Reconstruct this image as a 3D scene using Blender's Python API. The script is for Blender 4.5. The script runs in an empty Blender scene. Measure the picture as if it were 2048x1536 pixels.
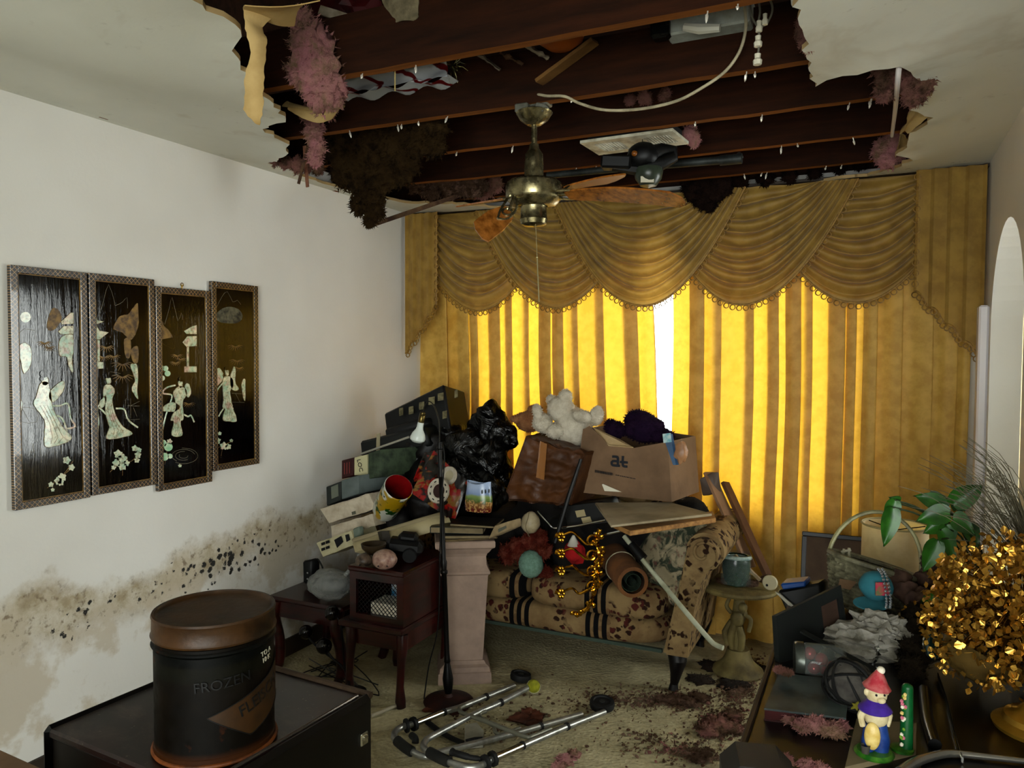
import bpy, bmesh, math, random
from mathutils import Vector, Matrix, Euler, noise, geometry
SC = bpy.context.scene
COL = SC.collection
PI = math.pi
V = Vector

# ------------------------------------------------------------------ camera
F_PX, YAW, PITCH, ROLL = 1540.0, math.radians(25.2), math.radians(2.2), math.radians(0.25)
EYE = V((0, 0, 1.55))
c_f = V((-math.sin(YAW) * math.cos(PITCH), math.cos(YAW) * math.cos(PITCH), -math.sin(PITCH)))
c_r0 = V((math.cos(YAW), math.sin(YAW), 0))
c_u0 = c_r0.cross(c_f)
c_r = c_r0 * math.cos(ROLL) + c_u0 * math.sin(ROLL)
c_u = -c_r0 * math.sin(ROLL) + c_u0 * math.cos(ROLL)
camd = bpy.data.cameras.new('camera')
cam = bpy.data.objects.new('camera', camd)
COL.objects.link(cam)
camd.sensor_width = 36.0
camd.lens = F_PX / 2048 * 36
camd.clip_start = 0.05
cm = Matrix((c_r, c_u, -c_f)).transposed().to_4x4()
cm.translation = EYE
cam.matrix_world = cm
SC.camera = cam


def at(px, py, x=None, y=None, z=None):
    """world point where the sight line of a photo pixel meets a real plane (wall, floor, depth)"""
    d = c_f + c_r * ((px - 1024) / F_PX) - c_u * ((py - 768) / F_PX)
    if x is not None: t = (x - EYE.x) / d.x
    elif y is not None: t = (y - EYE.y) / d.y
    else: t = (z - EYE.z) / d.z
    return EYE + d * t


# ------------------------------------------------------------------ sky, sun, exposure
world = bpy.data.worlds.new('world')
SC.world = world
world.use_nodes = True
wn = world.node_tree.nodes
wn['Background'].inputs[0].default_value = (0.93, 0.98, 0.94, 1)
wn['Background'].inputs[1].default_value = 12.0
sun_d = bpy.data.lights.new('sun', 'SUN')
sun_d.energy = 34.0
sun_d.angle = math.radians(1.0)
sun_d.color = (1.0, 0.95, 0.86)
sun_o = bpy.data.objects.new('sun', sun_d)
COL.objects.link(sun_o)
sun_o.rotation_euler = V((-0.10, -0.66, -0.74)).to_track_quat('-Z', 'Y').to_euler()


def portal(name, loc, direction, sx, sz):
    ld = bpy.data.lights.new(name, 'AREA')
    ld.shape = 'RECTANGLE'
    ld.size, ld.size_y = sx, sz
    ld.cycles.is_portal = True
    o = bpy.data.objects.new(name, ld)
    COL.objects.link(o)
    o.location = loc
    o.rotation_euler = V(direction).to_track_quat('-Z', 'Z').to_euler()


portal('sky_portal_back', (-1.175, 4.50, 1.42), (0, -1, 0), 2.25, 1.5)
portal('sky_portal_rear', (.55, -2.76, 1.25), (0, 1, 0), 3.5, 1.9)
portal('sky_portal_hall', (1.95, 4.75, 1.35), (-1, 0, 0), 2.3, 1.6)

SC.view_settings.view_transform = 'Standard'
SC.view_settings.look = 'None'
SC.view_settings.gamma = 1
SC.view_settings.exposure = 0.42
SC.view_settings.use_curve_mapping = False
SC.cycles.use_denoising = True
SC.cycles.max_bounces = 5
SC.cycles.diffuse_bounces = 3
SC.cycles.glossy_bounces = 2
SC.cycles.adaptive_threshold = .07
SC.cycles.transparent_max_bounces = 6
SC.cycles.sample_clamp_indirect = 6


# ------------------------------------------------------------------ materials
TONE = 1.0      # exponent applied to paint and fabric colours picked by eye


def lin(h):
    if isinstance(h, str):
        h = h.lstrip('#')
        v = [int(h[i:i + 2], 16) / 255 for i in (0, 2, 4)]
        return tuple((c / 12.92 if c <= 0.04045 else ((c + 0.055) / 1.055) ** 2.4) ** TONE for c in v) + (1,)
    return tuple(h) + (1,) if len(h) == 3 else tuple(h)


class NT:
    def __init__(s, name):
        s.m = bpy.data.materials.new(name)
        s.m.use_nodes = True
        s.t = s.m.node_tree
        s.b = s.t.nodes['Principled BSDF']
        s.out = s.t.nodes['Material Output']

    def n(s, typ, **kw):
        o = s.t.nodes.new(typ)
        for k, v in kw.items(): setattr(o, k, v)
        return o

    def l(s, a, b): s.t.links.new(a, b)

    def coord(s, kind='Object', scale=(1, 1, 1)):
        tc = s.n('ShaderNodeTexCoord')
        mp = s.n('ShaderNodeMapping')
        mp.inputs['Scale'].default_value = scale
        s.l(tc.outputs[kind], mp.inputs[0])
        return mp.outputs[0]

    def noise(s, co, scale, detail=4, rough=.6, dist=0):
        o = s.n('ShaderNodeTexNoise')
        o.inputs['Scale'].default_value = scale
        o.inputs['Detail'].default_value = detail
        o.inputs['Roughness'].default_value = rough
        o.inputs['Distortion'].default_value = dist
        s.l(co, o.inputs['Vector'])
        return o.outputs[0]

    def ramp(s, f, *stops):
        o = s.n('ShaderNodeValToRGB')
        e = o.color_ramp.elements
        while len(e) < len(stops): e.new(.5)
        for i, (p, c) in enumerate(stops):
            e[i].position = p
            e[i].color = lin(c) if not isinstance(c, (int, float)) else (c, c, c, 1)
        s.l(f, o.inputs[0])
        return o.outputs[0]

    def mix(s, f, a, b, mode='MIX'):
        o = s.n('ShaderNodeMix')
        o.data_type = 'RGBA'
        o.blend_type = mode
        for i, v in ((0, f), (6, a), (7, b)):
            if hasattr(v, 'node'): s.l(v, o.inputs[i])
            elif i == 0: o.inputs[0].default_value = v
            else: o.inputs[i].default_value = lin(v)
        return o.outputs[2]

    def math(s, op, a, b=0.0, clamp=False):
        o = s.n('ShaderNodeMath', operation=op)
        o.use_clamp = clamp
        for i, v in ((0, a), (1, b)):
            if hasattr(v, 'node'): s.l(v, o.inputs[i])
            else: o.inputs[i].default_value = v
        return o.outputs[0]

    def sep(s, co):
        o = s.n('ShaderNodeSeparateXYZ')
        s.l(co, o.inputs[0])
        return o.outputs

    def bump(s, h, st=.3, dist=.01):
        o = s.n('ShaderNodeBump')
        o.inputs['Strength'].default_value = st
        o.inputs['Distance'].default_value = dist
        s.l(h, o.inputs['Height'])
        s.l(o.outputs[0], s.b.inputs['Normal'])

    def set(s, **k):
        for a, v in k.items():
            i = s.b.inputs[a.replace('_', ' ')]
            if hasattr(v, 'node'): s.l(v, i)
            else: i.default_value = lin(v) if isinstance(v, str) else v
        return s


MATS = {}


def mat(name, c, c2=None, rough=.6, metal=0., scale=9, lo=.4, hi=.65, bump=0., bscale=40, coat=0., sx=(1, 1, 1), dust=None, spec=.3, alpha=None, transm=0.):
    """two-tone noise material with fine relief; dust = (colour, amount) settles on upward faces"""
    if name in MATS: return MATS[name]
    t = NT(name)
    co = t.coord('Object', sx)
    base = c
    if c2: base = t.mix(t.ramp(t.noise(co, scale, 5), (lo, 0.), (hi, 1.)), c, c2)
    if dust:
        ge = t.n('ShaderNodeNewGeometry')
        up = t.sep(ge.outputs['Normal'])[2]
        f = t.math('MULTIPLY', t.ramp(t.noise(co, 14, 6), (.35, 0.), (.75, 1.)), t.math('MAXIMUM', up, 0.0))
        base = t.mix(t.math('MULTIPLY', f, dust[1]), base, dust[0])
    if hasattr(base, 'node'): t.l(base, t.b.inputs['Base Color'])
    else: t.b.inputs['Base Color'].default_value = lin(base)
    t.b.inputs['Roughness'].default_value = rough
    t.b.inputs['Metallic'].default_value = metal
    t.b.inputs['Coat Weight'].default_value = coat
    t.b.inputs['Specular IOR Level'].default_value = spec
    t.b.inputs['Transmission Weight'].default_value = transm
    if alpha is not None: t.b.inputs['Alpha'].default_value = alpha
    if bump: t.bump(t.noise(co, bscale, 5), bump)
    MATS[name] = t.m
    return t.m


# ------------------------------------------------------------------ mesh helpers
class MB:
    def __init__(s, m=None):
        s.v, s.f, s.m = [], [], m

    def add(s, vs, fs):
        o = len(s.v)
        s.v += [(s.m @ V(p)) if s.m else V(p) for p in vs]
        s.f += [tuple(i + o for i in f) for f in fs]
        return s

    def box(s, c, d, rot=None, bev=0):
        c, hx, hy, hz = V(c), d[0] / 2, d[1] / 2, d[2] / 2
        R = Euler(rot).to_matrix() if rot else None
        if bev:
            b = min(bev, hx * .9, hy * .9, hz * .9)
            vs, idx = [], {}
            for sx in (-1, 1):
                for sy in (-1, 1):
                    for sz in (-1, 1):
                        for k in range(3):
                            p = [sx * hx, sy * hy, sz * hz]
                            for j in range(3):
                                if j != k: p[j] -= (sx, sy, sz)[j] * b
                            idx[(sx, sy, sz, k)] = len(vs)
                            vs.append(V(p))
            fs = []
            for k in range(3):
                a, bb = (k + 1) % 3, (k + 2) % 3
                for sg in (-1, 1):
                    q = []
                    for (u, w) in ((-1, -1), (1, -1), (1, 1), (-1, 1)):
                        t = [0, 0, 0]; t[k] = sg; t[a] = u; t[bb] = w
                        q.append(idx[tuple(t) + (k,)])
                    fs.append(q if sg > 0 else q[::-1])
                for u in (-1, 1):
                    for w in (-1, 1):
                        t1 = [0, 0, 0]; t1[a] = u; t1[bb] = w
                        t2 = list(t1); t1[k] = -1; t2[k] = 1
                        q = [idx[tuple(t1) + (a,)], idx[tuple(t2) + (a,)], idx[tuple(t2) + (bb,)], idx[tuple(t1) + (bb,)]]
                        fs.append(q if u * w > 0 else q[::-1])
            for key in [(x, y, z) for x in (-1, 1) for y in (-1, 1) for z in (-1, 1)]:
                q = [idx[key + (k,)] for k in range(3)]
                fs.append(q if key[0] * key[1] * key[2] > 0 else q[::-1])
        else:
            vs = [V((x * hx, y * hy, z * hz)) for x in (-1, 1) for y in (-1, 1) for z in (-1, 1)]
            fs = [(0, 1, 3, 2), (4, 6, 7, 5), (0, 4, 5, 1), (2, 3, 7, 6), (0, 2, 6, 4), (1, 5, 7, 3)]
        if R: vs = [R @ p for p in vs]
        return s.add([p + c for p in vs], fs)

    def hexa(s, p):
        """p: 4 bottom corners then 4 top corners, both counter-clockwise from above"""
        return s.add(p, [(3, 2, 1, 0), (4, 5, 6, 7), (0, 1, 5, 4), (1, 2, 6, 5), (2, 3, 7, 6), (3, 0, 4, 7)])

    def tube(s, pts, r, n=8, closed=False, caps=True, flat=None):
        pts = [V(p) for p in pts]
        N = len(pts)
        rs = r if isinstance(r, (list, tuple)) else [r] * N
        vs, fs = [], []
        up = None
        for i, p in enumerate(pts):
            if closed: d = pts[(i + 1) % N] - pts[i - 1]
            else: d = pts[min(i + 1, N - 1)] - pts[max(i - 1, 0)]
            d = d.normalized() if d.length > 1e-9 else V((0, 0, 1))
            if up is None:
                up = d.orthogonal().normalized() if flat is None else (V(flat) - d * V(flat).dot(d)).normalized()
            up = (up - d * up.dot(d))
            up = up.normalized() if up.length > 1e-6 else d.orthogonal().normalized()
            w = d.cross(up)
            for k in range(n):
                a = 2 * PI * k / n
                vs.append(p + (up * math.cos(a) * (0.35 if flat is not None else 1) + w * math.sin(a)) * rs[i])
        for i in range(N if closed else N - 1):
            j = (i + 1) % N
            for k in range(n):
                k2 = (k + 1) % n
                fs.append((i * n + k, i * n + k2, j * n + k2, j * n + k))
        if caps and not closed:
            fs.append(tuple(range(n))[::-1])
            fs.append(tuple((N - 1) * n + k for k in range(n)))
        return s.add(vs, fs)

    def lathe(s, prof, n=24, o=(0, 0, 0), rot=None, squash=1.0, caps=False):
        o = V(o)
        R = Euler(rot).to_matrix() if rot else Matrix.Identity(3)
        vs, fs = [], []
        for (r, z) in prof:
            for k in range(n):
                a = 2 * PI * k / n
                vs.append(o + R @ V((r * math.cos(a), r * math.sin(a) * squash, z)))
        for i in range(len(prof) - 1):
            for k in range(n):
                k2 = (k + 1) % n
                fs.append((i * n + k, i * n + k2, (i + 1) * n + k2, (i + 1) * n + k))
        if caps and prof[0][0] > 1e-6: fs.append(tuple(range(n))[::-1])
        if caps and prof[-1][0] > 1e-6: fs.append(tuple((len(prof) - 1) * n + k for k in range(n)))
        return s.add(vs, fs)

    def prism(s, poly, o, u, v, d):
        """2-D polygon in the frame o,u,v pushed out by d along u x v"""
        o, u, v = V(o), V(u).normalized(), V(v).normalized()
        w = u.cross(v)
        A = sum(poly[i - 1][0] * poly[i][1] - poly[i][0] * poly[i - 1][1] for i in range(len(poly)))
        if A < 0: poly = poly[::-1]
        n = len(poly)
        b = [o + u * p[0] + v * p[1] for p in poly]
        t = [p + w * d for p in b]
        if n > 4:
            tri = geometry.tessellate_polygon([[V((p[0], p[1], 0)) for p in poly]])
            fs = []
            for (i, j, k) in tri:
                a = (poly[j][0] - poly[i][0]) * (poly[k][1] - poly[i][1]) - (poly[k][0] - poly[i][0]) * (poly[j][1] - poly[i][1])
                if a < 0: j, k = k, j
                fs += [(i + n, j + n, k + n), (k, j, i)]
        else:
            fs = [tuple(range(n))[::-1], tuple(range(n, 2 * n))]
        fs += [(i, (i + 1) % n, (i + 1) % n + n, i + n) for i in range(n)]
        return s.add(b + t, fs)

    def grid(s, nu, nv, fn, closed=False, flip=False):
        vs = [fn(i / (nu if closed else nu - 1), j / (nv - 1)) for j in range(nv) for i in range(nu)]
        fs = []
        for j in range(nv - 1):
            for i in range(nu if closed else nu - 1):
                i2 = (i + 1) % nu
                q = (j * nu + i, j * nu + i2, (j + 1) * nu + i2, (j + 1) * nu + i)
                fs.append(q[::-1] if flip else q)
        return s.add(vs, fs)

    def blob(s, c, r, sub=3, amp=0., freq=3., seed=0, rot=None, fn=None):
        bm = bmesh.new()
        bmesh.ops.create_icosphere(bm, subdivisions=sub, radius=1)
        R = Euler(rot).to_matrix() if rot else Matrix.Identity(3)
        r = V((r, r, r)) if isinstance(r, (int, float)) else V(r)
        sd = V((seed * 7.3, seed * 3.1, -seed * 5.7))
        vs = []
        for w in bm.verts:
            p = w.co.copy()
            k = 1 + (amp * noise.turbulence(p * freq + sd, 3, False) if amp else 0)
            if fn: k *= fn(p)
            vs.append(V(c) + R @ V((p.x * r.x * k, p.y * r.y * k, p.z * r.z * k)))
        fs = [tuple(w.index for w in f.verts) for f in bm.faces]
        bm.free()
        return s.add(vs, fs)

    def torus(s, c, R, r, axis=(0, 0, 1), n=16, m=6, a0=0, a1=2 * PI):
        ax = V(axis).normalized()
        e = ax.orthogonal().normalized()
        g = ax.cross(e)
        full = a1 - a0 > 2 * PI - 1e-3
        N = n if full else n + 1
        return s.tube([V(c) + (e * math.cos(a0 + (a1 - a0) * i / n) + g * math.sin(a0 + (a1 - a0) * i / n)) * R for i in range(N)], r, m, closed=full)

    def shards(s, pts, size, rnd, k=1, long=2.5):
        """tiny fibrous slivers standing on the given (point, normal) pairs"""
        for p, nrm in pts:
            for _ in range(k):
                d = (V(nrm) + V((rnd.uniform(-1, 1), rnd.uniform(-1, 1), rnd.uniform(-1, 1))) * .9).normalized()
                w = d.orthogonal().normalized() * size * rnd.uniform(.15, .45)
                a = V(p) + V((rnd.uniform(-1, 1), rnd.uniform(-1, 1), rnd.uniform(-1, 1))) * size * .3
                t = a + d * size * rnd.uniform(.5, long)
                s.add([a - w, a + w, t + d.orthogonal() * size * .3], [(0, 1, 2)])
        return s

    def mesh(s, name, shift, smooth):
        me = bpy.data.meshes.new(name)
        me.from_pydata([tuple(p - shift) for p in s.v], [], s.f)
        me.validate()
        if smooth:
            me.polygons.foreach_set('use_smooth', [True] * len(me.polygons))
            if smooth != 'all': me.set_sharp_from_angle(angle=math.radians(smooth if isinstance(smooth, (int, float)) and smooth > 1 else 38))
        me.update()
        return me

    def build(s, name, m, parent=None, smooth=True, origin=None):
        if origin is None:
            if parent is not None: origin = WPOS[parent.name]
            else:
                xs = [p.x for p in s.v]; ys = [p.y for p in s.v]; zs = [p.z for p in s.v]
                origin = V(((min(xs) + max(xs)) / 2, (min(ys) + max(ys)) / 2, min(zs)))
        origin = V(origin)
        o = bpy.data.objects.new(name, s.mesh(name, origin, smooth))
        COL.objects.link(o)
        if m: o.data.materials.append(m)
        if parent is not None:
            o.parent = parent
            o.location = origin - WPOS[parent.name]
        else: o.location = origin
        WPOS[o.name] = origin
        return o


WPOS = {}


def tag(o, label, cat, group=None, kind=None):
    o['label'] = label
    o['category'] = cat
    if group: o['group'] = group
    if kind: o['kind'] = kind
    return o


def root(name, loc, label, cat, group=None):
    o = bpy.data.objects.new(name, None)
    o.empty_display_size = .05
    COL.objects.link(o)
    o.location = loc
    WPOS[o.name] = V(loc)
    return tag(o, label, cat, group)


def struct(name, mb, m, smooth=False):
    o = mb.build(name, m, None, smooth, origin=(0, 0, 0))
    o['kind'] = 'structure'
    return o


def inst(src, name, parent, world_loc, rot=None, scale=None):
    """a further object sharing src's mesh, as a part of parent"""
    o = bpy.data.objects.new(name, src.data)
    COL.objects.link(o)
    o.parent = parent
    o.location = V(world_loc) - (WPOS[parent.name] if parent else V((0, 0, 0)))
    if rot: o.rotation_euler = rot
    if scale: o.scale = scale
    WPOS[o.name] = V(world_loc)
    return o


def smooth_path(pts, k=6):
    """Catmull-Rom through the points"""
    pts = [V(p) for p in pts]
    out = []
    for i in range(len(pts) - 1):
        p0, p1, p2, p3 = pts[max(i - 1, 0)], pts[i], pts[i + 1], pts[min(i + 2, len(pts) - 1)]
        for j in range(k):
            t = j / k
            out.append(.5 * ((2 * p1) + (p2 - p0) * t + (2 * p0 - 5 * p1 + 4 * p2 - p3) * t * t + (3 * p1 - p0 - 3 * p2 + p3) * t ** 3))
    out.append(pts[-1])
    return out


def frame(o, zdir, xdir):
    """placement matrix with local z along zdir and local x close to xdir"""
    z = V(zdir).normalized()
    x = (V(xdir) - z * V(xdir).dot(z)).normalized()
    m = Matrix((x, z.cross(x), z)).transposed().to_4x4()
    m.translation = V(o)
    return m


# ------------------------------------------------------------------ setting
XL, XR, YB, ZC = -2.70, 0.46, 4.35, 2.44
YR, XE = -2.7, 2.5           # rear wall, end of the wider part of the room behind the camera
YE = 1.0                     # where the right-hand wall stops


def wall_material(name, damaged=False):
    t = NT(name)
    co = t.coord('Object')
    X, Y, Z = t.sep(co)
    base = t.mix(t.ramp(t.noise(co, 1.3, 3), (.35, 0.), (.7, 1.)), '#dcdad4', '#d2cfc8')
    h = t.noise(co, 60, 4)
    if damaged:
        n1 = t.noise(co, 2.6, 6, .65)
        n2 = t.noise(co, 11, 6, .7)
        n3 = t.noise(co, 34, 4, .6)
        # tan tide mark: a wavy band between the damp front and the clean paint above
        edge = t.math('ADD', Z, t.math('MULTIPLY', n1, -.42))
        edge = t.math('ADD', edge, t.math('MULTIPLY', n2, -.05))
        edge = t.math('ADD', edge, t.math('MULTIPLY', t.math('SUBTRACT', Y, 1.6), -.045))
        band = t.math('MULTIPLY', t.ramp(edge, (.20, 0.), (.30, 1.)), t.ramp(edge, (.38, 1.), (.46, 0.)))
        low = t.ramp(edge, (.30, 1.), (.47, 0.))
        tan = t.mix(t.ramp(n2, (.35, 0.), (.7, 1.)), '#b7aa8c', '#94856a')
        base = t.mix(t.math('MULTIPLY', band, t.ramp(n2, (.25, .35), (.6, 1.))), base, tan)
        # patchy lower plaster with bare pale spots
        pat = t.math('MULTIPLY', low, t.ramp(t.noise(co, 4.5, 5, .6), (.48, 0.), (.56, .75)))
        base = t.mix(pat, base, '#b9ad97')
        # mildew grain along the tide mark
        gr = t.math('MULTIPLY', band, t.ramp(n3, (.56, 0.), (.68, .8)))
        base = t.mix(gr, base, '#6d5b45')

        def spots(y0, y1, z0, z1, th, sc, soft=.12, slope=0.0):
            zz = t.math('SUBTRACT', Z, t.math('MULTIPLY', t.math('SUBTRACT', Y, (y0 + y1) / 2), slope)) if slope else Z
            a = t.math('ABSOLUTE', t.math('DIVIDE', t.math('SUBTRACT', Y, (y0 + y1) / 2), (y1 - y0) / 2))
            b = t.math('ABSOLUTE', t.math('DIVIDE', t.math('SUBTRACT', zz, (z0 + z1) / 2), (z1 - z0) / 2))
            r = t.math('SQRT', t.math('ADD', t.math('MULTIPLY', a, a), t.math('MULTIPLY', b, b)))
            vo = t.n('ShaderNodeTexVoronoi')
            vo.inputs['Scale'].default_value = sc
            t.l(co, vo.inputs['Vector'])
            d = t.math('ADD', vo.outputs['Distance'], t.math('MULTIPLY', t.noise(co, 55, 5, .75), 1.1))
            d = t.math('ADD', d, t.math('MULTIPLY', r, .38))
            return t.ramp(t.math('MULTIPLY', d, .5), (th, 1.), (th + soft, 0.))
        for a in ((2.33, 2.98, .50, .67, .545, 30, .03, .03), (1.70, 2.12, .44, .64, .44, 22, .03, .1), (1.52, 1.75, .42, .60, .39, 16, .03), (2.05, 2.35, .48, .62, .39, 24, .03), (2.95, 3.35, .52, .68, .39, 30, .03)):
            base = t.mix(spots(*a), base, '#17140f')
        h = t.math('ADD', h, t.math('MULTIPLY', pat, 1.5))
    t.set(Base_Color=base, Roughness=.75)
    t.bump(h, .15, .004)
    return t.m


M_WALL = wall_material('painted_wall')
M_LWALL = wall_material('water_stained_wall', True)

w = MB().box((XL - .06, (YB + YR) / 2, 1.25), (.12, YB - YR + .24, 2.56))
struct('wall_left', w, M_LWALL)

# back wall with the window opening
WX0, WX1, WZ0, WZ1 = -2.30, -.05, .68, 2.16
w = MB()
for (a, b, c, d) in ((XL - .12, WX0, 0, 2.5), (WX1, XR + .12, 0, 2.5), (WX0, WX1, 0, WZ0), (WX0, WX1, WZ1, 2.5)):
    w.box(((a + b) / 2, YB + .06, (c + d) / 2), (b - a, .12, d - c))
struct('wall_back', w, M_WALL)

# right wall with the arched opening
AY0, AY1, ASP, ATOP = 3.14, 3.98, 1.66, 2.09
w = MB()
w.box((XR + .06, (YE + AY0) / 2, 1.25), (.12, AY0 - YE, 2.5))
w.box((XR + .06, (AY1 + YB + .12) / 2, 1.25), (.12, YB + .12 - AY1, 2.5))
n = 20
arc = [((AY0 + AY1) / 2 - (AY1 - AY0) / 2 * math.cos(PI * i / n), ASP + (ATOP - ASP) * math.sin(PI * i / n)) for i in range(n + 1)]
for (p, q) in zip(arc, arc[1:]):
    w.hexa([(XR, p[0], p[1]), (XR + .12, p[0], p[1]), (XR + .12, q[0], q[1]), (XR, q[0], q[1]),
            (XR, p[0], 2.5), (XR + .12, p[0], 2.5), (XR + .12, q[0], 2.5), (XR, q[0], 2.5)])
struct('wall_right', w, M_WALL)

M_CREAM = mat('hall_paint', '#e0d4b8', '#d8caa8', rough=.75, scale=2)
w = MB()   # hall behind the arch: end wall, outer wall with a window, near wall
w.box((1.5, 6.26, 1.25), (2.2, .12, 2.5)); w.box((XR + .06, 5.42, 1.25), (.12, 1.9, 2.5)); w.box((1.55, 2.35, 1.25), (2.0, .12, 2.5))
for (a, b, c, d) in ((2.3, 3.6, 0, 2.5), (5.9, 6.3, 0, 2.5), (3.6, 5.9, 0, .55), (3.6, 5.9, 2.15, 2.5)):
    w.box((1.96, (a + b) / 2, (c + d) / 2), (.12, b - a, d - c))
w.box((1.5, 4.3, 2.5), (2.2, 4.0, .08))
struct('wall_hall', w, M_CREAM)

w = MB()   # rear wall behind the camera with its wide window, end wall and the return wall
for (a, b, c, d) in ((XL - .12, -1.2, 0, 2.5), (2.3, XE + .12, 0, 2.5), (-1.2, 2.3, 0, .3), (-1.2, 2.3, 2.2, 2.5)):
    w.box(((a + b) / 2, YR - .06, (c + d) / 2), (b - a, .12, d - c))
struct('wall_rear', w, M_WALL)
w = MB()
w.box((XE + .06, (YR + YE) / 2, 1.25), (.12, YE - YR + .24, 2.5))
w.box(((XR + XE) / 2 + .06, YE + .06, 1.25), (XE - XR, .12, 2.5))
struct('wall_return', w, M_WALL)

# carpet
t = NT('worn_carpet')
co = t.coord('Object')
b = t.mix(t.ramp(t.noise(co, 3.0, 6, .7), (.38, 0.), (.64, 1.)), '#b5a983', '#8f8460')
b = t.mix(t.ramp(t.noise(co, 45, 3), (.35, 0.), (.7, .4)), b, '#746a4c')
b = t.mix(t.ramp(t.noise(co, 1.4, 5, .7, .6), (.55, 0.), (.66, .6)), b, '#4f4430')
t.set(Base_Color=b, Roughness=.95)
vo = t.n('ShaderNodeTexVoronoi'); vo.inputs['Scale'].default_value = 70; t.l(co, vo.inputs['Vector'])
t.bump(vo.outputs['Distance'], .6, .006)
M_CARPET = t.m
struct('floor', MB().box(((XL + XE) / 2, (YR + 6.3) / 2, -.05), (XE - XL + .3, 6.3 - YR + .3, .10)), M_CARPET)

# ceiling with the collapsed hole; the board sags towards the break
HOLE = [(-1.44, .95), (-1.50, 1.53), (-1.60, 1.60), (-1.70, 1.78), (-1.80, 1.98), (-1.90, 2.15), (-2.00, 2.17), (-2.08, 2.24), (-2.12, 2.42), (-2.28, 2.56), (-2.40, 2.66), (-2.54, 2.75), (-2.50, 2.84),
        (-2.58, 3.02), (-2.60, 3.22), (-2.50, 3.42), (-2.38, 3.60), (-2.20, 3.78), (-2.02, 3.98), (-1.86, 4.10), (-1.62, 4.22), (-1.38, 4.27), (-1.0, 4.28), (-.76, 4.30), (-.5, 4.26), (-.28, 4.18), (-.05, 4.05), (.07, 3.86), (.13, 3.70), (.06, 3.60),
        (.10, 3.48), (.10, 3.32), (.17, 3.12), (.09, 3.00), (.15, 2.86), (.13, 2.72), (.08, 2.60), (.05, 2.535), (-.15, 2.56), (-.185, 2.61), (-.19, 2.06), (-.17, 1.6), (-.12, .95)]


def in_poly(x, y, P):
    c = False
    for i in range(len(P)):
        (x1, y1), (x2, y2) = P[i - 1], P[i]
        if (y1 > y) != (y2 > y) and x < (x2 - x1) * (y - y1) / (y2 - y1) + x1: c = not c
    return c


def hole_dist(x, y):
    d = 9
    for i in range(len(HOLE)):
        a, b = V((*HOLE[i - 1], 0)), V((*HOLE[i], 0))
        q, f = geometry.intersect_point_line(V((x, y, 0)), a, b)
        q = a if f < 0 else b if f > 1 else q
        d = min(d, (V((x, y, 0)) - q).length)
    return d


rnd = random.Random(3)
hp = []
for i in range(len(HOLE)):   # ragged torn edge
    a, b = V(HOLE[i]), V(HOLE[(i + 1) % len(HOLE)])
    k = max(1, int((b - a).length / .035))
    for j in range(k):
        p = a.lerp(b, j / k)
        if j: p += V((rnd.uniform(-.012, .012), rnd.uniform(-.012, .012)))
        hp.append(p)
CX0, CX1, CY0, CY1 = XL - .02, XE + .1, YR - .1, YB + .02
outer = [V((CX0, CY0)), V((CX1, CY0)), V((CX1, YE)), V((XR + .02, YE)), V((XR + .02, CY1)), V((CX0, CY1))]
pts = outer + hp
edges = [(i, (i + 1) % 6) for i in range(6)] + [(6 + i, 6 + (i + 1) % len(hp)) for i in range(len(hp))]
g = .13
inner = []
yy = CY0 + .1
while yy < CY1 - .04:
    xx = CX0 + .06
    while xx < CX1 - .04:
        if (xx < XR - .02 or yy < YE - .05) and not in_poly(xx, yy, HOLE) and (yy < .3 or hole_dist(xx, yy) > .05):
            inner.append(V((xx, yy)))
        xx += g if yy > .6 else .4
    yy += g if yy > .6 else .4
vv, ee, ff, _, _, _ = geometry.delaunay_2d_cdt(pts + inner, edges, [], 0, 1e-5)
hpoly = [(p.x, p.y) for p in hp]
opoly = [(p.x, p.y) for p in outer]


def sag(x, y):
    d = hole_dist(x, y)
    wall = min(1, max(0, (x - XL) / .35), max(0, (YB - y) / .3)) if True else 1
    side = min(1, max(0, (XR - x) / .3)) if y > YE else 1
    s = .050 * math.exp(-d / .22) + .055 * math.exp(-((x + 1.95) / .33) ** 2 - ((y - 1.55) / .5) ** 2)
    s += .030 * noise.noise(V((x * 2.4, y * 1.0, 4.2)))
    return -s * wall * side


fv = [V((p.x, p.y, ZC + sag(p.x, p.y))) for p in vv]
keep = []
for f in ff:
    cx = sum(vv[i].x for i in f) / len(f); cy = sum(vv[i].y for i in f) / len(f)
    if in_poly(cx, cy, opoly) and not in_poly(cx, cy, hpoly): keep.append(f)
ceil = MB()
nv = len(fv)
ceil.v = fv + [p + V((0, 0, .014)) for p in fv]
cnt = {}
for f in keep:
    A = sum(vv[f[i - 1]].x * vv[f[i]].y - vv[f[i]].x * vv[f[i - 1]].y for i in range(len(f)))
    f = list(f) if A > 0 else list(f)[::-1]
    ceil.f.append(tuple(f[::-1])); ceil.f.append(tuple(i + nv for i in f))
    for i in range(len(f)): cnt[(f[i - 1], f[i])] = 1
for (a, b) in cnt:
    if (b, a) not in cnt: ceil.f.append((a, b, b + nv, a + nv))
t = NT('stained_ceiling_board')
co = t.coord('Object')
X, Y, Z = t.sep(co)
b = t.mix(t.ramp(t.noise(co, 1.2, 4), (.35, 0.), (.7, 1.)), '#d6d6cb', '#c9c8ba')
st = t.ramp(t.noise(co, 1.9, 5, .6, .4), (.57, 0.), (.62, .28), (.68, .06), (.8, .12))
b = t.mix(st, b, '#a89a80')
b = t.mix(t.math('MULTIPLY', t.ramp(t.noise(co, 26, 5), (.6, 0.), (.74, .8)), t.ramp(t.noise(co, 1.6, 2), (.52, 0.), (.62, 1.))), b, '#6e6452')
ge = t.n('ShaderNodeNewGeometry')
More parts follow.
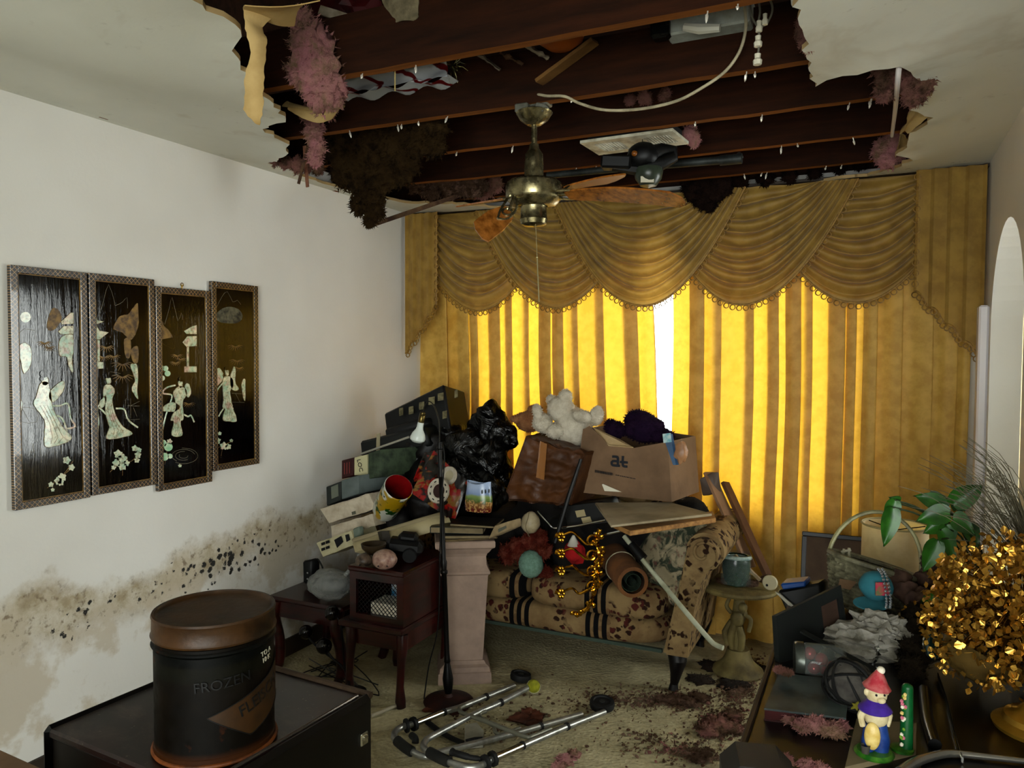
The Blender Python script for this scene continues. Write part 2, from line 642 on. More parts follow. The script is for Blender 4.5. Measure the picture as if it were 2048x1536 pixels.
b = t.mix(t.ramp(t.math('ABSOLUTE', t.sep(ge.outputs['True Normal'])[2]), (.3, 1.), (.6, 0.)), b, '#a58a5c')   # torn paper edge
t.set(Base_Color=b, Roughness=.8)
t.bump(t.noise(co, 50, 4), .1, .004)
M_CEIL = t.m
struct('ceiling', ceil, M_CEIL, smooth=30)

# roof deck and attic ends above the hole
M_DECK = mat('attic_boards', '#3b2417', '#24150d', rough=.85, scale=4, sx=(.3, 6, 6))
deck = []
a = MB().box((XL - .1, .8, 3.0), (.05, 7.4, 1.1)).box((-.1, YB + .15, 3.0), (5.4, .05, 1.1)).box((-.1, YR - .15, 3.0), (5.4, .05, 1.1)).box((XE + .15, .8, 3.0), (.05, 7.4, 1.1)).box((-.1, .8, 3.56), (5.5, 7.4, .04))
struct('attic_shell', a, M_DECK)

# joists
t = NT('old_joist_timber')
co = t.coord('Object', (1, 9, 9))
b = t.mix(t.ramp(t.noise(co, 3, 6, .65), (.35, 0.), (.68, 1.)), '#2c1407', '#170a04')
b = t.mix(t.ramp(t.noise(t.coord('Object'), 2.2, 5), (.5, 0.), (.68, .8)), b, '#100804')
ge = t.n('ShaderNodeNewGeometry')
dn = t.math('MULTIPLY', t.sep(ge.outputs['Normal'])[2], -1.0)
b = t.mix(t.math('MULTIPLY', t.ramp(dn, (.5, 0.), (.8, 1.)), t.ramp(t.noise(co, 5, 4), (.3, .5), (.7, .95))), b, '#7a4618')  # cleaner undersides the board covered
t.set(Base_Color=b, Roughness=.9)
t.b.inputs['Specular IOR Level'].default_value = .1
t.bump(t.noise(co, 8, 5), .25, .004)
M_JOIST = t.m
M_NAIL = mat('pale_nail', '#c9c3b4', rough=.4, metal=.5)
nail_src = None
ORD = ['nearest ceiling joist, cut by the top of the photo', 'ceiling joist carrying the fan mount', 'ceiling joist just behind the fan rod', 'ceiling joist crossing behind the white vent grille', 'ceiling joist beside the grey pipe', 'ceiling joist nearest the curtains']
for i, y in enumerate((2.02, 2.51, 2.96, 3.44, 3.90)):
    j = MB()
    N = 16
    x0, x1 = XL - .08, XR + .05
    if i == 3: pass
    def jf(u, v):
        k = int(round(v * 4)) % 4
        dy, dz = ((.019, 0), (-.019, 0), (-.019, .185), (.019, .185))[k]
        x = x0 + (x1 - x0) * u
        return V((x, y + dy + .006 * noise.noise(V((x * 1.1, y * 3, 1))), ZC + .002 + dz - .014 * math.sin(PI * u) + .004 * noise.noise(V((x * 6, y, dz * 9)))))
    j.grid(N * 2, 5, jf)
    o = j.build('ceiling_joist', M_JOIST, None, 20, origin=(0, y, 0))
    o['kind'] = 'structure'
    o['label'] = ORD[i]
    rn = random.Random(20 + i)
    for k in range(9):
        x = rn.uniform(-1.9, .05)
        p = V((x, y + rn.uniform(-.008, .008), ZC - .012))
        if nail_src is None:
            nm = MB().tube([(0, 0, .012), (.001, .0005, -.018)], [.0022, .0016], 5)
            nm.blob((0, 0, -.012), (.0045, .004, .010), 1, .5, 3, 2)
            nail_src = nm.build('nail', M_NAIL, o, origin=p)
            nail_src.data.transform(Matrix.Translation(p)); nail_src.location = p - WPOS[o.name]
        else: inst(nail_src, 'nail', o, p, (rn.uniform(-.3, .3), rn.uniform(-.3, .3), 0), (1, 1, rn.uniform(.6, 1.5)))

# window in the back wall: frame, mullions, panes
M_WFRAME = mat('window_frame_paint', '#d8d6cc', rough=.5)
t = NT('window_glass')
tr = t.n('ShaderNodeBsdfTransparent'); gl = t.n('ShaderNodeBsdfGlossy'); gl.inputs['Roughness'].default_value = .02
fr = t.n('ShaderNodeFresnel'); fr.inputs['IOR'].default_value = 1.45
mx = t.n('ShaderNodeMixShader')
t.l(fr.outputs[0], mx.inputs[0]); t.l(tr.outputs[0], mx.inputs[1]); t.l(gl.outputs[0], mx.inputs[2]); t.l(mx.outputs[0], t.out.inputs[0])
M_GLASS = t.m


def window(name, x0, x1, z0, z1, y, nm, axis='x', mid=False):
    def P(a, b, c): return (a, b, c) if axis == 'x' else (b, a, c)
    def D(a, b, c): return (a, b, c) if axis == 'x' else (b, a, c)
    fr = MB()
    for zz in (z0, z1): fr.box(P((x0 + x1) / 2, y, zz), D(x1 - x0 + .05, .05, .05))
    for i in range(nm + 1): fr.box(P(x0 + (x1 - x0) * i / nm, y, (z0 + z1) / 2), D(.045, .05, z1 - z0))
    o = struct(name, fr, M_WFRAME)
    for i in range(nm):
        a, b = x0 + (x1 - x0) * i / nm, x0 + (x1 - x0) * (i + 1) / nm
        MB().box(P((a + b) / 2, y + .004, (z0 + z1) / 2), D(b - a - .04, .004, z1 - z0 - .04)).build('pane', M_GLASS, o, False)
    return o


window('window_1', WX0 + .02, WX1 - .02, WZ0 + .02, WZ1 - .02, YB + .09, 3)
window('window_2', -1.2, 2.3, .3, 2.2, YR - .06, 3)
window('window_3', 3.6, 5.9, .55, 2.15, 1.96, 3, 'y')

M_TRIM = mat('white_gloss_trim', '#e2dde0', rough=.35)
struct('trim_1', MB().box((XR - .02, 4.075, .89), (.04, .09, 1.78), bev=.008), M_TRIM)
struct('baseboard_left', MB().box((XL + .006, (YB + YR) / 2, .045), (.012, YB - YR, .09)), mat('dark_baseboard', '#2a2018', rough=.6))

# ------------------------------------------------------------------ curtains
def cloth_material(name, c, c2, tcol, tf, scale=14):
    t = NT(name)
    co = t.coord('Object')
    b = t.mix(t.ramp(t.noise(co, scale, 4), (.4, 0.), (.62, 1.)), c, c2)
    wv = t.n('ShaderNodeTexVoronoi'); wv.inputs['Scale'].default_value = 22; t.l(co, wv.inputs['Vector'])
    b = t.mix(t.ramp(wv.outputs['Distance'], (.25, .22), (.55, 0.)), b, c2)
    t.set(Base_Color=b, Roughness=.62)
    t.b.inputs['Sheen Weight'].default_value = .15
    t.bump(t.noise(co, 160, 3), .2, .002)
    tl = t.n('ShaderNodeBsdfTranslucent')
    tl.inputs[0].default_value = lin(tcol)
    mx = t.n('ShaderNodeMixShader'); mx.inputs[0].default_value = tf
    t.l(t.b.outputs[0], mx.inputs[1]); t.l(tl.outputs[0], mx.inputs[2]); t.l(mx.outputs[0], t.out.inputs[0])
    return t.m


M_DRAPE = cloth_material('gold_damask_drape', '#d2a94c', '#b58c34', (1.0, .56, .035), .18)
M_VAL = cloth_material('gold_damask_valance', '#9c7a30', '#80601e', (.9, .5, .08), .10)
M_FRINGE = mat('gold_braid', '#9a7430', '#6b4c1c', rough=.6, scale=60)


def drape(name, label, x0, x1, zt, zb, seed, yb=4.30, yf=4.245, flare=.0, pin=0, wmin=.075, wmax=.16):
    rn = random.Random(seed)
    path, x = [], x0
    while x < x1 - .02:
        w = rn.uniform(wmin, wmax); o = rn.uniform(.035, .085)
        e = min(x + w + o, x1)
        d = rn.uniform(-.012, .012)
        b0 = yf + .021 + d * .3
        path += [(x, b0), (x + .03, b0 + .004), (x + min(.085, (e - x) * .5), b0 + .002), (x + (e - x) * .72, yf + .004 + d * .4), (e - .008, yf), (e, yf + .003), (e - .006, yf + .007)]
        x += w
        if x < x1 - .02: path += [(x + .4 * o, yf + .010), (x + .004, yf + .015)]
    pp = smooth_path([(a, b, 0) for a, b in path], 3)
    n = len(pp)

    def fn(u, v):
        p = pp[int(round(u * (n - 1)))]
        z = zt + (zb - zt) * v
        k = 1 + flare * max(0, v - .22)
        sway = .016 * noise.noise(V((p.x * 2.2, z * 1.1, seed)))
        return V((pin + (p.x - pin) * k + sway, p.y + .012 * noise.noise(V((p.x * 5, z * 1.7, seed + 9))) * min(1, v * 4), z))
    mb = MB().grid(n, 26, fn)
    o = mb.build(name, M_DRAPE, None, 'all')
    return tag(o, label, 'curtain', 'gold window drapes')


drape('curtain', 'gold damask drape from the corner to the bright gap', -2.66, -1.135, 2.40, .02, 5, flare=.10, pin=-2.66)
drape('curtain', 'gold damask drape between the bright gap and the archway', -1.02, .41, 2.40, .02, 8, pin=.41)

# valance: board, five overlapping swags, two cascades, looped fringe
VZ = 2.425
val = root('swag_valance', (-1.1, 4.2, 1.52), 'gold swagged valance with looped fringe above the window', 'valance')
MB().box((-1.12, 4.255, VZ + .006), (3.16, .19, .014)).build('valance_board', mat('dark_pelmet_board', '#2b2016', rough=.6), val)
MB().box((-1.12, 4.215, 2.31), (3.1, .012, .23)).build('backing_cloth', M_VAL, val)
loop_src = None


def fringe(parent, pts, step=.034, r=.0135):
    """braid with hanging loops along a hem polyline"""
    global loop_src
    MB().tube(pts, .006, 5).build('braid', M_FRINGE, parent)
    acc = 0
    for a, b in zip(pts, pts[1:]):
        L = (b - a).length
        while acc < L:
            p = a.lerp(b, acc / L) + V((0, -.002, -.004))
            if loop_src is None:
                lm = MB().torus((0, 0, -r), r, .0032, (0, 1, 0), 10, 4)
                loop_src = lm.build('fringe_loop', M_FRINGE, parent, origin=p)
                loop_src.data.transform(Matrix.Translation(p)); loop_src.location = p - WPOS[parent.name]
            else: inst(loop_src, 'fringe_loop', parent, p)
            acc += step
        acc -= L


swc = [-2.19, -1.67, -1.15, -.62, -.09]
lay = [4.185, 4.155, 4.125, 4.155, 4.185]
for i in (0, 1, 2, 3, 4):
    xc, yl, hw, drop = swc[i], lay[i], .53, .585
    sd = i * 3.7

    def sw(u, v, fold=True):
        # v: 0 top .. 1 hem; every fold hangs from corner to corner
        e = 1 - abs(2 * u - 1) ** 2.1
        h = hw * (.60 + .40 * v)
        x = xc + h * (2 * u - 1) * (1 - .10 * v * (1 - abs(2 * u - 1)))
        z = VZ - .008 - drop * (v ** .92) * (.03 * (1 - abs(2 * u - 1)) + e)
        z += .012 * noise.noise(V((u * 4, v * 7, sd))) * e
        f = 1.7 * abs(math.sin(PI * (8.5 * v + .3 * noise.noise(V((u * 2, v * 3, sd)))))) ** .55 - 1
        amp = .034 * (.25 + .75 * e) * min(1, 7 * (1 - v)) * min(1, v * 8)
        y = yl - amp * f - .016 * e * v
        return V((x, y, z))
    s = MB().grid(49, 141, lambda u, v: sw(u, v)).build('swag', M_VAL, val, 'all')
    hem = [sw(k / 60, 1) for k in range(61)]
    fringe(s, hem)
for sgn, xa, xb, z_in, z_out in ((-1, -2.445, -2.672, 1.86, 1.56), (1, .165, .445, 1.86, 1.545)):
    def jb(u, v):
        x = xa + (xb - xa) * u
        zb = z_in + (z_out - z_in) * u
        k = (u * 4.0) % 1.0
        y = 4.098 + .022 * (k if k < .8 else (1 - k) * 4) + .004 * noise.noise(V((u * 5, v * 3, sgn)))
        return V((x, y, VZ - .004 + (zb - VZ) * v + (.02 * math.sin(u * 25) * v * .5)))
    s = MB().grid(41, 24, jb, flip=sgn < 0).build('cascade', M_VAL, val, 50)
    fringe(s, [jb(k / 40, 1) for k in range(41)], .026, .016)
    fringe(s, [jb(0, 1 - k / 20) for k in range(21)], .05, .008)

TONE = 1.34
# ------------------------------------------------------------------ lacquer wall panels
t = NT('black_lacquer')
co = t.coord('Object')
b = t.mix(t.ramp(t.noise(co, 5, 5), (.45, 0.), (.75, 1.)), '#070606', '#150d08')
t.set(Base_Color=b, Roughness=.07)
t.b.inputs['Specular IOR Level'].default_value = .42
t.bump(t.noise(t.coord('Object', (1, 42, 4)), 1.0, 5, .65, .4), .14, .006)
M_LACQ = t.m

t = NT('lattice_painted_frame')
co = t.coord('Object', (1, 1, 1))
X, Y, Z = t.sep(co)
s1 = t.math('SINE', t.math('MULTIPLY', t.math('ADD', Y, Z), 172.0))
s2 = t.math('SINE', t.math('MULTIPLY', t.math('SUBTRACT', Y, Z), 172.0))
m1 = t.ramp(t.math('ABSOLUTE', s1), (.16, 1.), (.27, 0.))
m2 = t.ramp(t.math('ABSOLUTE', s2), (.16, 1.), (.27, 0.))
lat = t.math('MAXIMUM', m1, m2)
b = t.mix(t.math('MULTIPLY', lat, .95), '#0b0806', t.mix(t.ramp(t.noise(co, 30, 3), (.3, 0.), (.7, 1.)), '#c9ad82', '#8a6a48'))
t.set(Base_Color=b, Roughness=.3)
t.b.inputs['Coat Weight'].default_value = .4
M_LATT = t.m

t = NT('mother_of_pearl')
co = t.coord('Object')
n1 = t.noise(co, 26, 3)
b = t.mix(t.ramp(n1, (.35, 0.), (.62, 1.)), '#e6e0c6', '#abc4ae')
b = t.mix(t.ramp(t.noise(co, 17, 2), (.55, 0.), (.68, .7)), b, '#cfa39c')
b = t.mix(t.ramp(t.noise(co, 90, 3), (.5, 0.), (.66, .75)), b, '#8a7a54')
t.set(Base_Color=b, Roughness=.25)
t.b.inputs['Coat Weight'].default_value = .5
M_PEARL = t.m
M_PGREEN = mat('green_pearl', '#a9d3b0', '#dfe6cf', rough=.25, scale=30, coat=.4)
M_PGOLD = mat('gold_paint', '#9a7d42', '#5e4724', rough=.4, scale=40)
M_PLINE = mat('engraved_line', '#8d8674', rough=.5)

PX0 = XL + .004
PT = .020
ZK = 540 / 1508


def zp(zx, zy):
    p = at(zx * ZK, 500 + zy * ZK, x=PX0 + PT)
    return (p.y, p.z)


def lacquer_panel(label, y0, y1, z0, z1, art):
    o = root('lacquer_panel', (PX0, (y0 + y1) / 2, z0), label, 'wall panel', 'lacquer panels on the left wall')
    fw = .026
    MB().box((PX0 + .007, (y0 + y1) / 2, (z0 + z1) / 2), (.014, y1 - y0 - .004, z1 - z0 - .004)).build('board', M_LACQ, o)
    xf = PX0 + PT / 2
    for (a, b, c, d) in ((y0, y0 + fw, z0, z1), (y1 - fw, y1, z0, z1), (y0 + fw, y1 - fw, z0, z0 + fw), (y0 + fw, y1 - fw, z1 - fw, z1)):
        MB().box((xf, (a + b) / 2, (c + d) / 2), (PT, b - a, d - c), bev=.002).build('frame_rail', M_LATT, o)
    ln = MB()
    e = .003
    for (a, b, c, d) in ((y0 + fw, y0 + fw + e, z0 + fw, z1 - fw), (y1 - fw - e, y1 - fw, z0 + fw, z1 - fw), (y0 + fw, y1 - fw, z0 + fw, z0 + fw + e), (y0 + fw, y1 - fw, z1 - fw - e, z1 - fw)):
        ln.box((PX0 + .0155, (a + b) / 2, (c + d) / 2), (.004, b - a, d - c))
    ln.build('inner_bead', M_PGOLD, o)
    xs = PX0 + .0138

    def poly(mb, pts, h=.0016):
        mb.prism([zp(*p) for p in pts], (xs, 0, 0), (0, 1, 0), (0, 0, 1), h)

    def clampy(q): return (max(y0 + fw + .002, min(y1 - fw - .002, q[0])), max(z0 + fw + .002, min(z1 - fw - .002, q[1])))
    for kind, data in art:
        m = dict(gold_hill=M_PGOLD, hair=M_LACQ, round_leaf=M_PGREEN, bamboo=M_PGOLD, engraving=M_PLINE, stem=M_PGOLD).get(kind, M_PEARL)
        if kind == 'cloud': m = mat('grey_cloud_paint', '#7c7a68', '#2a2a24', rough=.4, scale=30)
        for d in data:
            mb = MB()
            if kind in ('figure', 'pagoda', 'rock', 'ribbon', 'tree', 'gold_hill', 'cloud'):
                rr = random.Random(int(d[0][0]))
                if kind == 'pagoda': fine = d
                else:           # rounded hand-cut outline
                    ring = [V((p[0], p[1], 0)) for p in d]
                    fine = [(p.x + rr.uniform(-1.5, 1.5), p.y + rr.uniform(-1.5, 1.5)) for p in smooth_path(ring[-1:] + ring + ring[:2], 4)[4:-5]]
                mb.prism([clampy(zp(*p)) for p in fine], (xs, 0, 0), (0, 1, 0), (0, 0, 1), .0022 if kind == 'figure' else .0014)
            elif kind == 'hair':
                cx, cy, r = d
                mb.prism([zp(cx + r * math.cos(a * PI / 6), cy + r * .9 * math.sin(a * PI / 6)) for a in range(12)], (xs, 0, 0), (0, 1, 0), (0, 0, 1), .003)
            elif kind in ('petal', 'moon', 'round_leaf'):
                cx, cy, r = d
                k = random.Random(int(cx)).random() * 3
                rr = lambda a: r * (1 + (.22 * math.cos(5 * a + k) if kind == 'petal' else 0))
                mb.prism([clampy(zp(cx + rr(a * PI / 8) * math.cos(a * PI / 8), cy + rr(a * PI / 8) * math.sin(a * PI / 8))) for a in range(16)], (xs, 0, 0), (0, 1, 0), (0, 0, 1), .0014)
            elif kind == 'bamboo':
                cx, cy, r = d
                for a in range(9):
                    th = math.radians(10 + a * 20)
                    ex, ey = cx + r * math.cos(th), cy + r * .75 * math.sin(th) - r * .2
                    mb.tube([V((xs + .0006, *clampy(zp(cx, cy)))), V((xs + .0006, *clampy(zp((cx + ex) / 2, (cy + ey) / 2 - r * .15)))), V((xs + .0006, *clampy(zp(ex, ey))))], [.0010, .0019, .0005], 4)
            else:
                r = dict(engraving=.0006, stem=.0012, streamer=.0036)[kind]
                mb.tube(smooth_path([V((xs + .0006, *clampy(zp(*p)))) for p in d], 5 if kind == 'streamer' else 2), r, 5, flat=(1, 0, 0))
            mb.build(kind, m, o)
            if kind in ('figure', 'pagoda', 'tree', 'ribbon', 'rock'):      # engraved gold outline
                MB().tube([V((xs + (.0022 if kind == 'figure' else .0014), *clampy(zp(*p)))) for p in fine], .0007, 4, closed=True).build('gold_outline', M_PGOLD, o)
            if kind == 'figure' and len(d) > 9:     # engraved folds of the robe
                ys_ = [p[1] for p in d]; y_a, y_b = min(ys_), max(ys_)
                for f_ in (.3, .5, .7):
                    ln2 = []
                    for g_ in range(7):
                        yy = y_a + (y_b - y_a) * (.35 + .6 * g_ / 6)
                        xsn = []
                        for a, b in zip(d, d[1:] + d[:1]):
                            if (a[1] > yy) != (b[1] > yy): xsn.append(a[0] + (b[0] - a[0]) * (yy - a[1]) / (b[1] - a[1]))
                        if len(xsn) >= 2: ln2.append((min(xsn) + (max(xsn) - min(xsn)) * f_, yy))
                    if len(ln2) > 2: MB().tube([V((xs + .0022, *zp(*p))) for p in ln2], .0007, 4).build('robe_fold', M_PGOLD, o)
    return o


P1 = [('moon', [(147, 375, 30)]), ('gold_hill', [[(270, 400), (300, 325), (340, 345), (345, 400), (300, 450), (270, 440)]]),
      ('pagoda', [[(345, 400), (400, 350), (415, 350), (415, 412), (350, 415)], [(330, 455), (360, 425), (415, 425), (415, 470), (345, 472)]]),
      ('tree', [[(332, 540), (345, 490), (385, 470), (412, 478), (414, 570), (408, 600), (412, 680), (392, 660), (378, 600), (340, 590)]]),
      ('rock', [[(65, 860), (100, 820), (130, 850), (125, 900), (110, 950), (128, 1040), (115, 1100), (95, 960), (70, 930)], [(110, 540), (150, 520), (180, 560), (175, 640), (140, 690), (120, 620)]]),
      ('figure', [[(232, 745), (272, 742), (288, 800), (300, 880), (352, 985), (405, 1050), (350, 1085), (262, 1100), (252, 1040), (256, 965), (222, 905), (192, 860), (208, 815)], [(278, 800), (330, 745), (362, 735), (356, 790), (300, 850)], [(240, 715), (262, 705), (275, 730), (265, 752), (243, 750)]]),
      ('hair', [(250, 692, 24), (238, 720, 12)]),
      ('streamer', [[(290, 870), (340, 870), (385, 860), (400, 940), (425, 985), (375, 1000)], [(300, 920), (350, 940), (380, 1020), (365, 1080)]]),
      ('engraving', [[(95, 880), (95, 960), (210, 960), (210, 890), (95, 880)], [(130, 885), (170, 960)], [(250, 560), (330, 565)], [(60, 470), (140, 440), (200, 450)], [(85, 1060), (100, 1180), (90, 1250)], [(190, 1080), (200, 1160)], [(230, 1100), (238, 1190)], [(310, 1110), (315, 1180)], [(345, 1100), (350, 1140)]]),
      ('bamboo', [(255, 520, 45), (280, 545, 38)]), ('stem', [[(270, 1330), (330, 1280), (380, 1230), (412, 1180)], [(330, 1280), (400, 1225)]]),
      ('petal', [(290, 1310, 14), (330, 1290, 20), (352, 1270, 22), (345, 1300, 16), (378, 1175, 20), (405, 1215, 17), (300, 1340, 10)])]
P2 = [('pagoda', [[(487, 350), (520, 365), (550, 392), (585, 400), (545, 415), (487, 412)], [(487, 422), (545, 422), (560, 450), (612, 460), (572, 492), (560, 505), (487, 495)], [(548, 500), (563, 500), (563, 622), (548, 622)], [(489, 622), (582, 627), (582, 662), (489, 665)]]),
      ('gold_hill', [[(640, 440), (665, 380), (700, 362), (722, 358), (762, 305), (776, 310), (776, 430), (738, 500), (690, 462)], [(700, 500), (735, 500), (730, 600), (705, 590)], [(735, 560), (776, 540), (776, 625), (750, 625)]]),
      ('engraving', [[(558, 370), (585, 280), (612, 192), (645, 290), (650, 310), (690, 290), (715, 265), (718, 325)], [(710, 830), (705, 940), (785, 945)], [(715, 870), (785, 872)], [(735, 830), (735, 940)], [(785, 845), (735, 870)], [(750, 880), (770, 930)], [(620, 680), (680, 690), (630, 700)]]),
      ('bamboo', [(600, 545, 50), (585, 600, 40), (640, 595, 42), (690, 640, 70), (690, 710, 65)]),
      ('ribbon', [[(732, 645), (750, 636), (768, 642), (776, 690), (772, 780), (776, 835), (745, 790), (742, 765), (758, 725)]]),
      ('figure', [[(585, 765), (607, 748), (638, 768), (644, 800), (630, 838), (655, 930), (690, 985), (745, 1025), (680, 1048), (600, 1055), (615, 990), (597, 930), (592, 840), (582, 810)], [(598, 715), (620, 712), (624, 738), (610, 752), (600, 740)], [(560, 850), (592, 815), (596, 850), (570, 885)]]),
      ('hair', [(607, 700, 19)]),
      ('streamer', [[(588, 835), (550, 885), (556, 960), (530, 1010), (528, 1068)], [(560, 880), (600, 920)], [(652, 885), (700, 892), (722, 950), (776, 992)]]),
      ('stem', [[(620, 1240), (680, 1190), (740, 1180), (790, 1130)], [(680, 1190), (660, 1140)], [(690, 1210), (690, 1260)]]),
      ('petal', [(665, 1140, 22), (690, 1165, 24), (655, 1190, 20), (688, 1208, 22), (712, 1190, 16), (758, 1108, 16), (782, 1118, 13), (775, 1145, 17), (770, 1175, 14), (640, 1215, 12)])]
P3 = [('pagoda', [[(1103, 420), (1080, 425), (1032, 452), (1045, 468), (1103, 470)], [(1103, 480), (1050, 482), (1024, 515), (1045, 540), (1103, 536)], [(1047, 540), (1060, 540), (1060, 650), (1047, 650)], [(1034, 650), (1103, 650), (1103, 683), (1034, 683)]]),
      ('gold_hill', [[(857, 385), (880, 360), (912, 400), (922, 425), (962, 470), (980, 545), (940, 540), (885, 500), (857, 500)]]),
      ('engraving', [[(925, 415), (950, 330), (967, 265), (998, 395), (1018, 350), (1025, 388)], [(870, 880), (915, 880), (915, 960), (870, 960)], [(870, 920), (915, 925)]] + [[(1030 + r * math.cos(a * .55 + r) * 1.0, 1150 + r * .55 * math.sin(a * .55 + r)) for a in range(8)] for r in (25, 45, 65, 80)]),
      ('bamboo', [(995, 590, 38), (985, 630, 32), (1015, 610, 30), (870, 800, 50), (1060, 860, 38)]),
      ('round_leaf', [(890, 605, 16), (866, 616, 16), (880, 645, 16), (906, 660, 16), (930, 662, 15), (941, 690, 16), (885, 708, 16), (911, 716, 15), (877, 755, 16)]),
      ('stem', [[(868, 770), (880, 720), (900, 680), (890, 620)], [(900, 680), (935, 680)], [(895, 1220), (905, 1160), (890, 1140)], [(925, 1200), (940, 1110)], [(920, 1215), (915, 1165)]]),
      ('figure', [[(972, 795), (1003, 762), (1040, 775), (1045, 810), (1024, 850), (1030, 940), (1012, 962), (1022, 1035), (963, 1035), (976, 962), (958, 948), (985, 885), (983, 840)], [(905, 888), (960, 850), (1008, 872), (985, 900), (930, 902)], [(1036, 778), (1045, 745), (1062, 752), (1072, 800), (1052, 822)], [(1000, 735), (1022, 735), (1022, 760), (1008, 768)]]),
      ('hair', [(1015, 722, 15)]),
      ('streamer', [[(985, 755), (935, 770), (915, 800), (965, 812), (950, 870), (930, 930), (892, 1008)], [(1030, 918), (1055, 930), (1072, 925), (1090, 962)]]),
      ('round_leaf', [(915, 1080, 20), (945, 1100, 24), (890, 1140, 20), (925, 1155, 22), (955, 1152, 14)]), ('petal', [(952, 1070, 14), (1010, 1205, 9)])]
P4 = [('cloud', [[(1207, 375), (1235, 335), (1285, 318), (1335, 330), (1360, 370), (1330, 408), (1240, 405)]]),
      ('engraving', [[(1215, 320), (1245, 260), (1275, 232), (1305, 290), (1330, 280), (1350, 305)], [(1300, 800), (1370, 805)], [(1300, 850), (1370, 852)], [(1320, 800), (1345, 850)]]),
      ('bamboo', [(1320, 540, 45), (1330, 620, 45), (1340, 660, 36)]),
      ('pagoda', [[(1172, 420), (1205, 440), (1200, 470), (1172, 470)], [(1172, 480), (1210, 490), (1172, 520)]]),
      ('figure', [[(1248, 725), (1270, 702), (1300, 718), (1306, 760), (1290, 790), (1302, 870), (1308, 890), (1326, 955), (1290, 958), (1248, 948), (1262, 890), (1248, 880), (1252, 820)], [(1288, 722), (1312, 650), (1320, 690), (1318, 740), (1338, 778), (1302, 782)], [(1262, 672), (1280, 672), (1280, 698), (1268, 705)]]),
      ('hair', [(1270, 662, 12)]),
      ('tree', [[(1183, 690), (1225, 658), (1250, 690), (1240, 738), (1200, 765), (1178, 742)], [(1355, 740), (1374, 725), (1374, 840), (1360, 810)]]),
      ('streamer', [[(1252, 740), (1215, 790), (1205, 860), (1185, 905), (1183, 958)], [(1258, 880), (1240, 905), (1226, 930)]]),
      ('stem', [[(1205, 1110), (1240, 1095), (1300, 1070)], [(1250, 1095), (1240, 1150)]]),
      ('petal', [(1218, 1065, 18), (1232, 1025, 10), (1255, 1095, 20), (1280, 1098, 15), (1297, 1065, 9), (1180, 1140, 10)])]
lacquer_panel('black lacquer panel with a pearl moon, at the far end from the curtains', 1.660, 1.944, 1.002, 1.849, P1)
lacquer_panel('black lacquer panel with a left-hand pavilion, second from the moon panel', 1.952, 2.243, 1.006, 1.850, P2)
lacquer_panel('lowest hung black lacquer panel, with lotus leaves and round leaves', 2.249, 2.537, .974, 1.825, P3)
lacquer_panel('black lacquer panel hung highest and nearest the curtains', 2.544, 2.830, 1.018, 1.871, P4)
hk = MB().tube([(XL + .012, 2.39, 1.822), (XL + .014, 2.39, 1.842)], .003, 6).torus((XL + .014, 2.39, 1.842), .007, .002, (1, 0, 0), 10, 5)
tag(hk.build('picture_hook', mat('old_brass', '#8a7440', rough=.35, metal=.9)), 'small brass hook above the lowest lacquer panel', 'hook')

# ------------------------------------------------------------------ insulation and torn board
def fluff_mat(name, a, b, c):
    t = NT(name)
    co = t.coord('Object')
    x = t.mix(t.ramp(t.noise(co, 7, 5, .7), (.38, 0.), (.6, 1.)), a, b)
    x = t.mix(t.ramp(t.noise(co, 16, 5, .7), (.48, 0.), (.64, .85)), x, c)
    t.set(Base_Color=x, Roughness=1.0)
    t.b.inputs['Specular IOR Level'].default_value = .05
    t.bump(t.noise(co, 70, 6, .8), 1.0, .02)
    return t.m


M_PINK = fluff_mat('pink_insulation', '#d49ca0', '#cfa498', '#a08c6c')
M_PINKD = fluff_mat('dirty_pink_insulation', '#b4847e', '#957a64', '#5c4a3a')
M_BROWN = fluff_mat('dark_brown_insulation', '#4a3a24', '#5c4a30', '#2e2314')
M_RUST = fluff_mat('rust_brown_insulation', '#7a6250', '#574436', '#9c8070')


def dpt(p): return (p - EYE).dot(c_f) / F_PX      # metres per pixel at that distance


def clump(label, blobs, y, m, seed, flat=.6, shard=.018, n=700, amp=.55, name='insulation_clump', group='torn insulation in the ceiling hole', plane='y'):
    rn = random.Random(seed)
    mb = MB()
    for k, bl in enumerate(blobs):
        px, py, r = bl[:3]
        yy = bl[3] if len(bl) > 3 else y
        p = at(px, py, **{plane: yy})
        R = r * dpt(p)
        v0 = len(mb.v)
        mb.blob(p, (R, R * flat, R) if plane == 'y' else (R, R, R * flat), 3, amp, 2.2, seed + k, rot=(rn.uniform(-.4, .4), rn.uniform(-.4, .4), 0) if plane == 'y' else None)
        vs = mb.v[v0:]
        mb.shards([(q, (q - p).normalized()) for q in rn.sample(vs, min(len(vs), 2 * n // len(blobs)))], shard * .55, rn, 3, 2.0)
    o = mb.build(name, m, None, 'all')
    return tag(o, label, 'insulation', group)


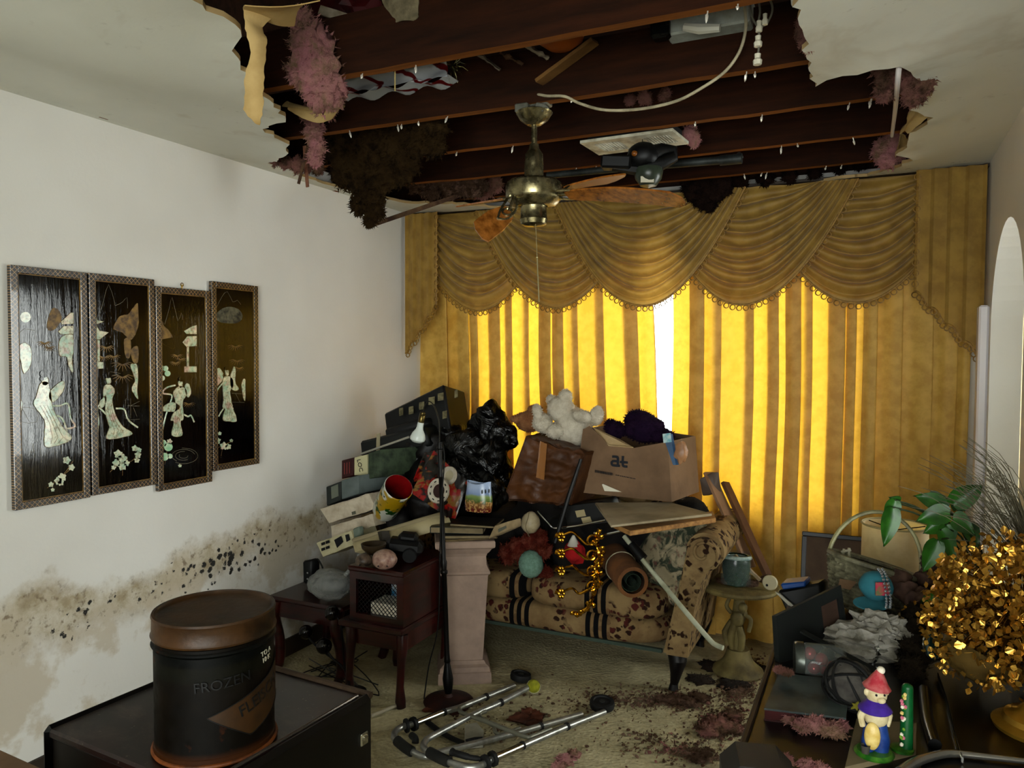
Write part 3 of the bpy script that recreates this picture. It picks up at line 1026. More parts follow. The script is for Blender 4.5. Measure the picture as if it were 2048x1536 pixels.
clump('large pink insulation clump hanging beside the torn paper strip', [(600, 40, 24), (615, 75, 34), (625, 110, 48), (635, 150, 48), (650, 180, 40), (600, 140, 28), (610, 60, 24), (668, 198, 20)], 1.98, M_PINK, 1, n=2600)
clump('narrow pink insulation tuft under the broken ceiling flap', [(622, 232, 20), (628, 262, 18), (634, 292, 16), (630, 315, 14), (655, 222, 14)], 2.42, M_PINK, 2, n=900)
clump('ragged insulation strip along the ceiling edge near the left wall', [(552, 322, 9), (572, 326, 11), (594, 330, 14), (616, 328, 16), (636, 336, 12)], 2.72, M_PINKD, 3, n=900, shard=.014)
clump('large dark brown insulation batt sagging from the hole', [(690, 265, 44), (740, 240, 50), (700, 300, 48), (745, 300, 52), (790, 280, 52), (720, 345, 44), (765, 345, 44), (800, 330, 36), (745, 385, 30), (690, 350, 24), (722, 408, 20), (752, 420, 16), (740, 440, 10)], 2.85, M_BROWN, 4, n=5200, shard=.026, amp=.45)
clump('dark insulation lump bunched against the joists', [(800, 205, 40), (840, 215, 40), (860, 255, 36), (840, 285, 30), (870, 290, 22), (780, 215, 30)], 2.62, M_BROWN, 5, n=2000, shard=.02)
clump('rust brown insulation hanging above the wooden batten', [(835, 350, 32), (870, 345, 38), (905, 350, 40), (935, 362, 30), (865, 378, 20), (955, 372, 16)], 3.55, M_RUST, 6, n=2600, shard=.024)
clump('greyish pink insulation wad beside the fan motor', [(972, 378, 18), (988, 368, 16), (960, 384, 12)], 3.75, M_PINKD, 7, n=700)
clump('pink insulation bulging out at the upper corner of the hole beside the drywall corner', [(1775, 130, 26), (1800, 145, 32), (1830, 140, 28), (1780, 165, 22), (1845, 165, 20), (1830, 190, 20), (1770, 185, 16)], 2.72, M_PINKD, 8, n=2000)
clump('bright pink insulation tuft low in the corner of the hole nearest the archway', [(1790, 285, 24), (1775, 315, 22), (1800, 300, 18), (1765, 300, 18)], 3.78, M_PINK, 9, n=1300)
clump('small pink tuft against the cut drywall edge', [(1606, 65, 12), (1612, 88, 13), (1605, 45, 9)], 2.3, M_PINKD, 10, n=500, shard=.012)
clump('brown fuzzy insulation resting on the valance', [(1385, 375, 24), (1415, 380, 26), (1440, 372, 24), (1405, 400, 18), (1420, 410, 12)], 4.06, fluff_mat('grey_brown_fuzz', '#3a2c24', '#4a3830', '#241a14'), 11, n=1600, shard=.02)
clump('pink insulation hanging behind a brown paper flap above the first joist', [(815, 80, 22), (822, 100, 16), (800, 70, 14), (826, 118, 7)], 2.06, M_PINKD, 12, n=600, shard=.012)
clump('long dark insulation strip lying above the valance on the last joist', [(1480, 362, 16), (1530, 356, 16), (1580, 350, 15), (1630, 343, 14), (1680, 335, 13), (1720, 328, 12)], 4.14, fluff_mat('grey_brown_fuzz_dark', '#4a362c', '#33241c', '#241a14'), 13, n=1600, shard=.016)
clump('pink insulation between the last joists behind the vent', [(1378, 268, 16), (1388, 282, 12)], 3.2, M_PINK, 14, n=400, shard=.012)
clump('pink insulation scrap stuck under a joist behind the cable', [(1290, 195, 14), (1330, 190, 12), (1260, 200, 10)], 2.90, M_PINKD, 15, n=400, shard=.01)

M_KRAFT = mat('kraft_drywall_paper', '#bda678', '#a58b5a', rough=.85, scale=6, bump=.2)


def ribbon(name, rows, m, label, cat, thick=.003, parent=None, group=None):
    """a torn sheet: rows of (left point, right point), given thickness"""
    mb = MB()
    nv = 6
    L = smooth_path([r[0] for r in rows], 4); R = smooth_path([r[1] for r in rows], 4)
    rn = random.Random(len(rows) * 7 + int(L[0].x * 100))
    top, n = [], len(L)
    for i in range(n):
        a, b = L[i] + V((rn.uniform(-.003, .003), 0, 0)), R[i] + V((rn.uniform(-.003, .003), 0, 0))
        for k in range(nv + 1):
            u = k / nv
            top.append(a.lerp(b, u))
    nrm = (L[n // 2] - R[n // 2]).cross(L[min(n // 2 + 2, n - 1)] - L[n // 2]).normalized() * thick
    for i in range(n):
        for k in range(nv + 1): top[i * (nv + 1) + k] += nrm * (3 * math.sin(PI * k / nv))
    N = len(top)
    fs = []
    for i in range(n - 1):
        for k in range(nv):
            a = i * (nv + 1) + k
            q = (a, a + 1, a + nv + 2, a + nv + 1)
            fs += [q[::-1], tuple(j + N for j in q)]
    rim = [k for k in range(nv + 1)] + [i * (nv + 1) + nv for i in range(1, n)] + [(n - 1) * (nv + 1) + k for k in range(nv - 1, -1, -1)] + [i * (nv + 1) for i in range(n - 2, 0, -1)]
    for i in range(len(rim)):
        a, b = rim[i - 1], rim[i]
        fs.append((a, b, b + N, a + N))
    mb.add(top + [p + nrm for p in top], fs)
    o = mb.build(name, m, parent, 40)
    if parent is None: tag(o, label, cat, group)
    return o


A = lambda px, py, y: at(px, py, y=y)
ribbon('torn_paper_strip', [(A(486, 14, 1.52), A(560, 22, 1.62)), (A(488, 35, 1.52), A(525, 55, 1.57)), (A(493, 65, 1.52), A(534, 80, 1.56)), (A(501, 105, 1.53), A(531, 110, 1.56)), (A(490, 150, 1.54), A(529, 155, 1.56)), (A(490, 185, 1.55), A(527, 195, 1.57)), (A(488, 218, 1.56), A(525, 222, 1.57)), (A(505, 242, 1.56), A(520, 250, 1.57))],
       M_KRAFT, 'long torn strip of tan board paper hanging from the ceiling', 'torn paper')
ribbon('torn_ceiling_flap', [(A(563, 213, 2.20), A(575, 218, 2.2)), (A(590, 216, 2.20), A(596, 232, 2.24)), (A(640, 222, 2.22), A(636, 246, 2.26)), (A(690, 215, 2.25), A(665, 238, 2.3))], M_KRAFT, 'pointed brown flap of torn ceiling board beside the pink tuft', 'torn board', .008)
ribbon('torn_ceiling_flap', [(A(1868, 196, 3.05), A(1820, 225, 3.08)), (A(1872, 215, 3.08), A(1815, 245, 3.1)), (A(1850, 240, 3.12), A(1808, 262, 3.15)), (A(1815, 268, 3.2), A(1800, 272, 3.2))], M_KRAFT, 'rounded brown flap of torn board on the archway side of the hole', 'torn board', .008)
ribbon('torn_ceiling_flap', [(A(1812, 275, 3.6), A(1800, 285, 3.6)), (A(1826, 292, 3.66), A(1795, 300, 3.65)), (A(1806, 312, 3.72), A(1790, 316, 3.72))], M_KRAFT, 'small pointed flap of torn board below the rounded flap', 'torn board', .008)
ribbon('torn_paper_strip', [(A(488, 10, 1.5), A(640, 0, 1.55)), (A(490, 20, 1.53), A(600, 12, 1.6)), (A(520, 34, 1.58), A(590, 50, 1.68))], M_KRAFT, 'short brown paper tear along the top of the photo', 'torn paper')
ribbon('torn_paper_flap', [(A(760, -6, 2.0), A(838, -6, 2.0)), (A(775, 20, 2.0), A(838, 20, 2.0)), (A(790, 38, 2.0), A(836, 36, 2.0)), (A(792, 46, 2.0), A(826, 42, 2.0))], mat('grey_brown_paper', '#8a8068', '#5c543f', rough=.9, scale=20), 'grey brown crumpled paper flap hanging over the first joist', 'torn paper')

M_LATH = mat('dirty_lath', '#4a3020', '#7a6248', rough=.85, scale=14, sx=(1, 1, 1), bump=.3)


def stick(name, a, b, w, h, m, label, cat, up=(0, 0, 1), group=None):
    a, b = V(a), V(b)
    mb = MB(frame((a + b) / 2, b - a, up))
    L = (b - a).length
    mb.grid(5, 9, lambda u, v: V(((w / 2, -w / 2, -w / 2, w / 2, w / 2)[int(round(u * 4))] * (1 + .08 * noise.noise(V((u, v * 6, L)))), (h / 2, h / 2, -h / 2, -h / 2, h / 2)[int(round(u * 4))] * (1 + .15 * noise.noise(V((u * 2, v * 7, 3 + L)))), L * (v - .5))), flip=False)
    n0 = len(mb.v)
    mb.f += [(n0 - 1 - 4, n0 - 4, n0 - 3, n0 - 2), (n0 - 45 + 3, n0 - 45 + 2, n0 - 45 + 1, n0 - 45)]
    o = mb.build(name, m, None, 30)
    return tag(o, label, cat, group)


stick('wooden_batten', A(735, 453, 3.1), A(985, 368, 3.75), .022, .016, M_LATH, 'dark wooden batten hanging loose beneath the brown insulation', 'batten')
stick('wooden_lath', A(622, 270, 2.62), A(597, 368, 2.62), .012, .006, M_LATH, 'thin splintered lath hanging slanted near the left wall', 'lath')
stick('wooden_lath', A(609, 292, 2.66), A(615, 374, 2.66), .014, .006, mat('reddish_lath', '#7a5040', '#a07a60', rough=.85, scale=20), 'thin reddish lath hanging straight near the left wall', 'lath')
stick('wooden_lath', A(790, 78, 2.03), A(790, 182, 2.08), .006, .004, mat('pale_string', '#a39468', rough=.9), 'pale cord dangling in front of the red and white bag', 'cord')

# ------------------------------------------------------------------ things left in the attic
t = NT('red_white_plastic')
co = t.coord('Object', (1, 1, 1))
X, Y, Z = t.sep(co)
d = t.math('ADD', t.math('MULTIPLY', X, 5.0), t.math('ADD', t.math('MULTIPLY', Z, 14.0), t.math('MULTIPLY', t.noise(co, 5, 2), 3.0)))
b = t.mix(t.ramp(t.math('FRACT', d), (.60, 0.), (.64, 1.), (.84, 1.), (.88, 0.)), '#c9cccf', '#7c1016')
t.set(Base_Color=b, Roughness=.35)
M_REDBAG = t.m
mb = MB()
mb.grid(26, 14, lambda u, v: A(670 + 225 * u, 190 - 100 * v * (1 - .2 * u) - 36 * u, 2.40 + .06 * v) + V((0, .02 * noise.noise(V((u * 5, v * 4, 2))), .015 * noise.noise(V((u * 7, v * 3, 5))))))
mb.grid(26, 6, lambda u, v: A(670 + 225 * u, 190 - 36 * u, 2.40) + V((0, .08 * v, .012 * math.sin(u * 20))), flip=True)
tag(mb.build('plastic_bag', M_REDBAG, None, 'all'), 'red and white striped plastic bag lying in the attic', 'bag')
mb = MB().blob(A(690, 40, 2.3), (.16, .10, .10), 3, .5, 2, 41)
tag(mb.build('cloth_bundle', mat('dark_red_cloth', '#5c1014', '#2a0a0a', rough=.6, scale=10)), 'dark red cloth bundle behind the pink insulation in the attic', 'cloth')
stick('wood_scrap', A(640, 20, 2.15), A(770, 62, 2.2), .03, .012, mat('pale_scrap', '#b0a694', '#7a6a50', rough=.8), 'pale wood scrap slanting in front of the red cloth', 'wood scrap')
stick('wood_scrap', A(1078, 165, 2.47), A(1190, 82, 2.44), .05, .012, mat('brown_scrap', '#8a6a3c', '#6a4c28', rough=.8), 'brown splintered board leaning on the fan joist', 'wood scrap', (0, 1, 0))
for k, (x0, y0, x1, y1, w, c, lab) in enumerate(((950, 105, 1000, 140, .06, '#8a7f70', 'crumpled grey card scrap near the tinsel in the attic'), (1050, 92, 1095, 118, .07, '#a59a88', 'pale card scrap near the orange bowl in the attic'), (1000, 105, 1045, 130, .05, '#6a5038', 'brown card scrap between the two paler card scraps'))):
    p, q = A(x0, y0, 2.40), A(x1, y1, 2.45)
    mb = MB(frame((p + q) / 2, (q - p), (0, 1, 0)))
    mb.grid(9, 7, lambda u, v: V((w * (u - .5), .012 * noise.noise(V((u * 4, v * 4, k))), (q - p).length * (v - .5))))
    mb.grid(9, 7, lambda u, v: V((w * (u - .5), .004 + .012 * noise.noise(V((u * 4, v * 4, k))), (q - p).length * (v - .5))), flip=True)
    tag(mb.build('card_scrap', mat('card_scrap_%d' % k, c, rough=.9), None, 30), lab, 'card scrap')
p = A(1120, 78, 2.38)
tag(MB().lathe([(.0, -.035), (.04, -.03), (.075, -.005), (.08, .01), (.075, .012), (.04, -.02), (0, -.025)], 20, p).build('bowl', mat('orange_plastic', '#9a5a20', rough=.4)), 'orange bowl in the attic over the second joist', 'bowl')
rn = random.Random(9)
mb = MB()
p = A(905, 132, 2.46)
for i in range(90):
    d = V((rn.uniform(-1, 1), rn.uniform(-.6, .6), rn.uniform(-1, .9))).normalized() * rn.uniform(.03, .075)
    mb.tube([p, p + d * .6 + V((0, 0, .01)), p + d], [.001, .0016, .0005], 3)
tag(mb.build('tinsel_spray', mat('silver_tinsel', '#c8c6a8', rough=.15, metal=1)), 'silvery tinsel spray in the attic beside the striped bag', 'tinsel')
p0, p1 = A(1330, 40, 2.42), A(1500, 14, 2.42)
mb = MB(frame((p0 + p1) / 2, (0, 0, 1), p1 - p0)).box((0, .08, 0), ((p1 - p0).length, .16, .09), bev=.006)
tag(mb.build('attic_box', mat('pale_box', '#b9beb8', '#9a9a90', rough=.6)), 'pale box lying across the joists at the top of the photo', 'box')
mb = MB().tube([A(1368, 54, 2.40), A(1400, 58, 2.40), A(1440, 56, 2.40)], [.012, .016, .012], 8)
tag(mb.build('plastic_tube', mat('white_plastic', '#d5d3c6', rough=.4)), 'short white tube below the pale attic box', 'tube')
mb = MB(frame(A(1322, 60, 2.42), (0, 0, 1), (1, 0, 0))).box((0, 0, 0), (.06, .05, .06), bev=.01).box((.02, -.03, -.015), (.03, .012, .03), bev=.004)
tag(mb.build('junction_box', mat('black_metal_box', '#1b1b1a', rough=.4, metal=.3)), 'black junction box beside the white tube in the attic', 'junction box')

# ------------------------------------------------------------------ cables, pipe, vent, lamp housing
M_CABLE = mat('ivory_cable', '#b9b097', '#98907a', rough=.5, scale=20)
mb = MB().tube(smooth_path([A(1482, -30, 2.40), A(1490, 20, 2.42), A(1491, 60, 2.42), A(1478, 105, 2.44), A(1448, 145, 2.45), A(1400, 178, 2.45), A(1350, 203, 2.45), A(1280, 218, 2.45), A(1210, 220, 2.46), A(1160, 207, 2.47), A(1130, 193, 2.47), A(1095, 192, 2.48), A(1074, 190, 2.5), A(1070, 206, 2.53)], 6), .0048, 8)
tag(mb.build('electric_cable', M_CABLE, None), 'ivory cable looping from the fan mount to the top of the photo', 'cable')
mb = MB().tube(smooth_path([A(1850, 60, 2.44), A(1820, 95, 2.50), A(1801, 120, 2.55), A(1795, 170, 2.62), A(1791, 215, 2.9), A(1784, 272, 3.4)], 6), [.010 - .00012 * i for i in range(31)], 8)
tag(mb.build('electric_cable', mat('white_cable', '#cfc9c6', rough=.5), None), 'white cable crossing the joists beside the drywall corner', 'cable')
wire = root('hanging_wire', A(1515, 130, 2.3), 'twisted wire with white connectors dangling by the drywall corner', 'wire')
MB().tube(smooth_path([A(1512, -20, 2.3), A(1520, 20, 2.3), A(1516, 50, 2.3), A(1519, 80, 2.3), A(1514, 122, 2.3)], 6), .003, 6).tube(smooth_path([A(1530, -20, 2.3), A(1545, 15, 2.31), A(1535, 45, 2.31), A(1519, 55, 2.3)], 6), .003, 6).tube(smooth_path([A(1500, -20, 2.32), A(1503, 30, 2.32), A(1520, 60, 2.3)], 6), .003, 6).build('strands', mat('grey_wire', '#777468', rough=.5), wire)
for (px, py, r) in ((1518, 52, .010), (1516, 82, .012), (1515, 118, .013), (1530, 38, .009)):
    p = A(px, py, 2.3)
    MB().lathe([(0, -.018), (r * .9, -.016), (r, -.004), (r * .6, .002), (r * .7, .014), (0, .017)], 8, p).build('connector', mat('white_connector', '#cfcab8', rough=.45), wire)
q = [at(1160, 284, z=2.425), at(1345, 259, z=2.425), at(1392, 288, z=2.41), at(1198, 308, z=2.41)]
vent = root('ceiling_vent', (q[0] + q[2]) / 2, 'white ceiling vent grille hanging between the joists', 'vent')
ux = (q[1] - q[0]).normalized(); L = (q[1] - q[0]).length; uy = (q[3] - q[0]); W = uy.length; uy.normalize()
vm = Matrix((ux, uy, ux.cross(uy))).transposed().to_4x4(); vm.translation = q[0]
fr = MB(vm)
for (a, b, c, d) in ((0, L, 0, W * .2), (0, L, W * .8, W), (0, L * .12, W * .2, W * .8), (L * .40, L * .66, W * .2, W * .8), (L * .93, L, W * .2, W * .8)): fr.box(((a + b) / 2, (c + d) / 2, 0), (b - a, d - c, .012))
M_VENT = mat('dirty_white_enamel', '#c9c5b4', '#98907c', rough=.5, scale=12)
fr.build('vent_frame', M_VENT, vent)
for s0, s1 in ((.12, .40), (.66, .93)):
    for k in range(9):
        x = L * (s0 + (s1 - s0) * (k + .5) / 9)
        MB(vm).box((x, W * .5, 0), (.004, W * .6, .010), (0, .5, 0)).build('slat', M_VENT, vent)
MB(vm).box((L * .5, W * .5, .03 if ux.cross(uy).z > 0 else -.03), (L * .9, W * .7, .03)).build('duct_collar', mat('duct_dark', '#1c1a17', rough=.7), vent)
mb = MB().tube([A(1095, 351, 3.42), A(1230, 338, 3.42), A(1470, 318, 3.42), A(1480, 312, 3.44)], [.016, .016, .018, .018], 12)
mb.tube([A(1440, 321, 3.415), A(1484, 317, 3.415)], .022, 12)
tag(mb.build('steel_conduit', mat('galvanised_conduit', '#565a58', '#3a3c3a', rough=.5, metal=.6)), 'grey steel conduit running behind the vent', 'pipe')
M_BLK = mat('black_plastic', '#0b0b0b', '#15130f', rough=.5, scale=20, spec=.25)
p = A(1285, 312, 3.05)
k = dpt(p)
bl = root('ceiling_fixture', p - V((0, 0, .12)), 'black plastic fixture with a clouded dome hanging on a thin wire', 'light fixture')
mb = MB().blob(p, (32 * k, 26 * k, 27 * k), 3, .1, 2, 3)
mb.box(p + c_r * (-52 * k) - c_u * (14 * k), (60 * k, 34 * k, 26 * k), (0, .08, .2), bev=.008)
mb.tube([p + c_r * 10 * k, p + c_r * 40 * k + c_u * 12 * k, p + c_r * 64 * k + c_u * 12 * k, p + c_r * 62 * k - c_u * 2 * k, p + c_r * 40 * k - c_u * 14 * k, p - c_u * 22 * k], [20 * k, 14 * k, 9 * k, 12 * k, 14 * k, 16 * k], 10)
mb.tube([p - c_r * 60 * k - c_u * 20 * k, p - c_r * 10 * k - c_u * 26 * k, p + c_r * 40 * k - c_u * 22 * k], [10 * k, 14 * k, 8 * k], 8)
mb.build('housing', M_BLK, bl)
MB().lathe([(0, -30 * k), (16 * k, -26 * k), (26 * k, -12 * k), (29 * k, 4 * k), (26 * k, 10 * k)], 20, p + c_r * 12 * k - c_u * 34 * k).build('dome', mat('clouded_dome', '#4d5548', '#3a4036', rough=.3), bl)
MB(frame(p + c_r * 6 * k - c_u * 52 * k - c_f * 20 * k, -c_f, c_r)).box((0, 0, 0), (26 * k, 12 * k, .003)).build('label_sticker', mat('sticker', '#cfcab8', rough=.6), bl)
MB().blob(p - c_r * 20 * k - c_f * 24 * k - c_u * 2 * k, 6 * k, 2).build('indicator', mat('amber_lens', '#8a5a24', rough=.3), bl)
MB().tube([p + c_u * 20 * k, A(1284, 225, 3.05)], .0015, 5).build('suspension_wire', M_BLK, bl)

# ------------------------------------------------------------------ ceiling fan
t = NT('antique_brass_fan')
co = t.coord('Object')
b = t.mix(t.ramp(t.noise(co, 18, 5), (.4, 0.), (.65, 1.)), '#a59c7c', '#5c5438')
t.set(Base_Color=b, Roughness=t.ramp(t.noise(co, 30, 4), (.35, .16), (.7, .45)), Metallic=.9)
M_FAN = t.m
FX, FY = -1.108, 2.53
fan = root('ceiling_fan', (FX, FY, 2.0), 'brass ceiling fan with drooping wooden blades under the joists', 'ceiling fan')
mb = MB().box((FX, FY, 2.432), (.12, .05, .02), bev=.004).box((FX - .03, FY - .02, 2.415), (.05, .06, .03), bev=.004).box((FX + .035, FY - .015, 2.41), (.035, .05, .03), (0, .3, 0), bev=.004)
mb.build('mounting_bracket', mat('dull_steel', '#a8a89c', '#6a685c', rough=.4, metal=.7), fan)
MB().lathe([(.0, -.045), (.025, -.043), (.05, -.025), (.066, 0), (.06, .004), (.02, -.03), (0, -.03)], 24, (FX, FY, 2.405)).build('canopy', M_FAN, fan)
MB().lathe([(.0105, -.02), (.0105, .18)], 14, (FX, FY, 2.22)).build('downrod', M_FAN, fan)
MB().lathe([(.016, .105), (.018, .09), (.031, .07), (.034, .03), (.034, -.02), (.036, -.03)], 24, (FX, FY, 2.19)).build('coupling_cover', M_FAN, fan)
MB().lathe([(.04, .008), (.085, .002), (.098, -.008), (.100, -.02), (.100, -.055), (.096, -.066), (.088, -.074), (.078, -.085), (.05, -.09)], 40, (FX, FY, 2.165)).build('motor_housing', M_FAN, fan)
MB().lathe([(.05, .005), (.046, -.002), (.047, -.05), (.05, -.056), (.046, -.072), (.034, -.079), (.0, -.081)], 32, (FX, FY, 2.086)).build('switch_housing', M_FAN, fan)
t = NT('walnut_cane_blade')
co = t.coord('Object', (7, 7, 1))
b = t.mix(t.ramp(t.noise(co, 5, 6, .6), (.35, 0.), (.65, 1.)), '#b27c40', '#7c5024')
t.set(Base_Color=b, Roughness=.22)
t.b.inputs['Coat Weight'].default_value = .3
M_BLADE = t.m
hub = V((FX, FY, 2.12))


def blade(tip, wd, twist, droop):
    d = V(tip) - hub
    L = d.length
    h = V((d.x, d.y, 0)).normalized()
    side = V((0, 0, 1)).cross(h).normalized()
    side = (side * math.cos(twist) + V((0, 0, 1)) * math.sin(twist)).normalized()
    r0 = .135 / L

    def c(s): return hub + d * s + V((0, 0, droop * 4 * (s - r0) * (1 - s)))
    n = 14
    vs = []
    pf = []
    for i in range(n + 1):
        s = r0 + (1 - r0) * i / n
        u = i / n
        w = wd * (.62 + .38 * min(1, u * 2.2)) * (1 if u < .9 else math.sqrt(max(.05, 1 - ((u - .9) / .1) ** 2 * .8))) * (.7 if i == 0 else 1)
        pf.append((c(s), w))
    nrm = side.cross(d.normalized()) * .003
    mb = MB()
    for sg in (1, -1):
        mb.grid(n + 1, 7, lambda u, v: pf[int(round(u * n))][0] + side * pf[int(round(u * n))][1] * (2 * v - 1) + nrm * sg, flip=sg < 0)
    for sg in (0, 1):
        mb.grid(n + 1, 2, lambda u, v: pf[int(round(u * n))][0] + side * pf[int(round(u * n))][1] * (2 * sg - 1) + nrm * (2 * v - 1), flip=sg == 0)
    mb.grid(7, 2, lambda u, v: pf[n][0] + side * pf[n][1] * (2 * u - 1) + nrm * (2 * v - 1))
    b = mb.build('blade', M_BLADE, fan, 30)
    m = MB()
    e = hub + h * .088 + V((0, 0, -.01))
    for sg in (-1, 1):
        m.tube(smooth_path([e, e.lerp(c(r0), .5) + side * .03 * sg, c(r0 + .10) + side * .026 * sg - nrm, c(r0 + .22) - nrm * 1.5], 5), .0045, 6)
    m.torus(c(r0 + .05) - nrm * 2, .017, .004, nrm, 14, 5)
    m.tube([e, c(r0 + .02) - nrm * 1.5], .006, 6)
    m.build('blade_bracket', M_FAN, b)


blade(A(1368, 402, 2.47), .052, -.30, .018)
blade(A(1240, 357, 2.98), .052, -.22, .01)
blade(A(957, 468, 2.30), .055, -.75, .01)
blade(A(925, 412, 2.85), .05, -.2, .0)
mb = MB()
c0, c1 = V((FX + .02, FY - .03, 2.02)), A(1078, 604, 2.5)
mb.tube([c0, c0.lerp(c1, .45)], .0012, 5).tube([c0.lerp(c1, .45), c1], .0022, 5).blob(c0.lerp(c1, .45), .004, 1)
mb.build('pull_chain', mat('pale_chain', '#a59a78', rough=.4, metal=.5), fan)

# ------------------------------------------------------------------ helpers for boxes, cloth heaps and lettering
def bevel_mesh(o, w, seg=1):
    bm = bmesh.new(); bm.from_mesh(o.data)
    bmesh.ops.remove_doubles(bm, verts=bm.verts, dist=1e-6)
    bmesh.ops.bevel(bm, geom=list(bm.edges), offset=w, segments=seg, affect='EDGES', profile=.6)
    bmesh.ops.recalc_face_normals(bm, faces=bm.faces)
    bm.to_mesh(o.data); bm.free()
    o.data.polygons.foreach_set('use_smooth', [True] * len(o.data.polygons))
    o.data.set_sharp_from_angle(angle=math.radians(40))


def slab(name, quad, y, depth, m, label=None, cat=None, parent=None, group=None, bev=.004, plane='y'):
    """solid box: its visible front face (top-left, top-right, bottom-right, bottom-left) stands at distance y, and it runs back by depth"""
    ys = y if isinstance(y, (list, tuple)) else [y] * 4
    tl, tr, br, bl = [at(q[0], q[1], **{plane: yy}) for q, yy in zip(quad, ys)]
    d = V(depth)
    mb = MB().add([bl, br, tr, tl, bl + d, br + d, tr + d, tl + d], [(0, 1, 2, 3), (5, 4, 7, 6), (3, 2, 6, 7), (4, 5, 1, 0), (4, 0, 3, 7), (1, 5, 6, 2)])
    o = mb.build(name, m, parent, False)
    if bev: bevel_mesh(o, bev)
    if parent is None: tag(o, label, cat, group)
    return o


def font_mesh(txt, size, extrude=.0006):
    cu = bpy.data.curves.new('lettering', 'FONT')
    cu.body = txt; cu.size = size; cu.extrude = extrude; cu.align_x = 'CENTER'; cu.align_y = 'CENTER'; cu.resolution_u = 3
    ob = bpy.data.objects.new('lettering', cu)
    me = bpy.data.meshes.new_from_object(ob)
    bpy.data.objects.remove(ob)
    bpy.data.curves.remove(cu)
    return me


def lettering(txt, size, m4, m, parent, name='lettering', warp=None, sx=1.0, wpos=None):
    me = font_mesh(txt, size)
    o0 = WPOS[parent.name]
    for v in me.vertices:
        p = V((v.co.x * sx, v.co.y, v.co.z))
        v.co = (warp(p) if warp else m4 @ p) - o0
    o = bpy.data.objects.new(name, me)
    COL.objects.link(o)
    me.materials.append(m)
    o.parent = parent
    WPOS[o.name] = o0
    return o


def face_frame(tl, tr, bl, lift=.001):
    """frame on a face: origin at its centre, x to the right, y up, z out of it"""
    x = (tr - tl).normalized(); yv = (tl - bl); yv = (yv - x * yv.dot(x)).normalized()
    z = x.cross(yv)
    m = Matrix((x, yv, z)).transposed().to_4x4()
    m.translation = (tr + bl) / 2 + z * lift
    return m


M_BLACKBAG = None
t = NT('black_bin_liner')
co = t.coord('Object')
t.set(Base_Color='#050505', Roughness=.28)
t.b.inputs['Specular IOR Level'].default_value = .35
t.bump(t.noise(co, 9, 4, .55, 1.6), 1.0, .03)
M_BLACKBAG = t.m
M_CARD = mat('brown_cardboard', '#8c745c', '#78624c', rough=.85, scale=5, bump=.15, bscale=25)
M_CARDW = mat('wet_brown_cardboard', '#6e4a2a', '#472c16', rough=.5, scale=5, bump=.5, bscale=12)
M_WHITEC = mat('off_white_card', '#c9bfae', '#a89c88', rough=.8, scale=9)
M_CREAMC = mat('cream_vinyl', '#b3a888', '#948868', rough=.6, scale=7)
M_INK = mat('dark_ink', '#15151a', rough=.7)
M_MAHOG = mat('mahogany', '#4a1710', '#250b08', rough=.3, scale=6, sx=(1, 1, 5), coat=.3)
M_DARKW = mat('ebony_wood', '#120c0a', '#1d1310', rough=.5, scale=10, spec=.25)
M_CHROME = mat('chrome', '#c9c9c4', rough=.15, metal=1)

# ------------------------------------------------------------------ sofa
t = NT('floral_upholstery')
co = t.coord('Object')
X, Y, Z = t.sep(co)
b = t.mix(t.ramp(t.noise(co, 10, 4), (.4, 0.), (.65, 1.)), '#94805f', '#7f694c')
vo = t.n('ShaderNodeTexVoronoi'); vo.inputs['Scale'].default_value = 30
wv = t.n('ShaderNodeVectorMath', operation='ADD')
nz = t.n('ShaderNodeTexNoise'); nz.inputs['Scale'].default_value = 30; nz.inputs['Detail'].default_value = 2
t.l(co, nz.inputs['Vector'])
sc_ = t.n('ShaderNodeVectorMath', operation='SCALE'); sc_.inputs['Scale'].default_value = .03
t.l(nz.outputs['Color'], sc_.inputs[0]); t.l(co, wv.inputs[0]); t.l(sc_.outputs[0], wv.inputs[1]); t.l(wv.outputs[0], vo.inputs['Vector'])
leaf = t.ramp(vo.outputs['Distance'], (.40, 1.), (.50, 0.))
area = t.ramp(t.noise(co, 7.5, 3, .5), (.44, 0.), (.50, 1.))
b = t.mix(t.math('MULTIPLY', leaf, area), b, t.mix(t.ramp(t.noise(co, 25, 2), (.45, 0.), (.55, 1.)), '#3a2418', '#5c2f28'))
# pairs of dark stripes every 0.405 m
u = t.math('MULTIPLY', t.math('FRACT', t.math('DIVIDE', t.math('ADD', X, 20.0), .405)), .405)
stripe = t.math('LESS_THAN', t.math('ABSOLUTE', t.math('SUBTRACT', u, .2)), .062)
inner = t.ramp(t.math('FRACT', t.math('DIVIDE', t.math('SUBTRACT', u, .138), .0413)), (.58, 1.), (.62, 0.))
sm = t.math('MULTIPLY', stripe, inner)
b = t.mix(t.math('MULTIPLY', stripe, .6), b, '#8a7456')
b = t.mix(sm, b, '#0d0b0c')
t.set(Base_Color=b, Roughness=.9)
t.b.inputs['Specular IOR Level'].default_value = .15
t.bump(t.noise(co, 120, 3), .3, .003)
M_FLORAL = t.m
t = NT('floral_upholstery_plain')
co = t.coord('Object')
b = t.mix(t.ramp(t.noise(co, 10, 4), (.4, 0.), (.65, 1.)), '#9c8866', '#857052')
vo = t.n('ShaderNodeTexVoronoi'); vo.inputs['Scale'].default_value = 30
wv = t.n('ShaderNodeVectorMath', operation='ADD')
nz = t.n('ShaderNodeTexNoise'); nz.inputs['Scale'].default_value = 26; nz.inputs['Detail'].default_value = 2
sc_ = t.n('ShaderNodeVectorMath', operation='SCALE'); sc_.inputs['Scale'].default_value = .035
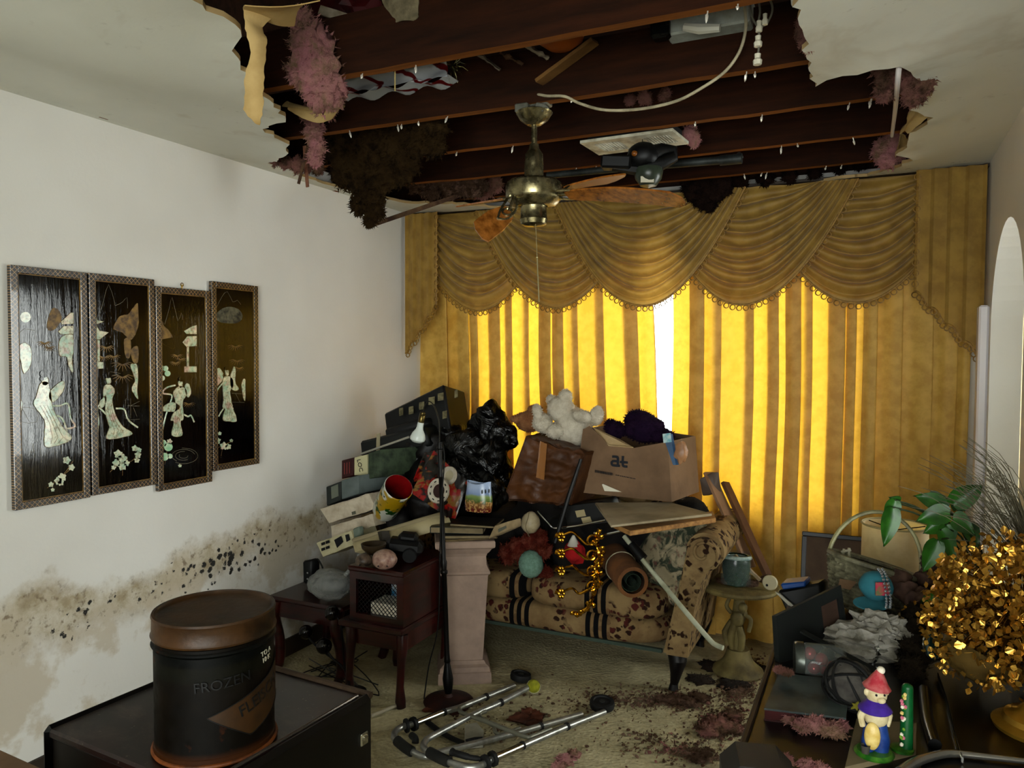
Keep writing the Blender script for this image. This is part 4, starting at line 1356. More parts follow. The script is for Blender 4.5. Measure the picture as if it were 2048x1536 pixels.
t.l(co, nz.inputs['Vector']); t.l(nz.outputs['Color'], sc_.inputs[0]); t.l(co, wv.inputs[0]); t.l(sc_.outputs[0], wv.inputs[1]); t.l(wv.outputs[0], vo.inputs['Vector'])
b = t.mix(t.math('MULTIPLY', t.ramp(vo.outputs['Distance'], (.40, 1.), (.50, 0.)), t.ramp(t.noise(co, 9, 3), (.44, 0.), (.5, 1.))), b, '#3f2a1c')
t.set(Base_Color=b, Roughness=.9)
t.b.inputs['Specular IOR Level'].default_value = .15
t.bump(t.noise(co, 120, 3), .3, .003)
M_FLORALP = t.m
SXL, SXR, SYF, SYB = -2.28, -.85, 3.46, 4.12
sofa = root('sofa', (-1.219, 3.8, 0), 'floral striped sofa with a scrolled arm, buried under the pile', 'sofa')


def cushion(x0, x1, y0, y1, z0, z1, r=.045):
    def fn(u, v):
        a = 2 * PI * u
        ex = math.copysign(abs(math.cos(a)) ** .35, math.cos(a)); ey = math.copysign(abs(math.sin(a)) ** .35, math.sin(a))
        ph = -PI / 2 + PI * v
        k = math.cos(ph) ** .14 if abs(v - .5) < .4999 else 0
        zz = math.copysign(abs(math.sin(ph)) ** .75, math.sin(ph))
        return V(((x0 + x1) / 2 + (x1 - x0) / 2 * ex * k, (y0 + y1) / 2 + (y1 - y0) / 2 * ey * k, (z0 + z1) / 2 + (z1 - z0) / 2 * zz * (1 - .06 * noise.noise(V((ex * 2, ey * 2, x0))))))
    return MB().grid(56, 17, fn, closed=True)


cushion(SXL, SXR + .01, SYF + .005, SYB, .175, .315).build('seat_base', M_FLORAL, sofa, 'all')
cushion(SXL + .06, -1.565, SYF - .01, SYB - .1, .305, .45).build('seat_cushion', M_FLORAL, sofa, 'all')
cushion(-1.56, SXR - .005, SYF - .01, SYB - .1, .305, .45).build('seat_cushion', M_FLORAL, sofa, 'all')
cushion(SXL, SXR, SYB - .13, SYB + .04, .18, .86).build('backrest', M_FLORALP, sofa, 'all')
prof = [(-.86, .17), (-.745, .17), (-.715, .40), (-.675, .56), (-.64, .60)] + [(-.675 + .085 * math.cos(a), .665 + .085 * math.sin(a)) for a in [-.6 + i * .28 for i in range(15)]] + [(-.765, .62), (-.80, .45)]
for side in (0, 1):
    pf = prof if side == 0 else [(-3.13 - x, z) for (x, z) in prof]
    MB().prism([(x, z) for x, z in pf], (0, SYB, 0), (1, 0, 0), (0, 0, 1), SYB - SYF - .03).build('arm', M_FLORALP, sofa, 35)
    sgn = 1 if side == 0 else -1
    fp = [(x * (1 if side == 0 else 1), z) for x, z in pf]
    cx = sum(p[0] for p in fp) / len(fp)
    MB().prism([(cx + (p[0] - cx) * .86, .40 + (p[1] - .40) * .95) for p in fp], (0, SYF + .03, 0), (1, 0, 0), (0, 0, 1), .045).build('arm_front', M_FLORALP, sofa, 35)
    sp = []
    c0 = (-.675, .665) if side == 0 else (-2.455, .665)
    for i in range(26):
        a = sgn * (-1.6 + i * .30) + (PI if side else 0)
        r = .078 * (1 - i / 30)
        sp.append((c0[0] + r * math.cos(a), SYF - .018, c0[1] + r * math.sin(a)))
    MB().tube(sp, .008, 6).build('scroll_piping', M_FLORALP, sofa)
for x, y in ((-.80, SYF + .04), (-2.28, SYF + .04), (-.80, SYB - .02), (-2.28, SYB - .02)):
    MB().tube([(x, y, .19), (x + .01, y - .02, .15), (x, y - .01, .08), (x - .01, y, .03), (x - .012, y - .008, .0)], [.045, .042, .026, .018, .024], 10).build('leg', M_DARKW, sofa)
MB().box((-1.565, SYF + .03, .178), (1.40, .02, .016)).build('dust_cloth_edge', mat('grey_green_cloth', '#4e5a50', rough=.9), sofa)
clump('dark heap of clothes and rags filling the sofa seat', [(1010, 1060, 55, 3.75), (1080, 1040, 60, 3.8), (1150, 1080, 60, 3.75), (1230, 1060, 60, 3.85), (1310, 1060, 55, 3.85), (1120, 1000, 50, 3.9), (950, 1000, 60, 3.85), (1380, 1030, 36, 3.9)], 3.8, mat('dark_rags', '#16120f', '#2a2018', rough=.9, scale=6), 71, flat=.9, shard=.01, n=100, amp=.35, name='clothes_heap', group='heaps of dark rags')
cl = bpy.data.objects['clothes_heap']; cl['category'] = 'clothes'; cl['kind'] = 'stuff'

# cushions, rug roll, round things on the sofa
t = NT('green_cream_floral'); co = t.coord('Object')
b = t.mix(t.ramp(t.noise(co, 13, 4, .6, 1.0), (.44, 0.), (.56, 1.)), '#3c4630', '#a89c82')
b = t.mix(t.ramp(t.noise(co, 21, 3), (.58, 0.), (.66, .8)), b, '#7d5348')
t.set(Base_Color=b, Roughness=.85); M_GFLOR = t.m


def pillow(label, c, sx, sy, sz, rot, m, name='throw_pillow', cat='pillow', group=None):
    R = Euler(rot).to_matrix()
    c = V(c)

    def fn(u, v):
        a = 2 * PI * u; ph = -PI / 2 + PI * v
        e = .45
        cx = math.copysign(abs(math.cos(a)) ** e, math.cos(a)); cy = math.copysign(abs(math.sin(a)) ** e, math.sin(a))
        k = abs(math.cos(ph)) ** .45
        return c + R @ V((sx * cx * k * (1 - .1 * (1 - abs(math.sin(2 * a)))), sy * math.sin(ph) * (.4 + .6 * (1 - k * k * .6)), sz * cy * k + .012 * noise.noise(V((u * 6, v * 6, sx)))))
    return tag(MB().grid(40, 15, fn, closed=True).build(name, m, None, 'all'), label, cat, group)


pillow('green and cream floral pillow slumped against the scrolled sofa arm', A(1345, 1110, 3.66) + V((0, .02, 0)), .20, .07, .21, (-.35, .35, -.5), M_GFLOR)
pillow('dark green floral pillow behind the white stick on the sofa', A(1310, 1085, 3.80) + V((0, .05, 0)), .18, .06, .18, (-.3, -.2, .2), mat('dark_green_floral', '#2c3324', '#5c5640', rough=.9, scale=18))
t = NT('rolled_rug_back'); co = t.coord('Object')
t.set(Base_Color=t.mix(t.ramp(t.noise(co, 8, 5), (.35, 0.), (.65, 1.)), '#8a5f2e', '#5c3c1c'), Roughness=.9); t.bump(t.noise(co, 120, 2), .4, .003); M_RUG = t.m
e0, e1 = A(1212, 1095, 3.86), A(1266, 1165, 3.40)
rug = root('rolled_rug', e1 - V((0, 0, .075)), 'rolled brown rug lying on the sofa with a dark green inside', 'rug')
ax = (e1 - e0)
m4 = frame(e1, ax, (1, 0, 0))
MB(m4).lathe([(.055, 0), (.072, .0), (.074, -.01), (.074, -ax.length), (.055, -ax.length)], 26).build('outer_wrap', M_RUG, rug)
sp = [V(((.066 - .0016 * i) * math.cos(i * .42), (.066 - .0016 * i) * math.sin(i * .42), -.012)) for i in range(34)]
mb = MB(m4)
for a, bq in zip(sp, sp[1:]): mb.add([a, bq, bq - V((0, 0, .3)), a - V((0, 0, .3)), a * .93, bq * .93, bq * .93 - V((0, 0, .3)), a * .93 - V((0, 0, .3))], [(0, 1, 2, 3), (4, 7, 6, 5), (0, 4, 5, 1)])
mb.build('inner_spiral', mat('rug_pile_green', '#27382c', '#3d4a34', rough=.95, scale=30), rug)
MB(m4).torus((0, 0, -.22), .076, .003, (0, 0, 1), 24, 5).build('tie_string', M_CABLE, rug)
p = A(1062, 1128, 3.46)
tag(MB().blob(p, (.062, .060, .068), 4, .06, 6, 3).build('knitted_ball', mat('mint_wool', '#87a294', '#74907f', rough=.95, scale=60, bump=.6, bscale=160)), 'mint green woolly ball at the sofa edge beside the pedestal', 'ball')
clump('dusty pink artificial flowers beside the mint green ball', [(1035, 1098, 20), (1060, 1085, 18), (1085, 1100, 16), (1015, 1110, 16), (1046, 1118, 12), (1092, 1148, 12), (1080, 1075, 12)], 3.50, fluff_mat('faded_flower_fabric', '#8a4238', '#6a3826', '#a86a58'), 73, n=900, shard=.018, name='artificial_flowers', group='artificial flowers on the sofa')['category'] = 'flowers'
p = A(1061, 1048, 3.45)
mb = MB().blob(p, (.048, .05, .062), 3, .05, 2, 5, fn=lambda q: 1 - .25 * max(0, -q.z))
eg = root('porcelain_egg', p - V((0, 0, .06)), 'ivory egg shaped ornament on the rags behind the pedestal', 'ornament')
mb.build('shell', mat('ivory_porcelain', '#b9ad93', '#978a70', rough=.4, scale=14), eg)
MB().tube([p + V((.004 * math.sin(i), -.0495 * math.cos((i - 5) * .26), .062 * math.sin((i - 5) * .26))) for i in range(11)], .002, 5).build('ridge', mat('ivory_ridge', '#8c8068', rough=.5), eg)
# red and white santa stocking
p = A(1150, 1105, 3.48)
st = root('red_stocking', p - V((0, 0, .06)), 'red felt ornament with a white peak behind the brass candelabra', 'ornament')
MB().blob(p, (.055, .03, .055), 3, .25, 2, 8).build('felt_body', mat('red_felt', '#b0161c', '#7a0e12', rough=.9), st)
MB().lathe([(.03, 0), (.022, .02), (.006, .05), (0, .052)], 12, p + V((-.005, -.01, .035))).build('white_tip', mat('white_felt', '#c9c4b8', rough=.9), st)

# brass candelabra
t = NT('polished_brass'); co = t.coord('Object')
t.set(Base_Color=t.mix(t.ramp(t.noise(co, 30, 3), (.4, 0.), (.65, 1.)), '#e8b84c', '#96691c'), Metallic=1.0, Roughness=.18); M_BRASS = t.m
cy = 3.37
can = root('brass_candelabra', A(1175, 1228, cy), 'ornate brass candelabra with flower sconces hanging down the sofa front', 'candelabra')
spine = smooth_path([A(1200, 1058, cy), A(1192, 1085, cy), A(1198, 1110, cy), A(1190, 1135, cy), A(1197, 1160, cy), A(1188, 1185, cy), A(1178, 1210, cy), A(1160, 1226, cy), A(1145, 1228, cy)], 6)
MB().tube(spine, [.009 + .004 * math.sin(i * 1.3) for i in range(len(spine))], 8).build('stem', M_BRASS, can)
for i, (sy, ty) in enumerate(((1078, 1072), (1108, 1105), (1140, 1140), (1170, 1185))):
    pts = [A(1192, sy, cy), A(1175, sy + 10, cy - .02), A(1158, ty + 2, cy - .03), A(1145, ty - 8, cy - .03), A(1130, ty - 4, cy - .03), A(1122, ty + 2, cy - .03)]
    b = MB().tube(smooth_path(pts, 5), [.0075 - .0001 * k for k in range(26)], 7)
    arm = b.build('scroll_arm', M_BRASS, can)
    e = V(pts[-1])
    fl = MB()
    for k in range(6):
        a = k * PI / 3
        fl.blob(e + (c_r * math.cos(a) * .012 + c_u * math.sin(a) * .016) - c_f * .004, (.010, .007, .012), 1)
    fl.lathe([(0, 0), (.008, .004), (.015, .02), (.012, .022), (0, .006)], 10, e + V((-.006, 0, 0)), (0, -1.2, 0))
    fl.build('flower_cup', M_BRASS, arm)
    cc = A(1184, sy + 4, cy - .012)
    sp = [cc + (c_r * math.cos(k * .5) + c_u * math.sin(k * .5)) * (.030 - .0014 * k) for k in range(16)]
    MB().tube(sp, [.0055] * 14 + [.007, .009], 6).build('scroll', M_BRASS, can)
rn = random.Random(4)
for k in range(36):
    p = spine[min(len(spine) - 1, 2 + (k * 2) % (len(spine) - 2))] + c_r * rn.uniform(-.02, .022) + c_u * rn.uniform(-.008, .008) - c_f * rn.uniform(.0, .02)
    MB().blob(p, (.011, .008, .014), 1, rot=(rn.random(), rn.random(), rn.random())).build('leaf_boss', M_BRASS, can)

# stick, chrome tube, black pole, black electronics
st = root('white_cane', A(1445, 1298, 3.28), 'long white tubular stick leaning down past the sofa arm', 'stick')
MB().tube(smooth_path([A(1248, 1072, 3.46), A(1290, 1125, 3.42), A(1370, 1222, 3.34), A(1418, 1278, 3.30), A(1432, 1290, 3.29), A(1446, 1296, 3.28)], 6), .011, 10).build('shaft', mat('aged_white_tube', '#b9bba8', '#9a9a84', rough=.4), st)
MB().tube([A(1262, 1088, 3.45), A(1286, 1118, 3.43)], [.02, .026], 10).build('grip_clamp', M_BLK, st)
tag(MB().tube(smooth_path([A(1188, 1066, 3.4), A(1205, 1069, 3.4), A(1232, 1064, 3.4), A(1257, 1058, 3.4)], 5), .006, 8).build('chrome_tube', M_CHROME), 'short bent chrome tube above the brass candelabra', 'tube')
tag(MB().tube([A(1162, 918, 3.42), A(1138, 990, 3.38), A(1110, 1085, 3.36)], [.008, .011, .012], 8).build('umbrella_pole', M_BLK), 'black pole leaning against the wet brown box', 'pole')
tag(MB().tube(smooth_path([A(1076, 1022, 3.42), A(1096, 1045, 3.4), A(1110, 1056, 3.4), A(1150, 1052, 3.4), A(1210, 1040, 3.42)], 5), .005, 8).build('chrome_rail', M_CHROME), 'thin chrome rail running under the black console', 'rail')
con = root('game_console', A(1175, 1055, 3.5), 'black electronic console with pale stickers under the cardboard boxes', 'electronics')
slab('case', [(1125, 1012), (1205, 1002), (1222, 1046), (1135, 1056)], 3.48, (.02, .16, .0), M_BLK, parent=con)
for k, (q) in enumerate(([(1150, 1022), (1168, 1019), (1172, 1032), (1154, 1035)], [(1162, 1036), (1180, 1033), (1184, 1044), (1166, 1047)])):
    slab('sticker', q, 3.477, (0, .003, 0), mat('cream_sticker', '#a89c7c', rough=.7), parent=con, bev=0)
# boards lying over the sofa
M_BOARD = mat('pale_board', '#a89c84', '#8c7f66', rough=.8, scale=5)


def plank_z(name, quad, z, th, m, label, cat, group=None):
    P = [at(*q, z=z) for q in quad]
    mb = MB().add([p for p in P] + [p - V((0, 0, th)) for p in P], [(0, 1, 2, 3), (7, 6, 5, 4), (0, 4, 5, 1), (1, 5, 6, 2), (2, 6, 7, 3), (3, 7, 4, 0)])
    o = mb.build(name, m, None, False)
    bevel_mesh(o, min(.003, th * .3))
    return tag(o, label, cat, group)


plank_z('white_board', [(1190, 1005), (1340, 1004), (1425, 1027), (1222, 1050)], .855, .012, M_BOARD, 'large off-white board lying under the printed cardboard box', 'board')
plank_z('wooden_plank', [(1225, 1046), (1425, 1022), (1432, 1036), (1260, 1062)], .80, .022, mat('raw_pine', '#b08a58', '#8f6c40', rough=.8, scale=6, sx=(1, 8, 8)), 'raw pine plank lying below the off-white board', 'plank')

# ------------------------------------------------------------------ cardboard boxes and plush toys
bx = root('cardboard_box', A(1250, 1003, 3.62), 'open cardboard box printed with a dark logo, holding a purple plush', 'box')
P = dict(a=A(1168, 858, 3.60), b=A(1333, 884, 3.56), c=A(1341, 1004, 3.55), d=A(1152, 984, 3.60))
dv = V((.06, .33, 0))
T = .006


def sheet(nm, q, m, parent, th=T, bev=0, smooth=False):
    q = [V(p) for p in q]
    n = (q[1] - q[0]).cross(q[3] - q[0]).normalized() * th
    mb = MB().add(q + [p + n for p in q], [(3, 2, 1, 0), (4, 5, 6, 7), (0, 1, 5, 4), (1, 2, 6, 5), (2, 3, 7, 6), (3, 0, 4, 7)])
    return mb.build(nm, m, parent, smooth)


top_l = P['a'] + V((.0, .0, -.01))
f = MB()
# front wall with its notched upper edge
poly = [P['d'], P['c'], P['b'], A(1267, 896, 3.575), A(1217, 892, 3.585), A(1205, 876, 3.59), A(1178, 852, 3.60), P['a']]
n = (P['c'] - P['d']).cross(P['a'] - P['d']).normalized() * -T
f.add(poly + [p + n for p in poly], [tuple(range(8)), tuple(range(15, 7, -1))] + [(i, i + 8, (i + 1) % 8 + 8, (i + 1) % 8) for i in range(8)])
f.build('front_wall', M_CARD, bx, False)
sheet('side_wall', [P['c'], P['c'] + dv, P['b'] + dv, P['b']], M_CARD, bx)
sheet('side_wall', [P['d'] + dv, P['d'], P['a'], P['a'] + dv], M_CARD, bx)
sheet('back_wall', [P['c'] + dv, P['d'] + dv, P['a'] + dv, P['b'] + dv], M_CARD, bx)
sheet('bottom', [P['d'], P['c'], P['c'] + dv, P['d'] + dv], M_CARD, bx)
sheet('flap', [A(1217, 892, 3.585), A(1267, 896, 3.575), A(1240, 880, 3.68), A(1186, 856, 3.68)], mat('pale_card_inside', '#c9b490', '#b39d78', rough=.85), bx)
fm = face_frame(P['a'], P['b'], P['d'], .003)
# the printed logo and the lines under it
cx = lambda px, py: A(px, py, 3.574)
lm = face_frame(A(1218, 903, 3.574), A(1262, 906, 3.574), A(1218, 938, 3.574), .004)
LU = (A(1262, 906, 3.574) - A(1218, 903, 3.574)).length / 169.0      # one unit of the logo drawing
M_LOGO = mat('logo_ink', '#2c3038', rough=.8)
for nm_, strokes in (('printed_logo', [[(1052, 650), (1085, 650), (1096, 662), (1096, 712)], [(1096, 683), (1062, 683), (1050, 692), (1050, 706), (1062, 715), (1112, 715)]]), ('printed_logo', [[(1134, 640), (1134, 704), (1146, 716), (1170, 716)], [(1112, 686), (1172, 686)]])):
    lg = MB(lm)
    for st_ in strokes:
        lg.tube(smooth_path([V(((x - 1110) * LU, (680 - y) * LU, 0)) for x, y in st_], 4), 10 * LU, 6, flat=(0, 0, 1))
    lg.build(nm_, M_LOGO, bx)
lm2 = face_frame(A(1222, 934, 3.574), A(1258, 937, 3.574), A(1222, 938, 3.574), .004)
lettering('allied transport', .0125, lm2, M_INK, bx, 'printed_line') if False else None
for (x0, y0, x1, y1, h) in ((1190, 945, 1226, 951, 5), (1232, 951, 1284, 961, 2)):
    a, b2 = A(x0, y0, 3.572), A(x1, y1, 3.571)
    hh = h * dpt(a)
    mb = MB()
    k = 0.0
    r2 = random.Random(x0)
    while k < 1:
        w2 = r2.uniform(.02, .05)
        q0, q1 = a.lerp(b2, k), a.lerp(b2, min(1, k + w2))
        mb.add([q0, q1, q1 + V((0, 0, hh)), q0 + V((0, 0, hh))], [(0, 1, 2, 3)])
        k += w2 + r2.uniform(.008, .03)
    mb.v = [p + n * -.35 for p in mb.v]
    pl = mb.build('printed_line', M_INK, bx, False); pl['kind'] = 'stuff'
slab('paper_patch', [(1204, 969), (1206, 968), (1243, 984), (1209, 982)], 3.571, (0, .002, 0), mat('white_patch', '#d9d4c4', rough=.7), parent=bx, bev=0)
# wet brown box
wb = root('wet_cardboard_box', A(1080, 1010, 3.52), 'crumpled wet brown cardboard box beside the black bags', 'box')
fq = [A(1052, 872, 3.50), A(1168, 908, 3.48), A(1142, 1013, 3.48), A(1005, 1000, 3.52)]


def crump(nm, q, m, parent, seed, amp=.012, n=22, th=.006):
    q = [V(p) for p in q]
    nr = (q[1] - q[0]).cross(q[3] - q[0]).normalized()

    def fn(u, v, o=0):
        p = q[0].lerp(q[1], u).lerp(q[3].lerp(q[2], u), v)
        e = min(1, 6 * u, 6 * (1 - u)) * .7 + .3
        return p + nr * (amp * e * noise.turbulence(V((u * 2.5, v * 4, seed)), 3, True) + o) + V((0, 0, amp * .7 * noise.noise(V((u * 6, 0, seed)))))
    mb = MB().grid(n, n, lambda u, v: fn(u, v, 0), flip=True).grid(n, n, lambda u, v: fn(u, v, th))
    return mb.build(nm, m, parent, 'all')


dw = V((.03, .26, .01))
crump('front_wall', fq, M_CARDW, wb, 1, .034, 34)
crump('side_wall', [fq[1], fq[1] + dw, fq[2] + dw, fq[2]], M_CARDW, wb, 2, .006)
crump('side_wall', [fq[0] + dw, fq[0], fq[3], fq[3] + dw], M_CARDW, wb, 3, .006)
crump('back_wall', [fq[1] + dw, fq[0] + dw, fq[3] + dw, fq[2] + dw], M_CARDW, wb, 4, .006)
crump('bottom', [fq[3], fq[2], fq[2] + dw, fq[3] + dw], M_CARDW, wb, 5, .003)
crump('top_flap', [fq[0] + dw * .9 + V((.02, 0, -.02)), fq[1] + dw * .9 + V((0, 0, -.02)), fq[1], fq[0]], M_CARDW, wb, 6, .01)
crump('tape_strip', [A(1080, 882, 3.485), A(1094, 888, 3.485), A(1088, 960, 3.485), A(1072, 955, 3.485)], mat('brown_tape', '#9a7044', rough=.3), wb, 7, .004, 8, .001)

M_WPLUSH = mat('white_plush', '#d8d0c0', '#c2b8a6', rough=1, scale=25, bump=.8, bscale=130)
M_TPLUSH = mat('tan_plush', '#8a6040', '#a8805c', rough=1, scale=20, bump=.8, bscale=130)
M_PPLUSH = fluff_mat('purple_plush', '#3c2a48', '#4c3350', '#2a1c34')


def toy(name, label, y, parts, fuzz=0):
    p0 = A(parts[0][2], parts[0][3], y)
    o = root(name, p0 - V((0, 0, .12)), label, 'plush toy', 'plush toys on the boxes')
    rn = random.Random(len(label))
    for (nm, m, px, py, rx, rz, dy, *rot) in parts:
        p = A(px, py, y + dy); k = dpt(p)
        mb = MB()
        mb.blob(p, (rx * k, (rx + rz) / 2 * k * .9, rz * k), 3, .08, 2.5, px, rot=(0, rot[0] if rot else 0, 0))
        if fuzz:
            vs = list(mb.v)
            mb.shards([(q, (q - p).normalized()) for q in vs], fuzz, rn, 3, 1.6)
        mb.build(nm, m, o, 'all')
    return o


toy('white_teddy_bear', 'white plush bear slumped between the two cardboard boxes', 3.72, [('body', M_WPLUSH, 1146, 855, 40, 42, .02), ('head', M_WPLUSH, 1122, 818, 28, 28, 0), ('muzzle', M_WPLUSH, 1131, 794, 14, 15, -.01), ('ear', M_WPLUSH, 1102, 800, 9, 10, .02), ('arm', M_WPLUSH, 1165, 833, 22, 13, -.06, .15), ('leg', M_WPLUSH, 1193, 832, 14, 20, -.03, .2), ('leg', M_WPLUSH, 1110, 862, 20, 16, -.07)], .006)
toy('tan_plush_dog', 'tan and cream plush animal behind the wet brown box', 3.68, [('body', M_TPLUSH, 1062, 842, 34, 22, .03), ('paw', M_WPLUSH, 1085, 846, 21, 20, -.03), ('ear', M_WPLUSH, 1076, 826, 10, 18, -.05, -.3), ('snout', M_TPLUSH, 1038, 838, 18, 9, 0), ('head', M_TPLUSH, 1070, 818, 14, 8, .02)], .006)
toy('purple_plush_toy', 'fuzzy purple plush lying in the printed cardboard box', 3.72, [('body', M_PPLUSH, 1290, 858, 42, 28, .03), ('head', M_PPLUSH, 1278, 842, 30, 22, .06), ('arm', M_PPLUSH, 1232, 860, 20, 16, .0), ('foot', M_PPLUSH, 1325, 872, 22, 14, -.02), ('ear', M_PPLUSH, 1222, 852, 12, 12, .03)], .010)
tp = root('toy_package', A(1350, 930, 3.5), 'blister packed toy card hanging off the printed cardboard box', 'toy package')
slab('card', [(1326, 872), (1340, 868), (1352, 930), (1346, 930)], 3.52, (.01, .01, 0), mat('blue_card', '#4a6a88', '#39536c', rough=.5), parent=tp, bev=0)
slab('header_card', [(1325, 868), (1341, 866), (1343, 884), (1327, 886)], 3.515, (0, .004, 0), mat('cyan_white_card', '#b9c9c8', '#4aa0b0', rough=.5, scale=30), parent=tp, bev=0)
MB().blob(A(1362, 905, 3.53), (.03, .02, .05), 3, .3, 2, 3).build('blister', mat('tan_toy', '#b08a68', '#8c6a50', rough=.4), tp)

# black bin liners
def bag(label, blobs, y, seed, m=M_BLACKBAG, name='bin_bag', grp='black bin bags in the pile'):
    mb = MB()
    for k, bl_ in enumerate(blobs):
        px, py, r = bl_[:3]
        p = A(px, py, bl_[3] if len(bl_) > 3 else y); R = r * dpt(p)
        mb.blob(p, (R * 1.12, R * .85, R * 1.12), 4, .34, 1.5, seed + k)
    return tag(mb.build(name, m, None, 'all'), label, 'bag', grp)


bag('shiny black bin bag behind the tan plush animal', [(982, 850, 36, 3.66), (1000, 870, 30, 3.64), (1016, 880, 18, 3.62)], 3.66, 2)
bag('large dull black bin bag between the lamp and the wet brown box', [(935, 905, 46, 3.6), (975, 930, 46, 3.58), (920, 960, 44, 3.55), (970, 985, 40, 3.5), (905, 880, 30, 3.65)], 3.58, 6)
clump('dark tangle of rags under the black suitcases', [(830, 905, 45, 3.6), (800, 940, 42, 3.55), (850, 960, 42, 3.5), (870, 900, 40, 3.6), (760, 960, 30, 3.5), (800, 1050, 40, 3.35), (850, 1010, 40, 3.4)], 3.5, M_DARKW, 77, flat=.9, shard=.01, n=120, amp=.35, name='rag_tangle', group='heaps of dark rags')
bpy.data.objects['rag_tangle']['category'] = 'clothes'; bpy.data.objects['rag_tangle']['kind'] = 'stuff'

# ------------------------------------------------------------------ the stack against the left wall
cr = root('black_crate', A(840, 880, 3.75), 'black slotted plastic crate on top of the pile in the corner', 'crate')
slab('body', [(767, 827), (887, 768), (903, 872), (772, 866)], [3.62, 3.62, 3.60, 3.60], A(930, 782, 3.82) - A(887, 768, 3.62), M_BLK, parent=cr, bev=.010)
for (px, py, w) in ((802, 824, 8), (822, 821, 9), (843, 812, 10), (863, 802, 12), (881, 794, 11), (912, 788, 6), (889, 830, 8)):
    slab('paper_tag', [(px - w / 2, py - 7), (px + w / 2, py - 9), (px + w / 2, py + 6), (px - w / 2, py + 8)], 3.59, (0, .004, 0), mat('faded_tag', '#8c8568', '#5c563c', rough=.8, scale=40), parent=cr, bev=0)
sc2 = root('black_suitcase', A(790, 915, 3.5), 'flat black suitcase tied with pale tape below the slotted crate', 'suitcase')
slab('body', [(718, 883), (846, 852), (860, 892), (722, 920)], 3.50, (.05, .30, 0), mat('dark_green_case', '#141a15', '#0c0f0c', rough=.5), parent=sc2, bev=.012)
slab('lid', [(768, 858), (846, 836), (850, 856), (770, 874)], 3.54, (.05, .26, 0), M_BLK, parent=sc2, bev=.01)
slab('tape', [(753, 868), (760, 866), (759, 908), (752, 910)], 3.496, (0, .004, 0), mat('pale_tape', '#a39a80', rough=.8), parent=sc2, bev=0)
tag(MB().tube([A(722, 908, 3.47), A(818, 874, 3.44)], .006, 8).build('white_rod', mat('white_rod', '#a8a498', rough=.6)), 'thin white rod lying along the flat black suitcase', 'rod')


def book(label, quad, y, depth, m, name='book', cat='book', marks=None, grp='books and boxes against the left wall'):
    o = root(name, A(quad[3][0], quad[3][1], y), label, cat, grp)
    slab('cover', quad, y, depth, m, parent=o, bev=.003)
    if marks:
        for (q, mm) in marks: slab('printed_mark', q, y - .0025, (0, .002, 0), mm, parent=o, bev=0)
    return o


M_CREAMP = mat('cream_print', '#c2bd9c', rough=.7)
book('dark red book at the wall end of the upper book row', [(683, 921), (707, 915), (707, 951), (683, 958)], 3.33, (.02, .2, 0), mat('dark_red_book', '#4a1414', '#38100f', rough=.6), marks=[([(688 + 5 * i, 926 - i), (689.5 + 5 * i, 926 - i), (689.5 + 5 * i, 948 - i), (688 + 5 * i, 949 - i)], mat('faded_red_print', '#8a4a44', rough=.7)) for i in range(3)])
wbk = book('white book with black lettering in the upper book row', [(708, 915), (734, 909), (735, 951), (708, 951)], 3.33, (.02, .2, 0), M_CREAMP)
lm = face_frame(A(712, 916, 3.326), A(728, 912, 3.326), A(712, 950, 3.326), .002) @ Matrix.Rotation(-PI / 2, 4, 'Z')
lettering('LOC', .034, lm, M_INK, wbk)
book('mottled green box at the end of the upper book row', [(736, 906), (762, 899), (764, 954), (736, 958)], 3.31, (.10, .22, 0), mat('mottled_green', '#4c5a44', '#2c3626', rough=.7, scale=20), 'green_box', 'box')
book('dark grey binder with a pale spine label near the left wall', [(652, 974), (681, 963), (682, 1000), (653, 1012)], 3.26, (.02, .25, 0), mat('dark_grey_binder', '#3c403c', '#2c302c', rough=.6), 'ring_binder', 'binder', [([(662, 974), (676, 968), (677, 992), (663, 998)], mat('spine_label', '#787c70', rough=.7))])
book('plain light grey binder under the mottled green box', [(682, 961), (717, 951), (718, 987), (683, 999)], 3.24, (.06, .25, 0), mat('light_grey_binder', '#707876', '#5e6664', rough=.5), 'ring_binder', 'binder')
M_DBOOK = mat('black_book', '#15100f', '#241614', rough=.6)
book('thick black book under the two grey binders', [(655, 1012), (735, 984), (740, 992), (662, 1024)], 3.27, (.03, .22, 0), M_DBOOK)


def torn_box(label, quad, y, depth, seed, m=M_WHITEC, marks=None):
    o = root('white_carton', A(quad[3][0], quad[3][1], y), label, 'box', 'books and boxes against the left wall')
    q = [A(a, b, y) for a, b in quad]; d = V(depth)
    crump('front', q, m, o, seed, .006, 14, .004)
    crump('top', [q[0] + d, q[1] + d, q[1], q[0]], m, o, seed + 1, .006, 14, .004)
    crump('side', [q[1], q[1] + d, q[2] + d, q[2]], m, o, seed + 2, .005, 10, .004)
    crump('underside', [q[3], q[2], q[2] + d, q[3] + d], m, o, seed + 3, .003, 8, .004)
    for (qq, mm) in (marks or []): slab('printed_mark', qq, y - .008, (0, .002, 0), mm, parent=o, bev=0)
    return o


